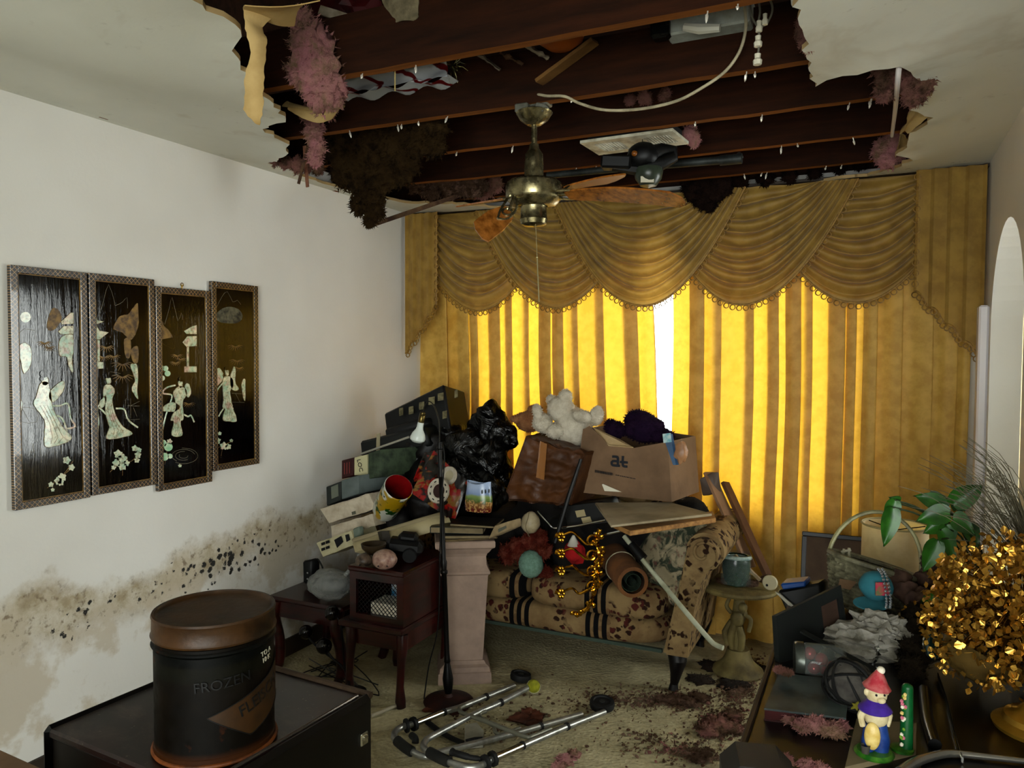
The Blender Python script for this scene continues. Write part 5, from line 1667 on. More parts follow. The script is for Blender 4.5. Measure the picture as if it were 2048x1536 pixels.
M_GREYM = mat('grey_print', '#6a6a5c', rough=.7)
torn_box('crushed white carton with a curled corner, uppermost below the binders', [(640, 1018), (738, 987), (752, 1018), (658, 1046)], 3.20, (.03, .2, .0), 11, marks=[([(703, 1024), (710, 1022), (711, 1028), (704, 1030)], M_GREYM)])
torn_box('second crushed white carton, below the one with the curled corner', [(662, 1052), (745, 1028), (750, 1052), (664, 1076)], 3.18, (.03, .2, .0), 15)
cb = torn_box('small cream carton with black figures printed on it', [(633, 1086), (702, 1061), (712, 1088), (646, 1114)], 3.10, (.03, .16, .0), 19, mat('cream_carton', '#c9c2a4', '#b0a88a', rough=.7), [([(642 + 9 * i, 1086 - 3.4 * i + j * 11), (649 + 9 * i, 1083.5 - 3.4 * i + j * 11), (650 + 9 * i, 1089 - 3.4 * i + j * 11), (643 + 9 * i, 1091.5 - 3.4 * i + j * 11)], M_INK) for i in range(2) for j in range(2)] + [([(668, 1080), (682, 1072), (686, 1084), (674, 1096)], M_INK), ([(690, 1070), (697, 1068), (700, 1080), (693, 1084)], M_INK)])
slab('grey_bottle', [(704, 1058), (717, 1053), (720, 1072), (707, 1077)], 3.08, (.01, .03, 0), mat('grey_green_plastic', '#7a8478', rough=.5), 'small grey bottle beside the small cream carton', 'bottle', bev=.006)
cs = root('cream_case', A(770, 1100, 3.05), 'long cream vinyl case with a strap lying on the end table', 'case')
slab('body', [(698, 1083), (852, 1036), (862, 1064), (706, 1112)], [3.00, 3.12, 3.10, 2.98], (.06, .12, .015), M_CREAMC, parent=cs, bev=.015)
slab('strap', [(755, 1064), (762, 1062), (770, 1094), (763, 1096)], 3.015, (.03, .02, .0), mat('brown_strap', '#3c3424', rough=.7), parent=cs, bev=0)
slab('lid', [(700, 1078), (848, 1033), (852, 1040), (704, 1086)], [3.0, 3.12, 3.115, 2.995], (.06, .12, .015), mat('cream_lid', '#a0957a', rough=.6), parent=cs, bev=.006)

# painted mug
p0, p1 = A(768, 1022, 3.26), A(797, 975, 3.16)
mg = root('lemon_bucket', p0, 'white ceramic pot painted with a lemon, red inside, tipped over', 'pot')
m4 = frame(p0, p1 - p0, (1, 0, 0)); L = (p1 - p0).length
t = NT('lemon_painted_ceramic'); co = t.coord('Object')
b = t.mix(t.ramp(t.noise(co, 9, 1), (.575, 0.), (.59, 1.)), '#c4c4b8', '#b0941c')
b = t.mix(t.ramp(t.noise(co, 15, 2), (.58, 0.), (.60, 1.)), b, '#2c5a24')
b = t.mix(t.ramp(t.noise(co, 26, 2), (.66, 0.), (.68, 1.)), b, '#15181a')
t.set(Base_Color=b, Roughness=.3); M_LEMON = t.m
R0 = 30 * dpt(p1)
MB(m4).lathe([(R0 * .82, 0), (R0 * .9, L * .1), (R0, L), (R0 * .95, L + .004)], 30).build('outer_wall', M_LEMON, mg)
MB(m4).lathe([(R0 * .95, L + .004), (R0 * .9, L * .98), (R0 * .8, L * .2), (0, L * .18)], 30).build('inner_wall', mat('red_glaze', '#8a1418', '#6a0f12', rough=.4), mg)

# gift wrap, discs, sconce
t = NT('red_gold_wrap'); co = t.coord('Object')
b = t.mix(t.ramp(t.noise(co, 16, 3, .6, 1.), (.44, 0.), (.5, 1.)), '#8a6a34', '#9a1a14')
b = t.mix(t.ramp(t.noise(co, 10, 3), (.46, 0.), (.52, 1.)), b, '#1c1410')
t.set(Base_Color=b, Roughness=.25); M_WRAP = t.m
gb = root('gift_bag', A(870, 1030, 3.2), 'red and gold gift bag lying open behind the floor lamp', 'gift bag')
crump('front_panel', [A(868, 900, 3.32), A(902, 935, 3.30), A(893, 1034, 3.16), A(822, 985, 3.20)], M_WRAP, gb, 31, .01, 16)
crump('side_panel', [A(902, 935, 3.30), A(938, 962, 3.36), A(912, 1036, 3.24), A(893, 1034, 3.16)], M_WRAP, gb, 33, .01, 12)
crump('back_panel', [A(848, 905, 3.42), A(885, 900, 3.42), A(880, 1000, 3.30), A(820, 975, 3.28)], M_WRAP, gb, 35, .01, 12)
M_DISC = mat('white_tin', '#c9c2b4', '#a89f90', rough=.4, scale=12)
for (px, py, r, y, lab) in ((878, 982, 25, 3.13, 'white pierced tin disc with a dark red centre on the gift bag'), (899, 951, 18, 3.2, 'smaller white tin lid above the pierced disc')):
    p = A(px, py, y); k = dpt(p)
    dsc = root('tin_disc', p - V((0, 0, r * k)), lab, 'tin lid', 'tin lids on the gift bag')
    m4 = frame(p, V((-.1, -1, .25)), (1, 0, 0))
    MB(m4).lathe([(r * k * .55, .002), (r * k * .62, .006), (r * k * .95, .004), (r * k, .010), (r * k * 1.02, 0), (r * k * .5, -.004)], 30).build('rim', M_DISC, dsc)
    MB(m4).lathe([(0, .001), (r * k * .56, .002), (r * k * .5, -.003)], 24).build('centre', mat('dark_red_paint', '#3c1410', rough=.5) if r > 20 else mat('cream_centre', '#b0a890', rough=.5), dsc)
    if r > 20:
        for i in range(9):
            a = i * 2 * PI / 9
            MB(m4).box((r * k * .8 * math.cos(a), r * k * .8 * math.sin(a), .006), (.011, .005, .003), (0, 0, a + PI / 2)).build('pierced_slot', M_INK, dsc)
# ceramic pouch
t = NT('painted_pouch'); co = t.coord('Object'); Z = t.sep(co)[2]
zz = t.math('ADD', Z, t.math('MULTIPLY', t.noise(co, 18, 3), .03))
b = t.ramp(zz, (.03, '#6a2018'), (.055, '#8a6a3c'), (.065, '#4a6a30'), (.088, '#8a9a60'), (.098, '#8a9ab8'), (.13, '#a9b6cc'))
b = t.mix(t.math('MULTIPLY', t.ramp(t.noise(co, 90, 2), (.5, 0.), (.56, 1.)), t.ramp(Z, (.05, 1.), (.06, 0.))), b, '#b09060')
t.set(Base_Color=b, Roughness=.25); M_POUCH = t.m
p = A(957, 1022, 3.18); k = dpt(p)
po = root('ceramic_pouch', p, 'small ceramic pouch painted with a sky and flower field on the pedestal books', 'vase')


def pouch(u, v, inn=0):
    a = 2 * PI * u
    w = (28 + 2 * math.sin(v * 5)) * k * (1 - inn * .12)
    wob = 1 + .06 * math.sin(3 * a) * v
    return p + V((w * math.cos(a) * wob, w * .55 * math.sin(a), (58 * k) * v + (.006 * math.cos(2 * a) if v > .95 else 0)))


MB().grid(32, 12, lambda u, v: pouch(u, v), closed=True).grid(32, 12, lambda u, v: pouch(u, v, 1), closed=True, flip=True).build('wall', M_POUCH, po, 'all')
MB().prism([(26 * k * math.cos(a * PI / 8), 14 * k * math.sin(a * PI / 8)) for a in range(16)], p + V((0, 0, .002)), (1, 0, 0), (0, 1, 0), .004).build('foot', M_POUCH, po)
for i in range(3):
    q = A(964 + 7 * i, 984 - i, 3.18 - .046)
    MB().blob(q, (.0035, .003, .010), 2).build('painted_tree', mat('tree_green', '#1c2a1c', rough=.4), po)

# ------------------------------------------------------------------ pedestal with books
M_PLAST = mat('pinkish_plaster', '#ac988a', '#97857a', rough=.8, scale=6, bump=.15, dust=('#6a5a4c', .5))
PC = V((-1.775, 3.235, 0))
ped = root('plaster_pedestal', PC, 'white plaster column pedestal with a square moulded top', 'pedestal')
PR = .55


def sq(mb, prof):
    R = Matrix.Rotation(PR, 3, 'Z')
    vs, fs = [], []
    for (h, z) in prof:
        for (x, y) in ((-1, -1), (1, -1), (1, 1), (-1, 1)): vs.append(PC + R @ V((x * h, y * h, z)))
    for i in range(len(prof) - 1):
        for kk in range(4):
            k2 = (kk + 1) % 4
            fs.append((i * 4 + kk, i * 4 + k2, i * 4 + 4 + k2, i * 4 + 4 + kk))
    fs += [(3, 2, 1, 0), tuple(len(prof) * 4 - 4 + i for i in range(4))]
    return mb.add(vs, fs)


def sqpart(nm, prof):
    o = sq(MB(), prof).build(nm, M_PLAST, ped, 20)
    return o


sqpart('plinth', [(.125, 0), (.126, .012), (.124, .05), (.118, .055), (.115, .075), (.10, .085), (.092, .10)])
sqpart('shaft', [(.086, .098), (.090, .16), (.100, .36), (.108, .50), (.110, .515)])
sqpart('collar', [(.110, .512), (.118, .52), (.118, .53), (.108, .545), (.102, .56)])
sqpart('capital', [(.102, .558), (.100, .60), (.106, .615), (.112, .62), (.125, .64), (.138, .648), (.140, .655), (.140, .675), (.136, .68)])


def lay(name, label, cat, cx, cy, z, sx, sy, h, rot, m, parts=None, bev=.003, grp='books and papers on the pedestal'):
    R = Matrix.Rotation(rot, 4, 'Z'); R.translation = V((cx, cy, z))
    o = root(name, (cx, cy, z), label, cat, grp)
    b = MB(R).box((0, 0, h / 2), (sx, sy, h), bev=bev).build('cover' if cat == 'book' else 'body', m, o, 30)
    if cat == 'book': MB(R).box((.004, -.003, h / 2), (sx - .004, sy - .003, h * .7)).build('pages', mat('aged_pages', '#9a8c70', '#7c7058', rough=.9), o, False)
    return o


lay('paper_stack', 'sheaf of brownish papers directly on the pedestal top', 'papers', PC.x + .01, PC.y, .681, .25, .24, .008, .75, mat('aged_paper', '#8a7a5c', '#6c5c40', rough=.9))
lay('photo_album', 'black photo album on the papers on the pedestal', 'book', PC.x + .02, PC.y, .689, .26, .22, .016, .5, M_DBOOK)
lay('hardback_book', 'dark green hardback book with gold dust on the pedestal pile', 'book', PC.x - .02, PC.y - .01, .705, .25, .19, .034, .35, mat('dark_green_cloth', '#1a2a20', '#101a14', rough=.5, dust=('#7a6840', .9)))
lay('picture_book', 'thin black glossy book topmost beneath the ceramic pouch', 'book', PC.x + .06, PC.y + .02, .739, .22, .18, .010, .2, M_BLK)
ct = root('cardboard_tray', A(995, 1075, 3.2), 'torn pale cardboard tray end jutting from the pedestal pile', 'carton')
slab('front', [(988, 1052), (1016, 1043), (1017, 1060), (976, 1078)], 3.14, (.02, .10, .0), mat('pale_carton', '#a8977a', '#8c7c60', rough=.85), parent=ct)
slab('printed_label', [(996, 1058), (1012, 1051), (1013, 1056), (997, 1065)], 3.137, (0, .002, 0), M_GREYM, parent=ct, bev=0)

# ------------------------------------------------------------------ floor lamp
t_ = A(879, 884, 2.93); b_ = at(897, 1392, z=.03)
lp = root('floor_lamp', V((b_.x, b_.y, 0)), 'black floor lamp with a bare white reflector bulb in front of the pile', 'floor lamp')
M_IRON = mat('black_iron', '#141210', '#221c16', rough=.4, metal=.5)
ax = t_ - b_
m4 = frame(b_, ax, (1, 0, 0)); L = ax.length
pr = [(.012, 0), (.017, .02), (.022, .05), (.024, .08), (.017, .12), (.012, .15), (.015, .155), (.013, .17), (.0115, .20), (.0115, L * .48), (.016, L * .485), (.016, L * .495), (.012, L * .50), (.015, L * .53), (.0105, L * .54), (.0095, L * .86), (.013, L * .865), (.010, L * .88), (.009, L * .97), (.014, L * .975), (.010, L)]
MB(m4).lathe(pr, 14).build('pole', M_IRON, lp)
MB().lathe([(.0, .0), (.108, .0), (.112, .008), (.106, .014), (.06, .022), (.02, .03), (.014, .045)], 32, (b_.x, b_.y, .0)).build('base', mat('rusty_iron', '#4a2412', '#2c160c', rough=.7, scale=12), lp)
hk = smooth_path([t_, t_ + V((0, 0, .05)), A(877, 838, 2.93), A(868, 812, 2.93), A(858, 803, 2.92), A(849, 812, 2.91), A(846, 826, 2.91)], 6)
MB().tube(hk, .0028, 7).build('gooseneck', mat('dull_nickel', '#4c4a44', rough=.35, metal=.8), lp)
bt, bb = A(846, 824, 2.91), A(834, 884, 2.905)
m4 = frame(bt, bb - bt, (1, 0, 0)); L = (bb - bt).length; k = dpt(bt)
MB(m4).lathe([(.004, 0), (.0125, .003), (.0135, .012), (.0125, .014), (.014, .016), (.014, L * .33), (.012, L * .36)], 16).build('socket', mat('tarnished_brass', '#9a8a5c', '#5c5030', rough=.3, metal=.9), lp)
MB(m4).lathe([(.012, L * .34), (.014, L * .36), (.0145, L * .50), (.017, L * .58), (.029, L * .72), (.0345, L * .86), (.033, L * .93), (.022, L * 1.0), (0, L * 1.03)], 26).build('bulb', mat('frosted_bulb', '#c9cec8', rough=.2), lp)
MB().tube(smooth_path([A(884, 884, 2.92), A(889, 920, 2.91), A(882, 1010, 2.9), A(880, 1100, 2.9), A(876, 1250, 2.9), A(858, 1330, 2.9), A(848, 1398, 2.88)], 5), .003, 6).build('flex', M_BLK, lp)

# ------------------------------------------------------------------ step end table
ET = root('step_end_table', (-2.1, 2.95, 0), 'mahogany step end table with a lattice door, in front of the pile', 'end table')
ux = V((.955, -.02, 0)).normalized()
# upper cabinet
TL, TM, TR = A(700, 1133, 2.93), A(806, 1146, 2.78), A(868, 1122, 3.08)
TZ = .60
c1 = V((TM.x, TM.y, 0)); c0 = at(700, 1130, z=TZ - .0); c2 = at(870, 1124, z=TZ); c1 = at(806, 1145, z=TZ)
ex = (c1 - c0); ey = (c2 - c1); ex.z = ey.z = 0
WX_, WY_ = ex.length, .40
ex.normalize(); ey = V((-ex.y, ex.x, 0))
tm = Matrix((ex, ey, V((0, 0, 1)))).transposed().to_4x4(); tm.translation = V((c0.x, c0.y, 0))
MB(tm).box((WX_ / 2, WY_ / 2, TZ - .012), (WX_ + .02, WY_ + .02, .024), bev=.007).build('table_top', M_MAHOG, ET, 30)
zb = .36
for (cx_, cy_, sx_, sy_) in ((.015, .012, .034, .024), (WX_ - .015, .012, .034, .024)):
    MB(tm).box((cx_, cy_, (TZ + zb) / 2 - .01), (sx_, sy_, TZ - zb - .02)).build('door_stile', M_MAHOG, ET, False)
for zc_, hz in ((TZ - .04, .035), (zb + .012, .03)):
    MB(tm).box((WX_ / 2, .012, zc_), (WX_ - .06, .024, hz)).build('door_rail', M_MAHOG, ET, False)
MB(tm).box((WX_ - .008, WY_ / 2, (TZ + zb) / 2 - .01), (.016, WY_ - .03, TZ - zb - .03)).build('side_panel', M_MAHOG, ET, False)
MB(tm).box((.008, WY_ / 2, (TZ + zb) / 2 - .01), (.016, WY_ - .03, TZ - zb - .03)).build('side_panel', M_MAHOG, ET, False)
MB(tm).box((WX_ / 2, WY_ - .008, (TZ + zb) / 2 - .01), (WX_, .016, TZ - zb - .03)).build('back_panel', M_MAHOG, ET, False)
MB(tm).box((WX_ / 2, WY_ / 2, zb), (WX_, WY_, .014)).build('cabinet_floor', M_MAHOG, ET, False)
lat = MB(tm)
x0, x1, z0, z1 = .032, WX_ - .032, zb + .026, TZ - .056
s = .021
i = -30
while i < 60:
    for sg in (1, -1):
        # clip a diagonal wire to the opening
        pts_ = []
        a0 = x0 + i * s
        for tt in range(0, 61):
            xx = a0 + (z1 - z0) * tt / 60 * sg
            if x0 <= xx <= x1: pts_.append(V((xx, .014 + .002 * sg, z0 + (z1 - z0) * tt / 60)))
        if len(pts_) > 2: lat.tube([pts_[0], pts_[-1]], .0016, 4)
    i += 1
lo_ = lat.build('lattice', mat('black_wire', '#0e0c0b', rough=.5), ET); lo_['kind'] = 'stuff'
# lower step
MB(tm).box((WX_ / 2 - .02, WY_ / 2 - .0, zb - .022), (WX_ + .06, WY_ + .05, .028), bev=.006).build('lower_top', M_MAHOG, ET, 30)
MB(tm).box((WX_ / 2, .02, zb - .075), (WX_ - .02, .02, .08)).build('apron', M_MAHOG, ET, False)
MB(tm).box((WX_ - .01, WY_ / 2, zb - .075), (.02, WY_ - .05, .08)).build('apron', M_MAHOG, ET, False)
for (lx, ly) in ((WX_ - .01, .0), (.0, .0), (WX_ - .01, WY_ - .01), (.0, WY_ - .01)):
    q = [tm @ V((lx + dx, ly + dy, z)) for dx, dy, z in ((0, .01, zb - .04), (.006, 0, zb - .10), (.0, 0, .18), (-.006, 0, .09), (-.004, 0, .03), (0, 0, 0))]
    MB().tube(q, [.026, .024, .018, .017, .024, .022], 10).build('leg', M_MAHOG, ET)
# dark low table beside it
q0 = at(565, 1197, z=.37); q1 = at(650, 1182, z=.37); q2 = at(705, 1215, z=.37)
LT = root('low_side_table', (q0.x, q0.y, 0), 'low dark side table with curved legs at the left wall', 'side table')
lx0, lx1, ly0, ly1 = XL + .045, q2.x - .03, q0.y, q0.y + .42
MB().box(((lx0 + lx1) / 2, (ly0 + ly1) / 2, .36), (lx1 - lx0, ly1 - ly0, .022), bev=.008).build('table_top', M_MAHOG, LT, 30)
MB().box(((lx0 + lx1) / 2, ly0 + .03, .31), (lx1 - lx0 - .05, .02, .08)).build('apron', M_MAHOG, LT, False)
for (x, y, sx) in ((lx0 + .04, ly0 + .03, -1), (lx1 - .04, ly0 + .03, 1), (lx0 + .04, ly1 - .03, -1), (lx1 - .04, ly1 - .03, 1)):
    MB().tube(smooth_path([(x, y, .345), (x - .012, y - .01, .27), (x + .008, y, .16), (x + .012, y, .06), (x - .004, y - .012, .0)], 4), [.03 - .0005 * i for i in range(17)], 10).build('leg', M_MAHOG, LT)

# things on and around the end table
t = NT('clear_plastic_bag'); co = t.coord('Object')
t.set(Base_Color='#b3b5b2', Roughness=.3); t.b.inputs['Alpha'].default_value = .45
t.bump(t.noise(co, 16, 5, .6, 1.0), .8, .02); M_CLEARB = t.m
cbg = root('plastic_carrier_bag', A(660, 1195, 2.95), 'translucent white plastic bag on the low side table', 'bag')
MB().blob(A(662, 1168, 2.92), (.115, .09, .07), 4, .16, 1.5, 3).build('bag_body', M_CLEARB, cbg, 'all')
MB().blob(A(664, 1168, 2.93), (.085, .065, .05), 4, .2, 1.5, 6).build('contents', mat('grey_contents', '#7d7d7a', '#56565a', rough=.7, scale=10), cbg, 'all')
MB().tube(smooth_path([A(690, 1150, 2.88), A(712, 1128, 2.88), A(735, 1112, 2.9), A(716, 1112, 2.9)], 5), .009, 7).build('twisted_handle', M_CLEARB, cbg)
ph = root('corded_phone', A(618, 1168, 3.0), 'black cordless phone cradle leaning on the left wall', 'phone')
slab('cradle', [(604, 1122), (622, 1119), (622, 1166), (605, 1168)], 3.03, (.02, .05, 0), M_BLK, parent=ph, bev=.008)
MB().tube(smooth_path([A(618, 1122, 3.02), A(634, 1118, 3.02), A(643, 1130, 3.02), A(647, 1142, 3.02)], 5), .004, 6).build('cord', M_BLK, ph)
for py in (1146, 1158):
    MB().blob(A(615, py, 3.02), (.006, .004, .006), 1).build('key', mat('grey_key', '#8a8a88', rough=.5), ph)
for (px, py, r, lab) in ((728, 1122, 17, 'dark patterned small ball ornament on the end table'), (769, 1124, 25, 'pinkish white ball ornament with face-like marks on the end table')):
    p = at(px, py + 8, z=TZ + .012); k = dpt(p)
    o = root('ball_ornament', p, lab, 'ornament', 'ball ornaments on the end table')
    c = p + V((0, 0, r * k * .55))
    MB().blob(c, (r * k, r * k, r * k * .8), 3, .05, 3, px).build('ball', mat('blotched_ball' if r < 20 else 'pink_white_ball', '#b39a8c' if r > 20 else '#7a6a5c', '#8a6a60' if r > 20 else '#2a201a', rough=.4, scale=40), o)
    for s_ in (-1, 1): MB().blob(c - c_f * r * k * .9 + c_r * s_ * r * k * .35 - c_u * r * k * .35, .004, 1).build('dark_mark', M_INK, o)
rd = root('dark_toy_car', at(800, 1105, z=TZ + .0), 'dark plastic toy vehicle on the end table under the cream case', 'toy')
p = A(810, 1092, 2.98)
MB().box(p, (.17, .09, .07), (0, .1, .4), bev=.02).box(p + V((.02, 0, .045)), (.09, .07, .04), (0, .1, .4), bev=.015).build('body', M_BLK, rd)
for dx in (-.06, .05):
    MB().lathe([(0, -.012), (.03, -.012), (.034, 0), (.03, .012), (0, .012)], 16, p + V((dx, -.06 + dx * .4, -.03)), (PI / 2, 0, .4)).build('wheel', mat('rubber', '#151515', rough=.8), rd)
bowl = A(748, 1100, 2.9)
tag(MB(Matrix.Translation(bowl)).lathe([(0, -.02), (.03, -.018), (.055, .01), (.06, .03), (.056, .03), (.03, -.005), (0, -.01)], 20).build('small_bowl', mat('brown_bowl', '#4a3c28', rough=.5)), 'small brown bowl on the end table beside the toy vehicle', 'bowl')
# inside the lattice cabinet
lay('box_of_tissues', 'pale box inside the lattice cabinet', 'box', *(tm @ V((WX_ * .60, .085, 0))).xy, zb + .008, .15, .12, .07, math.atan2(ex.y, ex.x), mat('pale_box_inside', '#e6dfd0', rough=.7), grp='things inside the lattice cabinet')
lay('blue_book', 'blue box behind the pale box inside the lattice cabinet', 'box', *(tm @ V((WX_ * .72, .19, 0))).xy, zb + .008, .15, .10, .15, math.atan2(ex.y, ex.x), mat('blue_box', '#3c8ab0', '#dedcd6', rough=.5, scale=16), grp='things inside the lattice cabinet')

# desk lamp bases and cords under the low table
kb = root('fallen_desk_lamp', at(660, 1395, z=0), 'dark fallen lamp with bulb sockets and cords under the side table', 'lamp')
for (px, py, r) in ((612, 1264, 14), (664, 1226, 15), (648, 1292, 16)):
    p = A(px, py, 2.82); k = dpt(p)
    MB().blob(p, (r * k, r * k, r * k), 3).lathe([(r * k * .5, 0), (r * k * .5, .03)], 10, p, (1.2, 0, .6)).build('lamp_head', mat('smoky_brown_glass', '#1c1512', rough=.15), kb)
    MB().tube(smooth_path([p, p + V((.05, 0, -.05)), A(690, 1340, 2.82), at(700, 1385, z=.05)], 5), .005, 6).build('lamp_arm', M_IRON, kb)
MB().lathe([(0, 0), (.07, 0), (.075, .012), (.03, .025), (0, .028)], 20, at(700, 1388, z=0)).build('lamp_base', M_IRON, kb)
rn = random.Random(12)
for i in range(7):
    q = [at(rn.uniform(600, 760), rn.uniform(1320, 1395), z=.006) for _ in range(4)]
    MB().tube(smooth_path([q[0], q[1] + V((0, 0, .03)), q[2], q[3] + V((0, 0, .05))], 6), .003, 5).build('cord', M_BLK if i < 5 else mat('grey_cord', '#5c5c58', rough=.5), kb)
tag(MB().tube([at(742, 1432, z=.012), at(795, 1410, z=.012)], .008, 8).build('white_rod', mat('white_dowel', '#a8a08c', rough=.6)), 'short white rod on the carpet beside the dark cabinet', 'rod')

# ------------------------------------------------------------------ round plant stand with a sculpted stem
M_STONE = mat('painted_stone', '#8d8158', '#5f5434', rough=.7, scale=8, bump=.3, dust=('#4a3a24', .4))
SB = V((-.575, 3.83, 0))
ps = root('pedestal_table', SB, 'round stone topped stand with a sculpted cherub stem by the curtain', 'side table')
MB().lathe([(0, 0), (.118, 0), (.122, .01), (.118, .022), (.10, .035), (.075, .06), (.06, .09), (.052, .12), (0, .12)], 32, SB).build('base', M_STONE, ps)
fg = MB()
fg.tube([SB + V((.0, 0, .11)), SB + V((.008, -.01, .17)), SB + V((-.012, -.005, .24)), SB + V((.006, 0, .30)), SB + V((.0, 0, .36))], [.030, .028, .032, .036, .024], 12)
fg.tube(smooth_path([SB + V((.012, -.025, .12)), SB + V((.022, -.035, .18)), SB + V((.008, -.03, .24))], 4), [.013, .014, .015, .016, .018, .019, .019, .02, .02], 8)
fg.tube(smooth_path([SB + V((-.025, -.02, .12)), SB + V((-.03, -.03, .18)), SB + V((-.012, -.025, .25))], 4), [.013, .014, .015, .016, .018, .019, .019, .02, .02], 8)
fg.blob(SB + V((.0, -.028, .275)), (.034, .026, .04), 3, .1, 3, 2)
fg.blob(SB + V((.024, -.035, .335)), (.022, .021, .025), 3)
fg.tube(smooth_path([SB + V((.03, -.03, .30)), SB + V((.062, -.03, .28)), SB + V((.052, -.03, .22))], 4), .010, 8)
fg.tube(smooth_path([SB + V((-.03, -.03, .30)), SB + V((-.055, -.02, .33)), SB + V((-.035, -.01, .38))], 4), .010, 8)
fg.tube(smooth_path([SB + V((-.03, -.02, .26)), SB + V((-.06, -.02, .20)), SB + V((-.045, -.02, .14))], 4), [.012] * 4 + [.016] * 5, 8)
fg.build('sculpted_stem', M_STONE, ps, 60)
MB().lathe([(0, .395), (.03, .395), (.05, .41), (.03, .385), (.022, .36), (0, .36)][::-1], 20, SB).build('neck', M_STONE, ps)
MB().lathe([(0, .408), (.16, .410), (.183, .415), (.19, .425), (.188, .436), (.18, .44), (0, .442)], 44, SB).build('table_top', M_STONE, ps)
# green vase in cling film
p = A(1472, 1158, 3.80); p.z = .443
vs_ = root('green_vase', p, 'dark green vase wrapped in clear film on the round stand', 'vase')
MB().lathe([(0, 0), (.045, 0), (.058, .03), (.066, .08), (.064, .12), (.058, .14), (.054, .14), (.06, .11), (.05, .03), (0, .02)], 26, p).build('body', mat('dark_green_glass', '#1c2e1a', '#2c4424', rough=.2, scale=12), vs_)
t = NT('cling_film'); co = t.coord('Object'); t.set(Base_Color='#a9bcb8', Roughness=.12); t.b.inputs['Alpha'].default_value = .14; t.bump(t.noise(co, 20, 5, .6, 1), .9, .02); M_FILM = t.m
MB().grid(30, 10, lambda u, v: p + V(((.070 + .006 * noise.noise(V((u * 9, v * 5, 1)))) * math.cos(2 * PI * u), (.070 + .006 * noise.noise(V((u * 9, v * 5, 1)))) * math.sin(2 * PI * u), .01 + .14 * v)), closed=True).build('film', M_FILM, vs_, 'all')
MB().torus(p + V((0, 0, .135)), .064, .010, (0, .1, 1), 28, 8).build('film_roll', mat('bunched_film', '#8aa09c', '#b8c4c0', rough=.2, scale=30), vs_)
stick('leaning_board', A(1417, 945, 4.02), A(1502, 1135, 3.88), .085, .014, mat('tan_board', '#a5876c', '#8d7058', rough=.75, scale=4), 'wide tan board leaning from the round stand to the curtain', 'board', (-.3, -1, 0))
stick('leaning_board', A(1450, 965, 4.06), A(1535, 1150, 3.86), .055, .018, mat('brown_board', '#7d5c40', '#644830', rough=.75, scale=4), 'narrow brown board leaning behind the wide tan board', 'board', (-.3, -1, 0))
stick('leaning_board', A(1470, 1110, 3.84), A(1520, 1160, 3.80), .02, .012, mat('white_splinter', '#b9ab94', '#8c7a5c', rough=.8), 'short splintered white stick on the round stand', 'stick', (0, -1, 0))
p = A(1553, 1146, 3.73)
p.z = .443 + .037; p.x = SB.x + .15; p.y = SB.y - .06
dd = root('white_roundel', p - V((0, 0, .037)), 'small white round tag with a dark hole on the round stand', 'tag')
MB(frame(p, (-.15, -1, .1), (1, 0, 0))).lathe([(0, -.008), (.034, -.008), (.036, 0), (.032, .006), (0, .007)], 24).build('disc', mat('ivory_disc', '#c9c2a8', rough=.5), dd)
MB(frame(p + V((-.013, -.008, -.012)), (-.15, -1, .1), (1, 0, 0))).lathe([(0, 0), (.006, 0), (.005, .002), (0, .002)], 10).build('hole', M_INK, dd)
bh = root('bracket_head', A(1400, 990, 3.95), 'grey metal bracket at the top of the leaning boards', 'bracket')
slab('plate', [(1398, 958), (1424, 944), (1430, 985), (1404, 992)], 3.98, (.03, .03, 0), mat('grey_bracket', '#6a5c52', rough=.5), parent=bh)
clump('debris and dirt scattered on the round stand top', [(1450, 1163, 16), (1500, 1166, 18), (1530, 1158, 14)], .448, M_RUST, 81, flat=.25, shard=.008, n=300, name='tabletop_debris', group='dirt', plane='z')['kind'] = 'stuff'
bpy.data.objects['tabletop_debris']['category'] = 'debris'

# ------------------------------------------------------------------ folded walker and litter on the carpet
M_ALU = mat('satin_aluminium', '#b9b9b4', '#9a9a94', rough=.35, metal=.8, scale=20)
M_RUBBER = mat('black_rubber', '#141413', '#1e1c19', rough=.7)
W5 = lambda x, y, z: at(780 + x / 4.267, 1330 + y / 4.267, z=z)
wk = root('walking_frame', W5(900, 600, 0), 'folded aluminium walking frame lying on the carpet', 'walker')


def wtube(nm, pts, r, m=None, k=6): return MB().tube(smooth_path(pts, k), r, 10).build(nm, m or M_ALU, wk)


wtube('side_frame', [W5(1830, 400, .03), W5(1500, 530, .05), W5(1130, 690, .07), W5(890, 795, .08), W5(790, 850, .085), W5(700, 872, .085), W5(600, 858, .085), W5(500, 825, .08), W5(335, 745, .075), W5(285, 700, .07), W5(300, 655, .065), W5(360, 608, .06), W5(740, 410, .05), W5(930, 325, .045), W5(1215, 175, .035)], .0125)
wtube('side_frame', [W5(1060, 175, .02), W5(810, 275, .025), W5(600, 360, .03), W5(450, 405, .035), W5(225, 495, .04), W5(110, 525, .04), W5(45, 570, .04), W5(40, 630, .04), W5(110, 690, .035), W5(200, 745, .03), W5(280, 780, .03), W5(360, 775, .03), W5(430, 745, .03), W5(960, 610, .025), W5(1290, 520, .02), W5(1640, 420, .02)], .0125)
wtube('cross_brace', [W5(640, 345, .05), W5(595, 370, .05), W5(610, 405, .05), W5(700, 440, .055), W5(870, 500, .06), W5(1150, 610, .07), W5(1220, 605, .07), W5(1370, 545, .06)], .009, mat('grey_brace', '#8a897c', rough=.45, metal=.5))
wtube('cross_brace', [W5(820, 395, .05), W5(765, 420, .045), W5(780, 455, .04), W5(880, 520, .035), W5(900, 575, .03), W5(960, 590, .03), W5(1110, 540, .03)], .008, mat('grey_brace', '#8a897c', rough=.45, metal=.5))
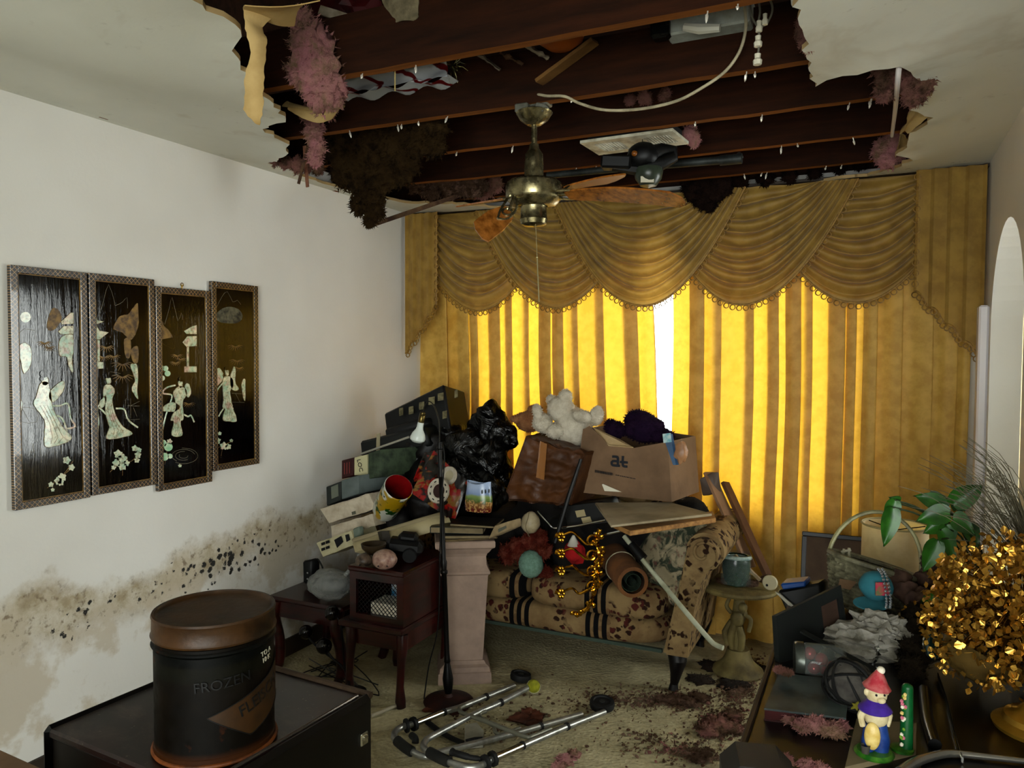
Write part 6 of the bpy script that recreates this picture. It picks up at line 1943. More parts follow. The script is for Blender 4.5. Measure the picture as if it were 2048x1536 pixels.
M_GRIP = mat('grey_foam_grip', '#2c2c28', '#3a3934', rough=.85)
wtube('hand_grip', [W5(505, 828, .08), W5(420, 790, .078), W5(335, 745, .075)], .020, M_GRIP)
wtube('hand_grip', [W5(60, 645, .04), W5(125, 700, .035), W5(190, 742, .03)], .020, M_GRIP)
for a, b_ in (((890, 795, .08), (1140, 685, .07)), ((225, 495, .04), (450, 405, .035))):
    wtube('chrome_sleeve', [W5(*a), W5((a[0] + b_[0]) / 2, (a[1] + b_[1]) / 2, (a[2] + b_[2]) / 2), W5(*b_)], .0135, M_CHROME)
for a, d in (((865, 805, .08), (890, 795, .08)), ((800, 840, .085), (825, 828, .085)), ((190, 508, .04), (215, 498, .04)), ((130, 520, .04), (150, 515, .04))):
    wtube('clamp_ring', [W5(*a), W5((a[0] + d[0]) / 2, (a[1] + d[1]) / 2, a[2]), W5(*d)], .028, M_RUBBER, 2)
for x, y, z in ((1130, 688, .07), (1510, 525, .05), (1285, 522, .02), (460, 402, .035), (820, 272, .025), (945, 320, .045)):
    a = W5(x - 8, y + 4, z); d = W5(x + 8, y - 4, z)
    MB().tube([a, d], .016, 10).build('collar', M_RUBBER, wk)
wtube('release_lever', [W5(530, 745, .10), W5(600, 765, .105), W5(690, 790, .10), W5(770, 800, .095)], [.016, .014, .012, .012, .012, .012, .012, .012, .012, .012, .012, .010, .010, .010, .010, .010, .010, .008, .008], M_RUBBER)
wtube('release_lever', [W5(185, 600, .05), W5(215, 630, .05), W5(215, 665, .04)], .014, M_RUBBER)
for c, rr, ax in ((W5(1115, 95, .03), .05, (.1, .1, 1)), (W5(1810, 330, .03), .055, (.05, -.1, 1))):
    wl = MB(frame(c, ax, (1, 0, 0))).lathe([(.012, -.012), (rr * .65, -.010), (rr * .7, -.016), (rr * .95, -.014), (rr, 0), (rr * .95, .014), (rr * .7, .016), (rr * .65, .010), (.012, .012)], 28).build('wheel', M_RUBBER, wk)
    MB(frame(c, ax, (1, 0, 0))).lathe([(0, -.014), (.012, -.014), (.012, .014), (0, .014)], 12).build('hub', M_GRIP, wl)
tb = MB().blob(W5(1225, 182, .038), .030, 4, .03, 9, 2).build('tennis_ball', mat('tennis_felt', '#9a9a2c', '#87872a', rough=.95, scale=80), wk)
MB().torus(W5(1225, 182, .038), .0302, .0014, (.4, -.6, .6), 24, 4).build('ball_seam', mat('ball_seam', '#c9c7a4', rough=.9), tb)
tag(MB().tube(smooth_path([W5(310, 480, .012), W5(430, 570, .012), W5(560, 640, .012), W5(700, 690, .012)], 6), .016, 8, flat=(0, 0, 1)).build('rubber_strap', M_RUBBER), 'dark rubber strap on the carpet beneath the walking frame', 'strap')
pp = root('white_plastic_part', W5(715, 600, 0), 'pale moulded plastic part on the carpet inside the walking frame', 'plastic part')
for nm, q, z, th, m in (('body', [(640, 510), (740, 490), (800, 560), (795, 645), (635, 655)], .03, .028, mat('pale_plastic', '#a8a496', '#8c887a', rough=.6)),):
    P_ = [W5(x, y, z) for x, y in q]
    o = MB().add(P_ + [p - V((0, 0, th)) for p in P_], [tuple(range(5))[::-1], tuple(range(5, 10))] + [(i, (i + 1) % 5, (i + 1) % 5 + 5, i + 5) for i in range(5)]).build(nm, m, pp, False)
    bm = bmesh.new(); bm.from_mesh(o.data); bmesh.ops.recalc_face_normals(bm, faces=bm.faces); bm.to_mesh(o.data); bm.free()
MB().tube([W5(650, 645, .032), W5(720, 628, .032), W5(790, 625, .032)], .006, 6).build('dark_slot', M_INK, pp)


def rag(name, label, quad, z, m, seed, cat='scrap', amp=.03):
    P_ = [at(*q, z=z) for q in quad]

    def fn(u, v, o=0):
        p = P_[0].lerp(P_[1], u).lerp(P_[3].lerp(P_[2], u), v)
        j = V((noise.noise(V((u * 5, v * 5, seed))), noise.noise(V((u * 5, v * 5, seed + 5))), 0)) * .03
        return p + j + V((0, 0, amp * abs(noise.noise(V((u * 3, v * 3, seed + 2)))) + o))
    mb = MB().grid(14, 14, lambda u, v: fn(u, v, .004)).grid(14, 14, lambda u, v: fn(u, v, 0), flip=True)
    return tag(mb.build(name, m, None, 'all'), label, cat)


M_RUSTP = mat('rust_brown_paper', '#6a3a18', '#4a2610', rough=.85, scale=8)
rag('rust_brown_scrap', 'rust brown crumpled scrap on the carpet beyond the walking frame', [(1010, 1440), (1050, 1420), (1092, 1430), (1080, 1458)], .003, M_RUSTP, 3)
rag('rust_brown_scrap', 'larger rust brown scrap under the floor lamp base', [(850, 1425), (860, 1400), (945, 1400), (930, 1432)], .001, M_RUSTP, 7, amp=.012)


def debris(name, label, spots, n, m, seed, size=.012):
    rn = random.Random(seed)
    mb = MB()
    for (px, py, rx, ry, w) in spots:
        for i in range(int(n * w)):
            a, r = rn.uniform(0, 2 * PI), abs(rn.gauss(0, .5))
            p = at(px + rx * r * math.cos(a), py + ry * r * math.sin(a), z=.002)
            s = size * rn.uniform(.3, 1.3)
            if rn.random() < .35: mb.blob(p + V((0, 0, s * .3)), (s * .7, s * .6, s * .45), 1, .6, 2, i)
            else: mb.shards([(p, (0, 0, .4))], s, rn, 1, 2.0)
    o = mb.build(name, m, None, False)
    o['kind'] = 'stuff'
    return tag(o, label, 'debris', kind='stuff')


debris('insulation_crumbs', 'pinkish brown insulation crumbs strewn over the carpet before the sofa', [(1440, 1450, 70, 40, 1.), (1350, 1400, 90, 22, .8), (1480, 1380, 60, 40, .8), (1500, 1330, 40, 30, .4), (1320, 1400, 160, 30, .5), (1400, 1510, 90, 22, .6), (1220, 1400, 200, 40, .5), (1300, 1480, 150, 50, .25), (1010, 1460, 220, 50,   .15)], 1100, fluff_mat('insulation_crumb', '#8c7460', '#6c5644', '#ab9080'), 5, .010)
debris('pink_crumbs', 'pale pink insulation crumbs scattered over the open carpet', [(1440, 1450, 50, 35, 1.), (1370, 1408, 60, 18, .7), (1350, 1500, 120, 30, .5), (1470, 1400, 60, 40, .4)], 260, M_PINKD, 6)
GF = 'insulation clumps on the floor'
clump('pink insulation lump on the carpet at the bottom edge of the photo', [(1130, 1520, 16), (1148, 1508, 12), (1118, 1532, 12)], .02, M_PINK, 91, flat=.5, shard=.01, n=600, group=GF, plane='z')
clump('pinkish brown insulation heap on the carpet halfway to the round stand', [(1440, 1450, 28), (1465, 1432, 20), (1415, 1462, 22), (1470, 1458, 16)], .012, M_PINKD, 92, flat=.45, shard=.014, n=1400, group=GF, plane='z')
clump('insulation heap around the front leg of the sofa', [(1345, 1400, 18), (1375, 1405, 20), (1400, 1395, 18), (1325, 1398, 12)], .008, M_RUST, 93, flat=.4, shard=.013, n=1200, group=GF, plane='z')
clump('small brown insulation lump near the bottom edge, beside the dresser', [(1395, 1518, 14), (1412, 1510, 10)], .008, M_RUST, 94, flat=.45, shard=.01, n=400, group=GF, plane='z')
clump('dark dirt heap under the round stand', [(1430, 1335, 30), (1470, 1370, 30), (1510, 1340, 26), (1400, 1360, 24)], .0, mat('brown_dirt', '#3a2a1a', '#2a1d12', rough=1, scale=20), 95, flat=.22, shard=.012, n=1500, name='dirt_heap', group='dirt', plane='z')['category'] = 'debris'

# ------------------------------------------------------------------ dark cabinet and tin drum
CZ = .60
cB, cC, cA = at(440, 1310, z=CZ), at(740, 1393, z=CZ), at(72, 1449, z=CZ)
ex = (cC - cB); W_ = ex.length; ex.normalize(); ey = V((-ex.y, ex.x, 0)); D_ = (cB - cA).dot(ey)
cmx = Matrix((ex, ey, V((0, 0, 1)))).transposed().to_4x4(); cmx.translation = V((cB - ey * D_).xy.to_3d())
t = NT('dusty_mahogany_top'); co = t.coord('Object')
b = t.mix(t.ramp(t.noise(co, 6, 5), (.35, 0.), (.65, 1.)), '#351813', '#221010')
b = t.mix(t.ramp(t.noise(co, 9, 6, .7, .5), (.52, 0.), (.72, .7)), b, '#6a5a52')
b = t.mix(t.ramp(t.noise(co, 60, 3), (.66, 0.), (.72, .8)), b, '#8c8074')
t.set(Base_Color=b, Roughness=.38); M_CTOP = t.m
cab = root('wooden_cabinet', (cmx @ V((W_ / 2, D_ / 2, 0))), 'dark reddish cabinet carrying the rusty drum', 'cabinet')
MB(cmx).box((W_ / 2, D_ / 2, CZ / 2 - .005), (W_ - .03, D_ - .01, CZ - .02), bev=.01).build('body', mat('dark_cabinet', '#2a0f0d', '#1a0908', rough=.35, scale=6, sx=(1, 1, .3)), cab, 30)
MB(cmx).box((W_ / 2, D_ / 2, CZ - .012), (W_ - .02, D_, .024), bev=.006).build('top', M_CTOP, cab, 30)
for xx, nm in ((.010, 'end_cap'), (W_ - .008, 'end_cap')):
    MB(cmx).box((xx, D_ / 2, CZ / 2 + .006), (.03, D_ + .016, CZ + .004), bev=.014).build(nm, mat('black_edge', '#0c0a0a', '#171212', rough=.35), cab, 30)
MB(cmx).tube([V((0, D_ + .004, CZ + .002)), V((W_, D_ + .004, CZ + .002))], .010, 8).build('rear_edge_strip', mat('bronze_edge', '#6a5a4c', '#4a3c30', rough=.35, metal=.6), cab)
MB(cmx).tube([V((W_ - .028, -.02, CZ + .004)), V((W_ - .028, D_ - .02, CZ + .004))], .005, 8).build('metal_edge', mat('steel_edge', '#a59c94', rough=.25, metal=.9), cab)
lc = at(738, 1478, x=None, y=None, z=.48) if False else cmx @ V((W_ + .008, D_ * .93, CZ - .10))
MB(Matrix.Translation(lc) @ cmx.to_3x3().to_4x4()).box((0, 0, 0), (.012, .03, .035), bev=.003).box((.006, 0, .004), (.01, .018, .012), bev=.002).build('latch', M_CHROME, cab)

DC = V((-1.445, 1.372, CZ + .001)); DR = .140
DH = at(433, 1216, y=DC.y).z - CZ
t = NT('rusty_printed_tin'); co = t.coord('Object'); X, Y, Z = t.sep(co)
n1 = t.noise(co, 8, 6, .7)
b = t.mix(t.ramp(n1, (.35, 0.), (.6, 1.)), '#20180c', '#140f06')
b = t.mix(t.ramp(Z, (.018, 1.), (.034, 0.)), b, '#4a2c10')
# printed bands: olive label field above, ochre diagonal ribbon
z2 = t.math('ADD', Z, t.math('MULTIPLY', t.noise(co, 30, 3), .01))
b = t.mix(t.math('MULTIPLY', t.ramp(z2, (.235, 0.), (.24, 1.)), t.ramp(z2, (.268, 1.), (.272, 0.))), b, '#0a0e0a')
b = t.mix(t.math('MULTIPLY', t.ramp(z2, (.20, 0.), (.205, .6)), t.ramp(z2, (.235, 1.), (.24, 0.))), b, '#1e2014')
b = t.mix(t.ramp(n1, (.62, 0.), (.74, .75)), b, '#6a3c18')
t.set(Base_Color=b, Roughness=t.ramp(t.noise(co, 20, 4), (.3, .4), (.7, .7)), Metallic=0.0)
t.b.inputs['Specular IOR Level'].default_value = .1
t.bump(t.noise(co, 50, 4), .12, .003); M_TIN = t.m
M_RUSTL = mat('rust_metal', '#5a4022', '#2c1d0c', rough=.45, metal=.15, scale=9, dust=('#5c4a34', .6), bump=.15)
dr = root('tin_drum', DC, 'rusty round tin drum with a printed label, standing on the dark cabinet', 'drum')
MB().lathe([(DR - .006, 0), (DR, .003), (DR, .02), (DR - .002, .022), (DR - .002, DH * .77), (DR + .001, DH * .775), (DR + .004, DH * .79), (DR + .002, DH * .805), (DR, DH * .81), (DR, DH * .83), (DR - .004, DH * .84)], 56, DC).build('body', M_TIN, dr)
MB().lathe([(DR - .004, DH * .835), (DR + .003, DH * .84), (DR + .005, DH * .855), (DR + .002, DH * .875), (DR + .001, DH * .98), (DR + .003, DH * .99), (DR + .001, DH * 1.005), (DR - .005, DH * 1.006), (DR - .008, DH * .985), (DR - .014, DH * .975), (DR - .05, DH * .978), (0, DH * .98)], 56, DC).build('lid', M_RUSTL, dr)
MB().torus(DC + V((0, 0, .006)), DR + .001, .005, (0, 0, 1), 56, 8).build('bottom_seam', mat('orange_rust', '#8a5420', '#5a3410', rough=.6, scale=20), dr)


def on_drum(ang, z, tilt=0.0, lift=.0012):
    """wrap flat lettering around the tin, ang 0 faces the camera"""
    base = math.atan2(-DC.y, -DC.x) + ang

    def w(p):
        x = p.x * math.cos(tilt) - p.y * math.sin(tilt); y = p.x * math.sin(tilt) + p.y * math.cos(tilt)
        a = base + x / DR
        r = DR + lift + p.z
        return DC + V((r * math.cos(a), r * math.sin(a), z + y))
    return w


M_LBL = mat('black_print', '#0c0b08', rough=.6); M_LBLW = mat('white_print', '#b9b5a4', rough=.6); M_BAND = mat('ochre_band', '#4c3414', '#38260e', rough=.5, scale=20)
lettering('FROZEN', .034, None, M_LBL, dr, 'lettering', on_drum(.12, DH * .585, .08))
lettering('TO A', .017, None, M_LBLW, dr, 'lettering', on_drum(.95, DH * .71, .1))
lettering('10 K', .017, None, M_LBLW, dr, 'lettering', on_drum(.95, DH * .66, .1))
# ribbon band across the label
bw = on_drum(0, 0, 0, .0006)
band = [(-.02, .135), (.30, .225), (.30, .165), (.115, .085), (-.02, .135)]
N = 26
mb = MB()
mb.grid(N, 5, lambda u, v: bw(V((-.018 + .235 * u, (.118 + .085 * u) * (1 - v) + ((.118 - .062 * min(1, u / .42)) + .085 * max(0, (u - .42)) * 1.05) * v, 0))))
mb.build('label_ribbon', M_BAND, dr, 'all')
mb = MB().tube([bw(V((-.018 + .235 * i / 24, .119 + .085 * i / 24, .0004))) for i in range(25)], .0012, 5).tube([bw(V((-.018 + .235 * u / 24, (.117 - .062 * min(1, (u / 24) / .42)) + .085 * max(0, (u / 24 - .42)) * 1.05, .0004))) for u in range(25)], .0012, 5)
mb.build('ribbon_outline', M_LBL, dr)
lettering('FLEISCH', .040, None, M_LBL, dr, 'lettering', on_drum(.82, .135, .30, .0014), sx=.92)
# tan carton corner at the very edge of the view
P_ = [at(-60, 1470, z=.62), at(100, 1542, z=.62), at(40, 1640, z=.62), at(-160, 1560, z=.62)]
o = MB().hexa([p - V((0, 0, .6)) for p in P_[::-1]] + P_[::-1]).build('tan_carton', M_CARD, None, False)
bm = bmesh.new(); bm.from_mesh(o.data); bmesh.ops.recalc_face_normals(bm, faces=bm.faces); bm.to_mesh(o.data); bm.free()
bevel_mesh(o, .004)
tag(o, 'tan cardboard carton corner at the bottom edge beside the left wall', 'box')

# ------------------------------------------------------------------ dresser by the right wall
DZ = .80
ds = root('dresser', (.12, 1.8, 0), 'dark wood dresser crowded with knick-knacks along the right wall', 'dresser')
t = NT('dusty_black_dresser'); co = t.coord('Object')
b = t.mix(t.ramp(t.noise(co, 5, 5), (.35, 0.), (.65, 1.)), '#1a100e', '#120b0a')
b = t.mix(t.ramp(t.noise(co, 12, 6, .7), (.55, 0.), (.75, .5)), b, '#4a403a')
t.set(Base_Color=b, Roughness=.32); M_DTOP = t.m
MB().box((.120, 1.80, DZ - .014), (.67, 1.46, .028), bev=.008).build('top', M_DTOP, ds, 30)
MB().box((.130, 1.80, DZ / 2 - .014), (.63, 1.42, DZ - .03)).build('body', M_DARKW, ds, False)
for i in range(3):
    for j in range(2):
        dwr = MB().box((-.190, 1.46 + j * .68, .16 + .22 * i), (.02, .64, .19), bev=.005).build('drawer', M_DARKW, ds, 30)
        MB().blob((-.212, 1.46 + j * .68, .16 + .22 * i), .016, 2).build('knob', M_BRASS, dwr)
MB().tube([(-.215, 1.08, DZ + .002), (-.215, 2.52, DZ + .002)], .006, 6).build('edge_bead', mat('worn_edge', '#5a4c42', rough=.4), ds)
Z = lambda px, py, z=DZ: at(px, py, z=z)

# picture frame seen from the back with its strut
pf = root('framed_photograph', Z(1620, 1320), 'dark green picture frame standing with its back turned on the dresser', 'picture frame')
M_DGREEN = mat('dark_green_board', '#131c17', '#0d1310', rough=.8, scale=20)
fq = [A(1553, 1232, 1.99), A(1682, 1170, 2.18), A(1697, 1272, 2.15), A(1560, 1346, 1.95)]
fn_ = (fq[1] - fq[0]).cross(fq[3] - fq[0]).normalized() * .016


def L2(u, v): return fq[0].lerp(fq[1], u).lerp(fq[3].lerp(fq[2], u), v)


for (u0, u1, v0, v1) in ((0, .66, 0, 1), (.93, 1, 0, 1), (.66, .93, 0, .22), (.66, .93, .80, 1)):
    q = [L2(u0, v0), L2(u1, v0), L2(u1, v1), L2(u0, v1)]
    o = MB().add(q + [p + fn_ for p in q], [(0, 1, 2, 3), (7, 6, 5, 4), (0, 4, 5, 1), (1, 5, 6, 2), (2, 6, 7, 3), (3, 7, 4, 0)]).build('back_board', M_DGREEN, pf, False)
sheet('backing_panel', [L2(.66, .22) + fn_ * .4, L2(.93, .22) + fn_ * .4, L2(.93, .80) + fn_ * .4, L2(.66, .80) + fn_ * .4], mat('brown_backing', '#5c4638', '#4a372b', rough=.8), pf, .003)
MB().tube([A(1603, 1262, 2.00), Z(1757, 1345, DZ + .02)], [.011, .013], 6, flat=(0, 0, 1)).build('strut', M_DGREEN, pf)
# jar of red baubles
j0, j1 = Z(1592, 1318, DZ + .042), Z(1690, 1328, DZ + .042)
jar = root('glass_jar', (j0 + j1) / 2 - V((0, 0, .042)), 'glass jar of red baubles lying on its side beneath the green frame', 'jar')
m4 = frame(j0, j1 - j0, (0, 0, 1)); L = (j1 - j0).length
t = NT('clear_jar_glass'); t.set(Base_Color='#aab0ac', Roughness=.05); t.b.inputs['Alpha'].default_value = .22; M_JAR = t.m
MB(m4).lathe([(.034, .012), (.040, .02), (.040, L - .01), (.034, L), (0, L + .001)], 28).build('glass', M_JAR, jar)
MB(m4).lathe([(0, -.004), (.038, -.004), (.041, 0), (.041, .016), (.034, .018)], 28).build('lid', mat('grey_lid', '#6a6e68', '#4a4c46', rough=.3, metal=.6), jar)
for i in range(7):
    MB().blob(m4 @ V((.017 * math.cos(i * 2.4), .017 * math.sin(i * 2.4), .03 + i * (L - .05) / 7)), .0155, 3).build('bauble', mat('red_bauble', '#8a0f1c', rough=.12, metal=.4) if i % 3 != 2 else mat('dark_bauble', '#26302a', rough=.15, metal=.4), jar)
# ball bound with dark cord
p = Z(1700, 1420, DZ); k = dpt(p); r = .050; c = p + V((0, .01, r))
bl2 = root('cord_wrapped_ball', p, 'grey ball bound with dark cords and a yellow star on the dresser', 'ball')
MB().blob(c, r, 4, .05, 5, 2).build('core', mat('grey_paper_ball', '#6a6660', '#4c4844', rough=.8, scale=30), bl2)
rn = random.Random(8)
for i in range(16):
    MB().torus(c + V((rn.uniform(-.006, .006), rn.uniform(-.006, .006), rn.uniform(-.006, .006))), r + .001, .003, (rn.uniform(-1, 1), rn.uniform(-1, 1), rn.uniform(-1, 1)), 30, 5).build('cord', M_RUBBER, bl2)
sd = c - c_f * r * .98 + c_r * -.012 - c_u * .022
mstar = frame(sd, -c_f + V((0, 0, -.3)), c_r)
MB(mstar).prism([((.012 if i % 2 == 0 else .005) * math.cos(i * PI / 5), (.012 if i % 2 == 0 else .005) * math.sin(i * PI / 5)) for i in range(10)], (0, 0, .002), (1, 0, 0), (0, 1, 0), .003).build('star', mat('yellow_star', '#9a9440', rough=.6), bl2)
# red book
rb = root('red_book', Z(1600, 1420), 'red edged book lying under the jar on the dresser', 'book')
q = [Z(1528, 1416, DZ + .026), Z(1558, 1345, DZ + .026), Z(1700, 1362, DZ + .026), Z(1692, 1436, DZ + .026)]
for nm, z0, z1, m, ins in (('back_cover', 0, .003, mat('red_cover', '#4a0f12', rough=.5), 0), ('pages', .003, .022, mat('red_page_edge', '#5c1a1c', '#3c1012', rough=.8), .004), ('front_cover', .022, .026, mat('grey_cover', '#3c4444', '#5c6664', rough=.5, scale=14), 0)):
    cc = sum(q, V((0, 0, 0))) / 4
    P_ = [V((p.x, p.y, 0)).lerp(V((cc.x, cc.y, 0)), ins * 4) for p in q]
    o = MB().hexa([p + V((0, 0, DZ + z0)) for p in P_[::-1]] + [p + V((0, 0, DZ + z1)) for p in P_[::-1]]).build(nm, m, rb, False)
    bm = bmesh.new(); bm.from_mesh(o.data); bmesh.ops.recalc_face_normals(bm, faces=bm.faces); bm.to_mesh(o.data); bm.free()
GD = 'insulation on the dresser'
clump('large pink insulation clump on the dresser beside the figurine', [(1630, 1448, 26), (1660, 1458, 26), (1605, 1452, 16), (1680, 1450, 14), (1640, 1430, 14)], DZ + .012, M_PINK, 101, flat=.5, shard=.008, n=2000, group=GD, plane='z')
clump('small pink insulation tuft on the dresser below the red book', [(1580, 1438, 16), (1598, 1428, 11)], DZ + .008, M_PINK, 102, flat=.5, shard=.007, n=700, group=GD, plane='z')
clump('pink insulation tuft on the dresser near the grey case', [(1545, 1512, 16), (1568, 1520, 16)], DZ + .008, M_PINK, 103, flat=.5, shard=.007, n=800, group=GD, plane='z')
clump('pink insulation tuft cut by the bottom edge of the photo', [(1615, 1530, 16), (1640, 1538, 16)], DZ + .008, M_PINK, 104, flat=.5, shard=.007, n=800, group=GD, plane='z')
clump('pink fluff on the red book', [(1560, 1340, 9), (1575, 1345, 9)], DZ + .045, M_PINKD, 105, flat=.5, shard=.007, n=300, group=GD, plane='z')

tile = root('tan_tile', Z(1765, 1480), 'tan square tile under the painted figurine', 'tile')
q = [Z(1713, 1437, DZ + .010), Z(1833, 1446, DZ + .010), Z(1832, 1500, DZ + .010), Z(1690, 1534, DZ + .010)]
o = MB().hexa([p - V((0, 0, .010)) for p in q] + q).build('slab', mat('tan_ceramic', '#8c8068', '#7c7058', rough=.4), tile, False)
bm = bmesh.new(); bm.from_mesh(o.data); bmesh.ops.recalc_face_normals(bm, faces=bm.faces); bm.to_mesh(o.data); bm.free()
# painted figurine
fb = Z(1748, 1508, DZ + .010); k = dpt(fb)
fgn = root('garden_figurine', fb, 'small painted figurine with a red cap, purple collar and blue trousers', 'figurine')
E2 = lambda dx, h: fb + c_r * (dx * k) + V((0, 0, h * k))
MF = lambda n_, a, b2=None: mat(n_, a, b2, rough=.35, scale=60)
MB().lathe([(0, 0), (36 * k, 0), (38 * k, 4 * k), (32 * k, 9 * k), (0, 10 * k)], 24, fb).build('grass_base', MF('green_glaze', '#2c6a24', '#5c8c34'), fgn)
mb = MB().tube([E2(12, 8), E2(13, 30), E2(9, 62)], [16 * k, 17 * k, 14 * k], 14).tube([E2(-14, 8), E2(-12, 30), E2(-6, 60)], [12 * k, 13 * k, 14 * k], 14)
mb.build('trousers', MF('blue_glaze', '#27437c', '#3a5a94'), fgn)
MB().blob(E2(-10, 42) - c_f * 12 * k, (15 * k, 9 * k, 28 * k), 3).build('apron', MF('yellow_glaze', '#c9b06a', '#d9c68c'), fgn)
MB().blob(E2(2, 78), (23 * k, 18 * k, 24 * k), 3).build('torso', MF('cream_glaze', '#cfc4a4', '#bfb08c'), fgn)
for s_ in (-1, 1):
    MB().tube(smooth_path([E2(18 * s_, 92), E2(28 * s_, 78), E2(24 * s_, 58)], 4), [8 * k, 8 * k, 7 * k, 7 * k, 7 * k, 6 * k, 6 * k, 6 * k, 6 * k], 8).build('arm', MF('cream_glaze', '#cfc4a4', '#bfb08c'), fgn)
MB().lathe([(12 * k, 14 * k), (22 * k, 6 * k), (32 * k, -6 * k), (30 * k, -9 * k), (16 * k, 0)], 20, E2(0, 98)).build('collar', MF('purple_glaze', '#4c2f8c', '#5c3fa0'), fgn)
MB().blob(E2(2, 122), (20 * k, 18 * k, 19 * k), 3).blob(E2(4, 116) - c_f * 16 * k, (9 * k, 8 * k, 7 * k), 2).build('head', MF('cream_glaze', '#cfc4a4', '#bfb08c'), fgn)
for s_ in (-1, 1):
    MB().blob(E2(2 + 8 * s_, 126) - c_f * 17 * k, 2.5 * k, 1).build('eye', M_INK, fgn)
    MB().blob(E2(2 + 19 * s_, 126), (6 * k, 4 * k, 8 * k), 2).build('ear', MF('cream_glaze', '#cfc4a4', '#bfb08c'), fgn)
MB().lathe([(0, -2 * k), (24 * k, -2 * k), (27 * k, 3 * k), (20 * k, 12 * k), (12 * k, 26 * k), (4 * k, 38 * k), (0, 40 * k)], 20, E2(2, 134), (-.1, .12, 0)).build('cap', MF('red_glaze_cap', '#b04450', '#c27a78'), fgn)
MB().blob(E2(10, 170), 8 * k, 2).build('bobble', MF('white_glaze', '#d9d2c2'), fgn)
MB().lathe([(7 * k, 0), (9 * k, 16 * k), (8 * k, 16 * k), (6 * k, 2 * k)], 12, E2(-24, 9) - c_f * 14 * k).build('pail', MF('grey_glaze', '#5c5852'), fgn)
# green flower post
gp = Z(1812, 1500, DZ + .010)
gr = root('flower_post_figurine', gp, 'green flower covered post figurine beside the painted figurine', 'figurine')
MB().lathe([(0, 0), (22 * k, 0), (22 * k, 5 * k), (0, 8 * k)], 18, gp - c_r * 8 * k).build('grass_base', MF('green_glaze', '#2c6a24', '#5c8c34'), gr)
MB().tube([gp, gp + V((0, 0, 70 * k)), gp + V((0, 0, 128 * k))], [13 * k, 12 * k, 11 * k], 10).blob(gp + V((0, 0, 128 * k)), (11 * k, 11 * k, 9 * k), 2).build('post', MF('deep_green_glaze', '#0f5a30', '#14683a'), gr)
rn = random.Random(2)
for i in range(22):
    q = gp - c_r * rn.uniform(8, 15) * k - c_f * rn.uniform(2, 11) * k + V((0, 0, rn.uniform(10, 122) * k))
    MB().blob(q, (4 * k, 4 * k, 4.5 * k), 1).build('blossom', (MF('white_glaze', '#d9d2c2'), MF('pink_glaze', '#c27a8a'), MF('yellow_glaze', '#c9b06a', '#d9c68c'), MF('lime_glaze', '#7a9a3c'))[i % 4], gr)
# grey case and black tray
tag(MB(Matrix.Translation(Z(1525, 1560, DZ + .05))).box((-.005, -.02, -.0), (.115, .13, .10), (0, 0, .25), bev=.025).build('grey_case', mat('dark_grey_case', '#3a3836', '#2c2a28', rough=.5), None, 60), 'dark grey rounded case at the front edge of the dresser', 'case')
tr_ = root('black_tray', (.25, 1.62, DZ), 'glossy black serving tray with chrome edging on the dresser', 'tray')
M_GLOSSB = mat('gloss_black', '#080707', rough=.28)
q = [Z(1848, 1440, DZ + .012), Z(1872, 1352, DZ + .012), (.435, 1.98, DZ + .012), (.435, 1.32, DZ + .012), Z(1842, 1530, DZ + .012)]
q = [V(p) for p in q]
o = MB().add(q + [p - V((0, 0, .012)) for p in q], [tuple(range(5)), tuple(range(9, 4, -1))] + [(i, i + 5, (i + 1) % 5 + 5, (i + 1) % 5) for i in range(5)]).build('floor', M_GLOSSB, tr_, False)
bm = bmesh.new(); bm.from_mesh(o.data); bmesh.ops.recalc_face_normals(bm, faces=bm.faces); bm.to_mesh(o.data); bm.free()
MB().tube(smooth_path([Z(1876, 1350, DZ + .02), Z(1893, 1400, DZ + .02), Z(1912, 1480, DZ + .02), Z(1925, 1520, DZ + .02)], 5), [.006] * 16, 8, flat=(1, 0, 0)).build('chrome_bar', M_CHROME, tr_)
MB().tube(smooth_path([Z(1848, 1380, DZ + .022), Z(1855, 1440, DZ + .022), Z(1870, 1490, DZ + .022)], 5), [.012] * 11, 10).build('rolled_rim', M_GLOSSB, tr_)
MB().tube(smooth_path([Z(1800, 1545, DZ + .02), Z(1830, 1525, DZ + .02), Z(1860, 1514, DZ + .02), Z(1900, 1507, DZ + .02), Z(1960, 1512, DZ + .02), Z(2048, 1522, DZ + .02)], 5), [.010 - .0002 * i for i in range(26)], 10).build('front_rim', mat('worn_chrome', '#a8a49c', rough=.2, metal=.9), tr_)

# wicker basket
BC = Z(1722, 1238) + V((0, .05, 0)); BC.z = DZ
t = NT('wicker'); co = t.coord('Object')
t.set(Base_Color=t.mix(t.ramp(t.noise(co, 40, 3), (.35, 0.), (.65, 1.)), '#8c8870', '#5c5844'), Roughness=.6); M_WICK = t.m
bk = root('wicker_basket', BC, 'wicker basket with a tall hoop handle, tilted on the dresser', 'basket')
bt = Matrix.Translation(BC + V((0, 0, .012))) @ Matrix.Rotation(.22, 4, 'Y') @ Matrix.Rotation(-.16, 4, 'X')
BH, B0, B1 = .135, .070, .122
for j in range(13):
    v = j / 12
    R = B0 + (B1 - B0) * v ** .7
    pts_ = [bt @ V(((R + .004 * (1 if (i + j) % 2 else -1)) * math.cos(2 * PI * i / 40), (R + .004 * (1 if (i + j) % 2 else -1)) * .82 * math.sin(2 * PI * i / 40), BH * v)) for i in range(40)]
    MB().tube(pts_, .0062, 5, closed=True).build('weaver', M_WICK, bk)
for i in range(20):
    a = 2 * PI * i / 20
    MB().tube([bt @ V(((B0 + (B1 - B0) * v ** .7) * math.cos(a), (B0 + (B1 - B0) * v ** .7) * .82 * math.sin(a), BH * v)) for v in [m_ / 6 for m_ in range(7)]], .0038, 5).build('stake', M_WICK, bk)
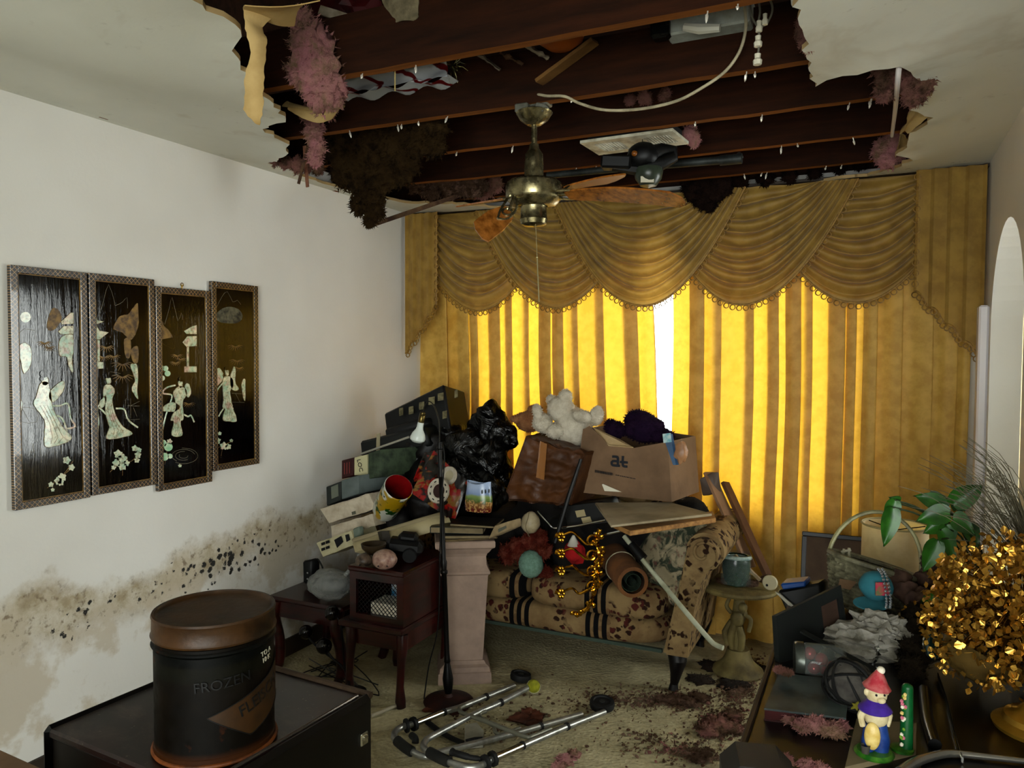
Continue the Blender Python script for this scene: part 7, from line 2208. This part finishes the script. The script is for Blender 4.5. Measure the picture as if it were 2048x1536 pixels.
MB(bt).lathe([(0, 0), (B0, 0), (B0, .006), (0, .006)], 24, squash=.82).build('bottom', M_WICK, bk)
for s_ in (-.0, .012):
    hp_ = [bt @ V((B1 * math.cos(PI * i / 20) * (1 + s_), s_, BH + .155 * math.sin(PI * i / 20))) for i in range(21)]
    MB().tube(hp_, .0055, 6).build('handle', mat('pale_cane', '#a8a47c', '#7c785c', rough=.4, scale=20), bk)
MB(bt).torus((0, 0, BH), B1, .009, (0, 0, 1), 40, 6).build('rim', M_WICK, bk)
# cap, card and bead string in the basket
cp = A(1752, 1172, 2.20)
cap = root('teal_cap', cp - V((0, 0, .04)), 'teal cap with a pink patch hooked on the basket', 'cap')
MB().blob(cp, (.042, .04, .038), 3, .05, 2, 3, rot=(.2, .3, 0)).build('crown', mat('teal_cotton', '#3a7a84', '#2e666e', rough=.85), cap)
MB(frame(cp + V((-.012, -.03, -.038)), (0, -.3, 1), (1, 0, 0))).lathe([(0, .002), (.040, 0), (.042, -.002), (0, -.002)], 24, squash=.75).build('peak', mat('teal_cotton', '#3a7a84', '#2e666e', rough=.85), cap)
MB(frame(cp - c_f * .044 + c_r * -.004 + c_u * .004, -c_f, c_r)).box((0, 0, 0), (.036, .034, .004), bev=.001).build('patch', mat('pink_green_patch', '#b03a58', '#4a7a4c', rough=.8, scale=45), cap)
gl_ = [A(1764, 1138, 2.17), A(1772, 1150, 2.16), A(1778, 1175, 2.15), A(1781, 1200, 2.15), A(1780, 1215, 2.15)]
pts_ = smooth_path(gl_, 7)
mb = MB()
for q in pts_[::2]: mb.blob(q, .0042, 1)
for q in pts_[::2]: mb.blob(q - c_r * .010, .0042, 1)
o = mb.build('bead_string', mat('silver_bead', '#c9cdd2', rough=.15, metal=.9)); o['kind'] = 'stuff'
tag(o, 'double string of silver beads hanging by the teal cap', 'beads', kind='stuff')
tag(MB().add([A(1680, 1160, 2.36), A(1712, 1166, 2.34), A(1700, 1180, 2.32), A(1676, 1174, 2.34)] + [p + V((0, .004, .003)) for p in (A(1680, 1160, 2.36), A(1712, 1166, 2.34), A(1700, 1180, 2.32), A(1676, 1174, 2.34))], [(3, 2, 1, 0), (4, 5, 6, 7), (0, 1, 5, 4), (1, 2, 6, 5), (2, 3, 7, 6), (3, 0, 4, 7)]).build('brown_card', M_CARD, None, False), 'small brown card tucked into the wicker basket', 'card')
cf = MB()
pc = Z(1720, 1285, DZ + .035)
cf.blob(pc, (.085, .06, .04), 4, .6, 2.2, 4); cf.blob(pc + V((.045, .03, .03)), (.06, .05, .035), 4, .7, 2.4, 9)
tag(cf.build('crumpled_paper', mat('white_tissue', '#a8a49c', '#7c786c', rough=.6, scale=25, bump=.6, bscale=30), None, 25), 'crumpled white tissue paper beneath the wicker basket', 'paper')
tag(MB().blob(Z(1740, 1300, DZ + .03), (.03, .02, .02), 3, .9, 4, 4).build('foil_scrap', M_CHROME, None, 15), 'crumpled shiny foil scrap by the end of the green strut', 'foil')
clump('grey brown fuzzy stole hanging between the basket and the gold tree', [(1838, 1230, 24, 2.16), (1842, 1265, 26, 2.12), (1832, 1300, 26, 2.06), (1826, 1335, 22, 2.0), (1855, 1250, 14, 2.14), (1818, 1350, 14, 1.98)], 2.1, fluff_mat('grey_brown_fur', '#3a3228', '#4c4232', '#241d16'), 111, n=2600, shard=.012, name='fur_stole', group='furs on the dresser')['category'] = 'fur stole'
clump('brown flowered cloth bunched behind the basket', [(1800, 1160, 20, 2.35), (1815, 1185, 24, 2.32), (1850, 1160, 20, 2.4), (1860, 1125, 18, 2.45), (1845, 1190, 16, 2.3), (1835, 1205, 22, 2.25)], 2.35, mat('brown_flowered_cloth', '#4a342a', '#6a5244', rough=.85, scale=26), 112, n=60, shard=.004, amp=.4, name='flowered_cloth', group='cloths on the dresser')['category'] = 'cloth'
bbx = root('black_pouch_bag', Z(1590, 1215), 'black bag with a blue and a white edge behind the green picture frame', 'bag')
slab('body', [(1552, 1182), (1640, 1166), (1645, 1225), (1575, 1232)], 2.42, (.02, .07, 0), M_BLK, parent=bbx, bev=.008)
slab('blue_flap', [(1560, 1168), (1610, 1163), (1612, 1174), (1565, 1180)], 2.41, (.01, .07, .0), mat('blue_nylon', '#1c5a9a', '#154a80', rough=.4), parent=bbx)
slab('white_edge', [(1550, 1184), (1560, 1188), (1590, 1214), (1582, 1216)], 2.40, (0, .01, 0), mat('white_edge', '#b0aca0', rough=.6), parent=bbx, bev=0)

# gold sequinned tree
GC = V((.295, 1.96, .985))
gt = root('gold_leaf_tree', (.31, 1.88, DZ), 'gold sequin leaf tree on a turned gold foot at the dresser end', 'ornamental tree')
t = NT('gold_foil'); co = t.coord('Object')
t.set(Base_Color=t.mix(t.ramp(t.noise(co, 25, 3), (.35, 0.), (.65, 1.)), '#e6bf6a', '#a87c28'), Metallic=.9, Roughness=.28); M_GFOIL = t.m
MB().lathe([(0, 0), (.085, 0), (.088, .008), (.070, .016), (.066, .026), (.045, .034), (.03, .05), (.022, .07), (0, .072)], 30, (.315, 1.80, DZ + .012)).build('foot', mat('gold_paint_foot', '#a8873c', '#7c5f22', rough=.3, metal=.6), gt)
MB().tube([(.315, 1.80, DZ + .07), (.30, 1.88, .92), (.285, 1.95, 1.05)], [.014, .010, .006], 8).build('trunk', M_BRASS, gt)
rn = random.Random(31)
lf = None
stuffm = MB()
leafs = [(.0, .0, 0), (.5, .62, .06), (1.0, .35, .10), (1.25, 0, .05), (1.0, -.35, .10), (.5, -.62, .06)]
pts_ = []
while len(pts_) < 3600:
    d = V((rn.gauss(0, 1), rn.gauss(0, 1), rn.gauss(0, 1))).normalized()
    p = GC + V((d.x * .185, d.y * .16, d.z * .19 - .02)) * rn.uniform(.62, 1.08)
    if p.z > DZ + .05 and p.x < XR - .02: pts_.append((p, d))
pts_.sort(key=lambda q: (q[0] - EYE).length)
vis = [q for q in pts_ if (q[0] - EYE).dot(q[1]) < 0]
back = [q for q in pts_ if (q[0] - EYE).dot(q[1]) >= 0]
for i, (p, d) in enumerate(vis[:300]):
    rot = (rn.uniform(0, 6.3), rn.uniform(0, 6.3), rn.uniform(0, 6.3)); s_ = rn.uniform(.010, .016)
    if lf is None:
        lf = MB().add([V(q) for q in leafs] + [V(q) - V((0, 0, .04)) for q in leafs], [(0, 1, 2), (0, 2, 3), (0, 3, 4), (0, 4, 5), (8, 7, 6), (9, 8, 6), (10, 9, 6), (11, 10, 6)] + [(i_, (i_ + 1) % 6, (i_ + 1) % 6 + 6, i_ + 6) for i_ in range(6)])
        o = lf.build('leaf', M_GFOIL, gt, False, origin=p)
        o.data.transform(Matrix.Translation(p)); lf = o
        o.rotation_euler = rot; o.scale = (s_, s_, s_)
    else: inst(lf, 'leaf', gt, p, rot, (s_, s_, s_))
for (p, d) in vis[300:] + back:
    R = Euler((rn.uniform(0, 6.3), rn.uniform(0, 6.3), rn.uniform(0, 6.3))).to_matrix() * rn.uniform(.008, .014)
    stuffm.add([p + R @ V(q) for q in leafs], [(0, 1, 2), (0, 2, 3), (0, 3, 4), (0, 4, 5)])
o = stuffm.build('small_leaves', M_GFOIL, gt, False); o['kind'] = 'stuff'
tw = MB()
for i in range(150):
    d = V((rn.gauss(0, 1), rn.gauss(0, 1), rn.gauss(0, .9))).normalized()
    e = GC + V((d.x * .17, d.y * .155, d.z * .16 - .02))
    if e.z > DZ + .03: tw.tube([GC + V((.01, 0, -.03)), GC.lerp(e, .6) + V((0, 0, .02)), e], [.0022, .0016, .001], 4)
o = tw.build('twigs', mat('dark_gold_wire', '#6a4a14', rough=.3, metal=.9), gt); o['kind'] = 'stuff'
tag(MB(Matrix.Translation(A(1928, 1352, 1.90)) @ Matrix.Rotation(.5, 4, 'Y') @ Matrix.Rotation(-.3, 4, 'X')).lathe([(0, 0), (.03, .002), (.06, .025), (.078, .055), (.075, .056), (.057, .028), (.028, .007), (0, .005)], 32).build('amber_dish', mat('amber_dish', '#6a5834', '#54452a', rough=.2)), 'amber shallow dish leaning under the gold tree', 'dish')
ot = root('oval_photo_tin', A(1868, 1300, 2.0), 'small teal and silver oval tin behind the amber dish', 'tin')
m4 = frame(A(1868, 1290, 2.02), -c_f + V((.5, 0, .2)), (.4, 0, 1))
MB(m4).lathe([(0, -.006), (.034, -.006), (.036, 0), (.032, .004), (0, .005)], 26, squash=.62).build('tin', mat('teal_tin', '#1c3834', '#2a4c48', rough=.4), ot)
MB(m4).torus((0, 0, .002), .034, .0028, (0, 0, 1), 30, 5).build('silver_edge', M_CHROME, ot)
bpy.data.objects[ot.children[-1].name].scale = (1, 1, 1)

# potted plant behind the gold tree
PP = V((.30, 2.42, DZ))
pl = root('potted_plant', PP, 'leafy green plant in a dark pot behind the gold tree', 'plant')
MB().lathe([(0, 0), (.055, 0), (.072, .10), (.076, .105), (.07, .11), (.062, .10), (0, .095)], 24, PP).build('pot', mat('dark_pot', '#241c18', rough=.5), pl)
t = NT('pothos_leaf'); co = t.coord('Object')
t.set(Base_Color=t.mix(t.ramp(t.noise(co, 20, 3), (.4, 0.), (.65, 1.)), '#4a8030', '#2f5c22'), Roughness=.4); M_LEAF = t.m


def leaf(tip, base, w, sag=.02, m=None):
    tip, base = V(tip), V(base)
    d = tip - base; L = d.length; d.normalize()
    side = d.cross(-c_f + V((0, 0, .5))).normalized(); nr = side.cross(d)
    def fn(u, v):
        s_ = v
        hw = w * (math.sin(PI * min(1, s_ * .92 + .08) ** .75) ** .8) * (1 if s_ < .98 else .2)
        x = 2 * u - 1
        return base + d * (L * s_) + side * (hw * x) + nr * (abs(x) * w * .35 - sag * s_ * s_) - V((0, 0, sag * s_ * s_))
    MB().grid(7, 10, fn).grid(7, 10, lambda u, v: fn(u, v) - nr * .0012, flip=True).build('leaf', m or M_LEAF, pl, 'all')


top = PP + V((0, 0, .11))
for (bx_, by_, tx, ty, y, w) in ((1905, 1010, 1965, 958, 2.40, .030), (1890, 1020, 1835, 975, 2.42, .028), (1900, 1030, 1835, 1025, 2.38, .030), (1895, 1045, 1850, 1050, 2.4, .026), (1915, 1020, 1925, 965, 2.45, .028), (1905, 1040, 1950, 1050, 2.36, .030), (1890, 1050, 1900, 1085, 2.36, .026), (1790, 1000, 1775, 1040, 2.40, .022), (1785, 1015, 1772, 1080, 2.38, .026), (1792, 1005, 1788, 985, 2.42, .018), (1875, 1080, 1850, 1130, 2.32, .026), (1880, 1060, 1915, 1110, 2.34, .024), (1930, 1050, 1960, 1080, 2.4, .026), (1860, 1000, 1900, 990, 2.46, .024), (1868, 1190, 1838, 1235, 2.2, .020), (1845, 1240, 1855, 1270, 2.18, .016)):
    b0 = A(bx_, by_, y)
    leaf(A(tx, ty, y - .02), b0, w)
    if by_ < 1150: MB().tube(smooth_path([top, top.lerp(b0, .6) + V((0, 0, .05)), b0], 5), .0028, 5).build('stem', mat('green_stem', '#3c4a24', rough=.6), pl)

# lamp with a drum shade behind the clutter
LP = A(1788, 1140, 3.05)
tl = root('shaded_lamp', (LP.x, LP.y, 0), 'lamp with a cream drum shade behind the wicker basket', 'lamp')
k = dpt(LP); LR = 61 * k; LH = 92 * k
t = NT('cream_linen_shade'); co = t.coord('Object')
t.set(Base_Color=t.mix(t.ramp(t.noise(co, 30, 2), (.4, 0.), (.6, 1.)), '#f2e8c8', '#e8dcb8'), Roughness=.8)
tl_ = t.n('ShaderNodeBsdfTranslucent'); tl_.inputs[0].default_value = lin('#f0e0b0'); mx = t.n('ShaderNodeMixShader'); mx.inputs[0].default_value = .45
t.l(t.b.outputs[0], mx.inputs[1]); t.l(tl_.outputs[0], mx.inputs[2]); t.l(mx.outputs[0], t.out.inputs[0])
MB().lathe([(LR, 0), (LR * .985, LH), (LR * .975, LH), (LR * .99, 0)], 48, LP).build('drum_shade', t.m, tl)
for zz in (0, LH): MB().torus(LP + V((0, 0, zz)), LR, .0035, (0, 0, 1), 48, 6).build('shade_rim', mat('shade_trim', '#b0a47c', rough=.7), tl)
sp_ = MB()
for i in range(3):
    a = i * 2 * PI / 3 + .4
    sp_.tube([LP + V((0, 0, LH - .02)), LP + V((LR * .97 * math.cos(a), LR * .97 * math.sin(a), LH - .006))], .002, 5)
sp_.lathe([(0, -.02), (.006, -.018), (.004, 0), (.007, .008), (.004, .022), (0, .024)], 10, LP + V((0, 0, LH - .006)))
sp_.build('spider_and_finial', M_IRON, tl)
MB().lathe([(.0, 0), (.11, 0), (.11, .02), (.03, .04), (.014, .08), (.012, LP.z * .6), (.03, LP.z * .7), (.014, LP.z * .85), (.008, LP.z + LH - .03)], 24, (LP.x, LP.y, 0)).build('stand', M_IRON, tl)
# framed picture leaning on the curtain
fp = root('framed_board', (A(1670, 1165, 3.95).x, 3.95, 0), 'brown framed board leaning against the curtain behind the lamp', 'picture frame')
a0, a1 = A(1604, 1063, 4.02), A(1748, 1068, 4.02)
zt_ = a0.z; wd_ = a1.x - a0.x
fm_ = Matrix.Translation(V((a0.x, 3.90, 0))) @ Matrix.Rotation(-math.atan2(.13, zt_), 4, 'X')
hh = math.hypot(zt_, .13)
MB(fm_).box((wd_ / 2, .012, hh / 2), (wd_ - .03, .01, hh - .03)).build('panel', mat('brown_mount', '#6a5848', '#5c4a3c', rough=.75), fp, False)
for (cx_, cz_, sx_, sz_) in ((wd_ / 2, hh - .011, wd_, .022), (wd_ / 2, .011, wd_, .022), (.011, hh / 2, .022, hh - .044), (wd_ - .011, hh / 2, .022, hh - .044)):
    MB(fm_).box((cx_, .008, cz_), (sx_, .024, sz_), bev=.003).build('frame_rail', mat('dark_blue_frame', '#2a2a34', '#1c1c24', rough=.4), fp, 30)
ea = root('white_easel_stand', A(1690, 1160, 2.45), 'small white wire easel in front of the leaning frame', 'easel')
for q in ([(1672, 1150), (1688, 1098)], [(1700, 1150), (1698, 1096)], [(1682, 1104), (1702, 1100)]):
    MB().tube([A(q[0][0], q[0][1] + (38 if q[0][1] > 1140 else 0), 2.47), A(*q[1], 2.47)], .004, 6).build('wire_leg', mat('white_wire', '#b3ae9c', rough=.5), ea)
tag(MB().blob(A(1720, 1135, 2.6), (.028, .02, .012), 3, .8, 4, 3).build('gold_trinket', M_BRASS, None, 20), 'small gold trinket behind the basket handle', 'trinket')
# feathery dried grass
dg = MB()
rn = random.Random(77)
b0 = V((.385, 2.28, .98))
for i in range(110):
    ang = rn.uniform(.15, 1.0); ln_ = rn.uniform(.20, .40)
    d = V((-math.cos(ang) * rn.uniform(.25, .55), rn.uniform(-.25, .15), math.sin(ang) + .25)).normalized()
    p1_, p2_, p3_ = b0 + d * ln_ * .4, b0 + d * ln_ * .8 + V((-.012, 0, .0)), b0 + d * ln_ + V((-.045, 0, -.02))
    dg.tube(smooth_path([b0 + V((rn.uniform(-.02, .02), rn.uniform(-.03, .03), 0)), p1_, p2_, p3_], 3), [.0009] * 9 + [.0005], 3)
gv = root('dried_grass', (b0.x, b0.y, DZ), 'feathery dried grass plume in a slim vase before the archway', 'dried grass')
o = dg.build('strands', mat('dry_grass', '#6a6450', '#8c8672', rough=.9), gv); o['kind'] = 'stuff'
MB().lathe([(0, 0), (.03, 0), (.038, .06), (.02, .15), (.024, .19), (.02, .19), (.015, .14), (0, .02)], 18, (b0.x, b0.y, DZ)).build('vase', M_BLK, gv)
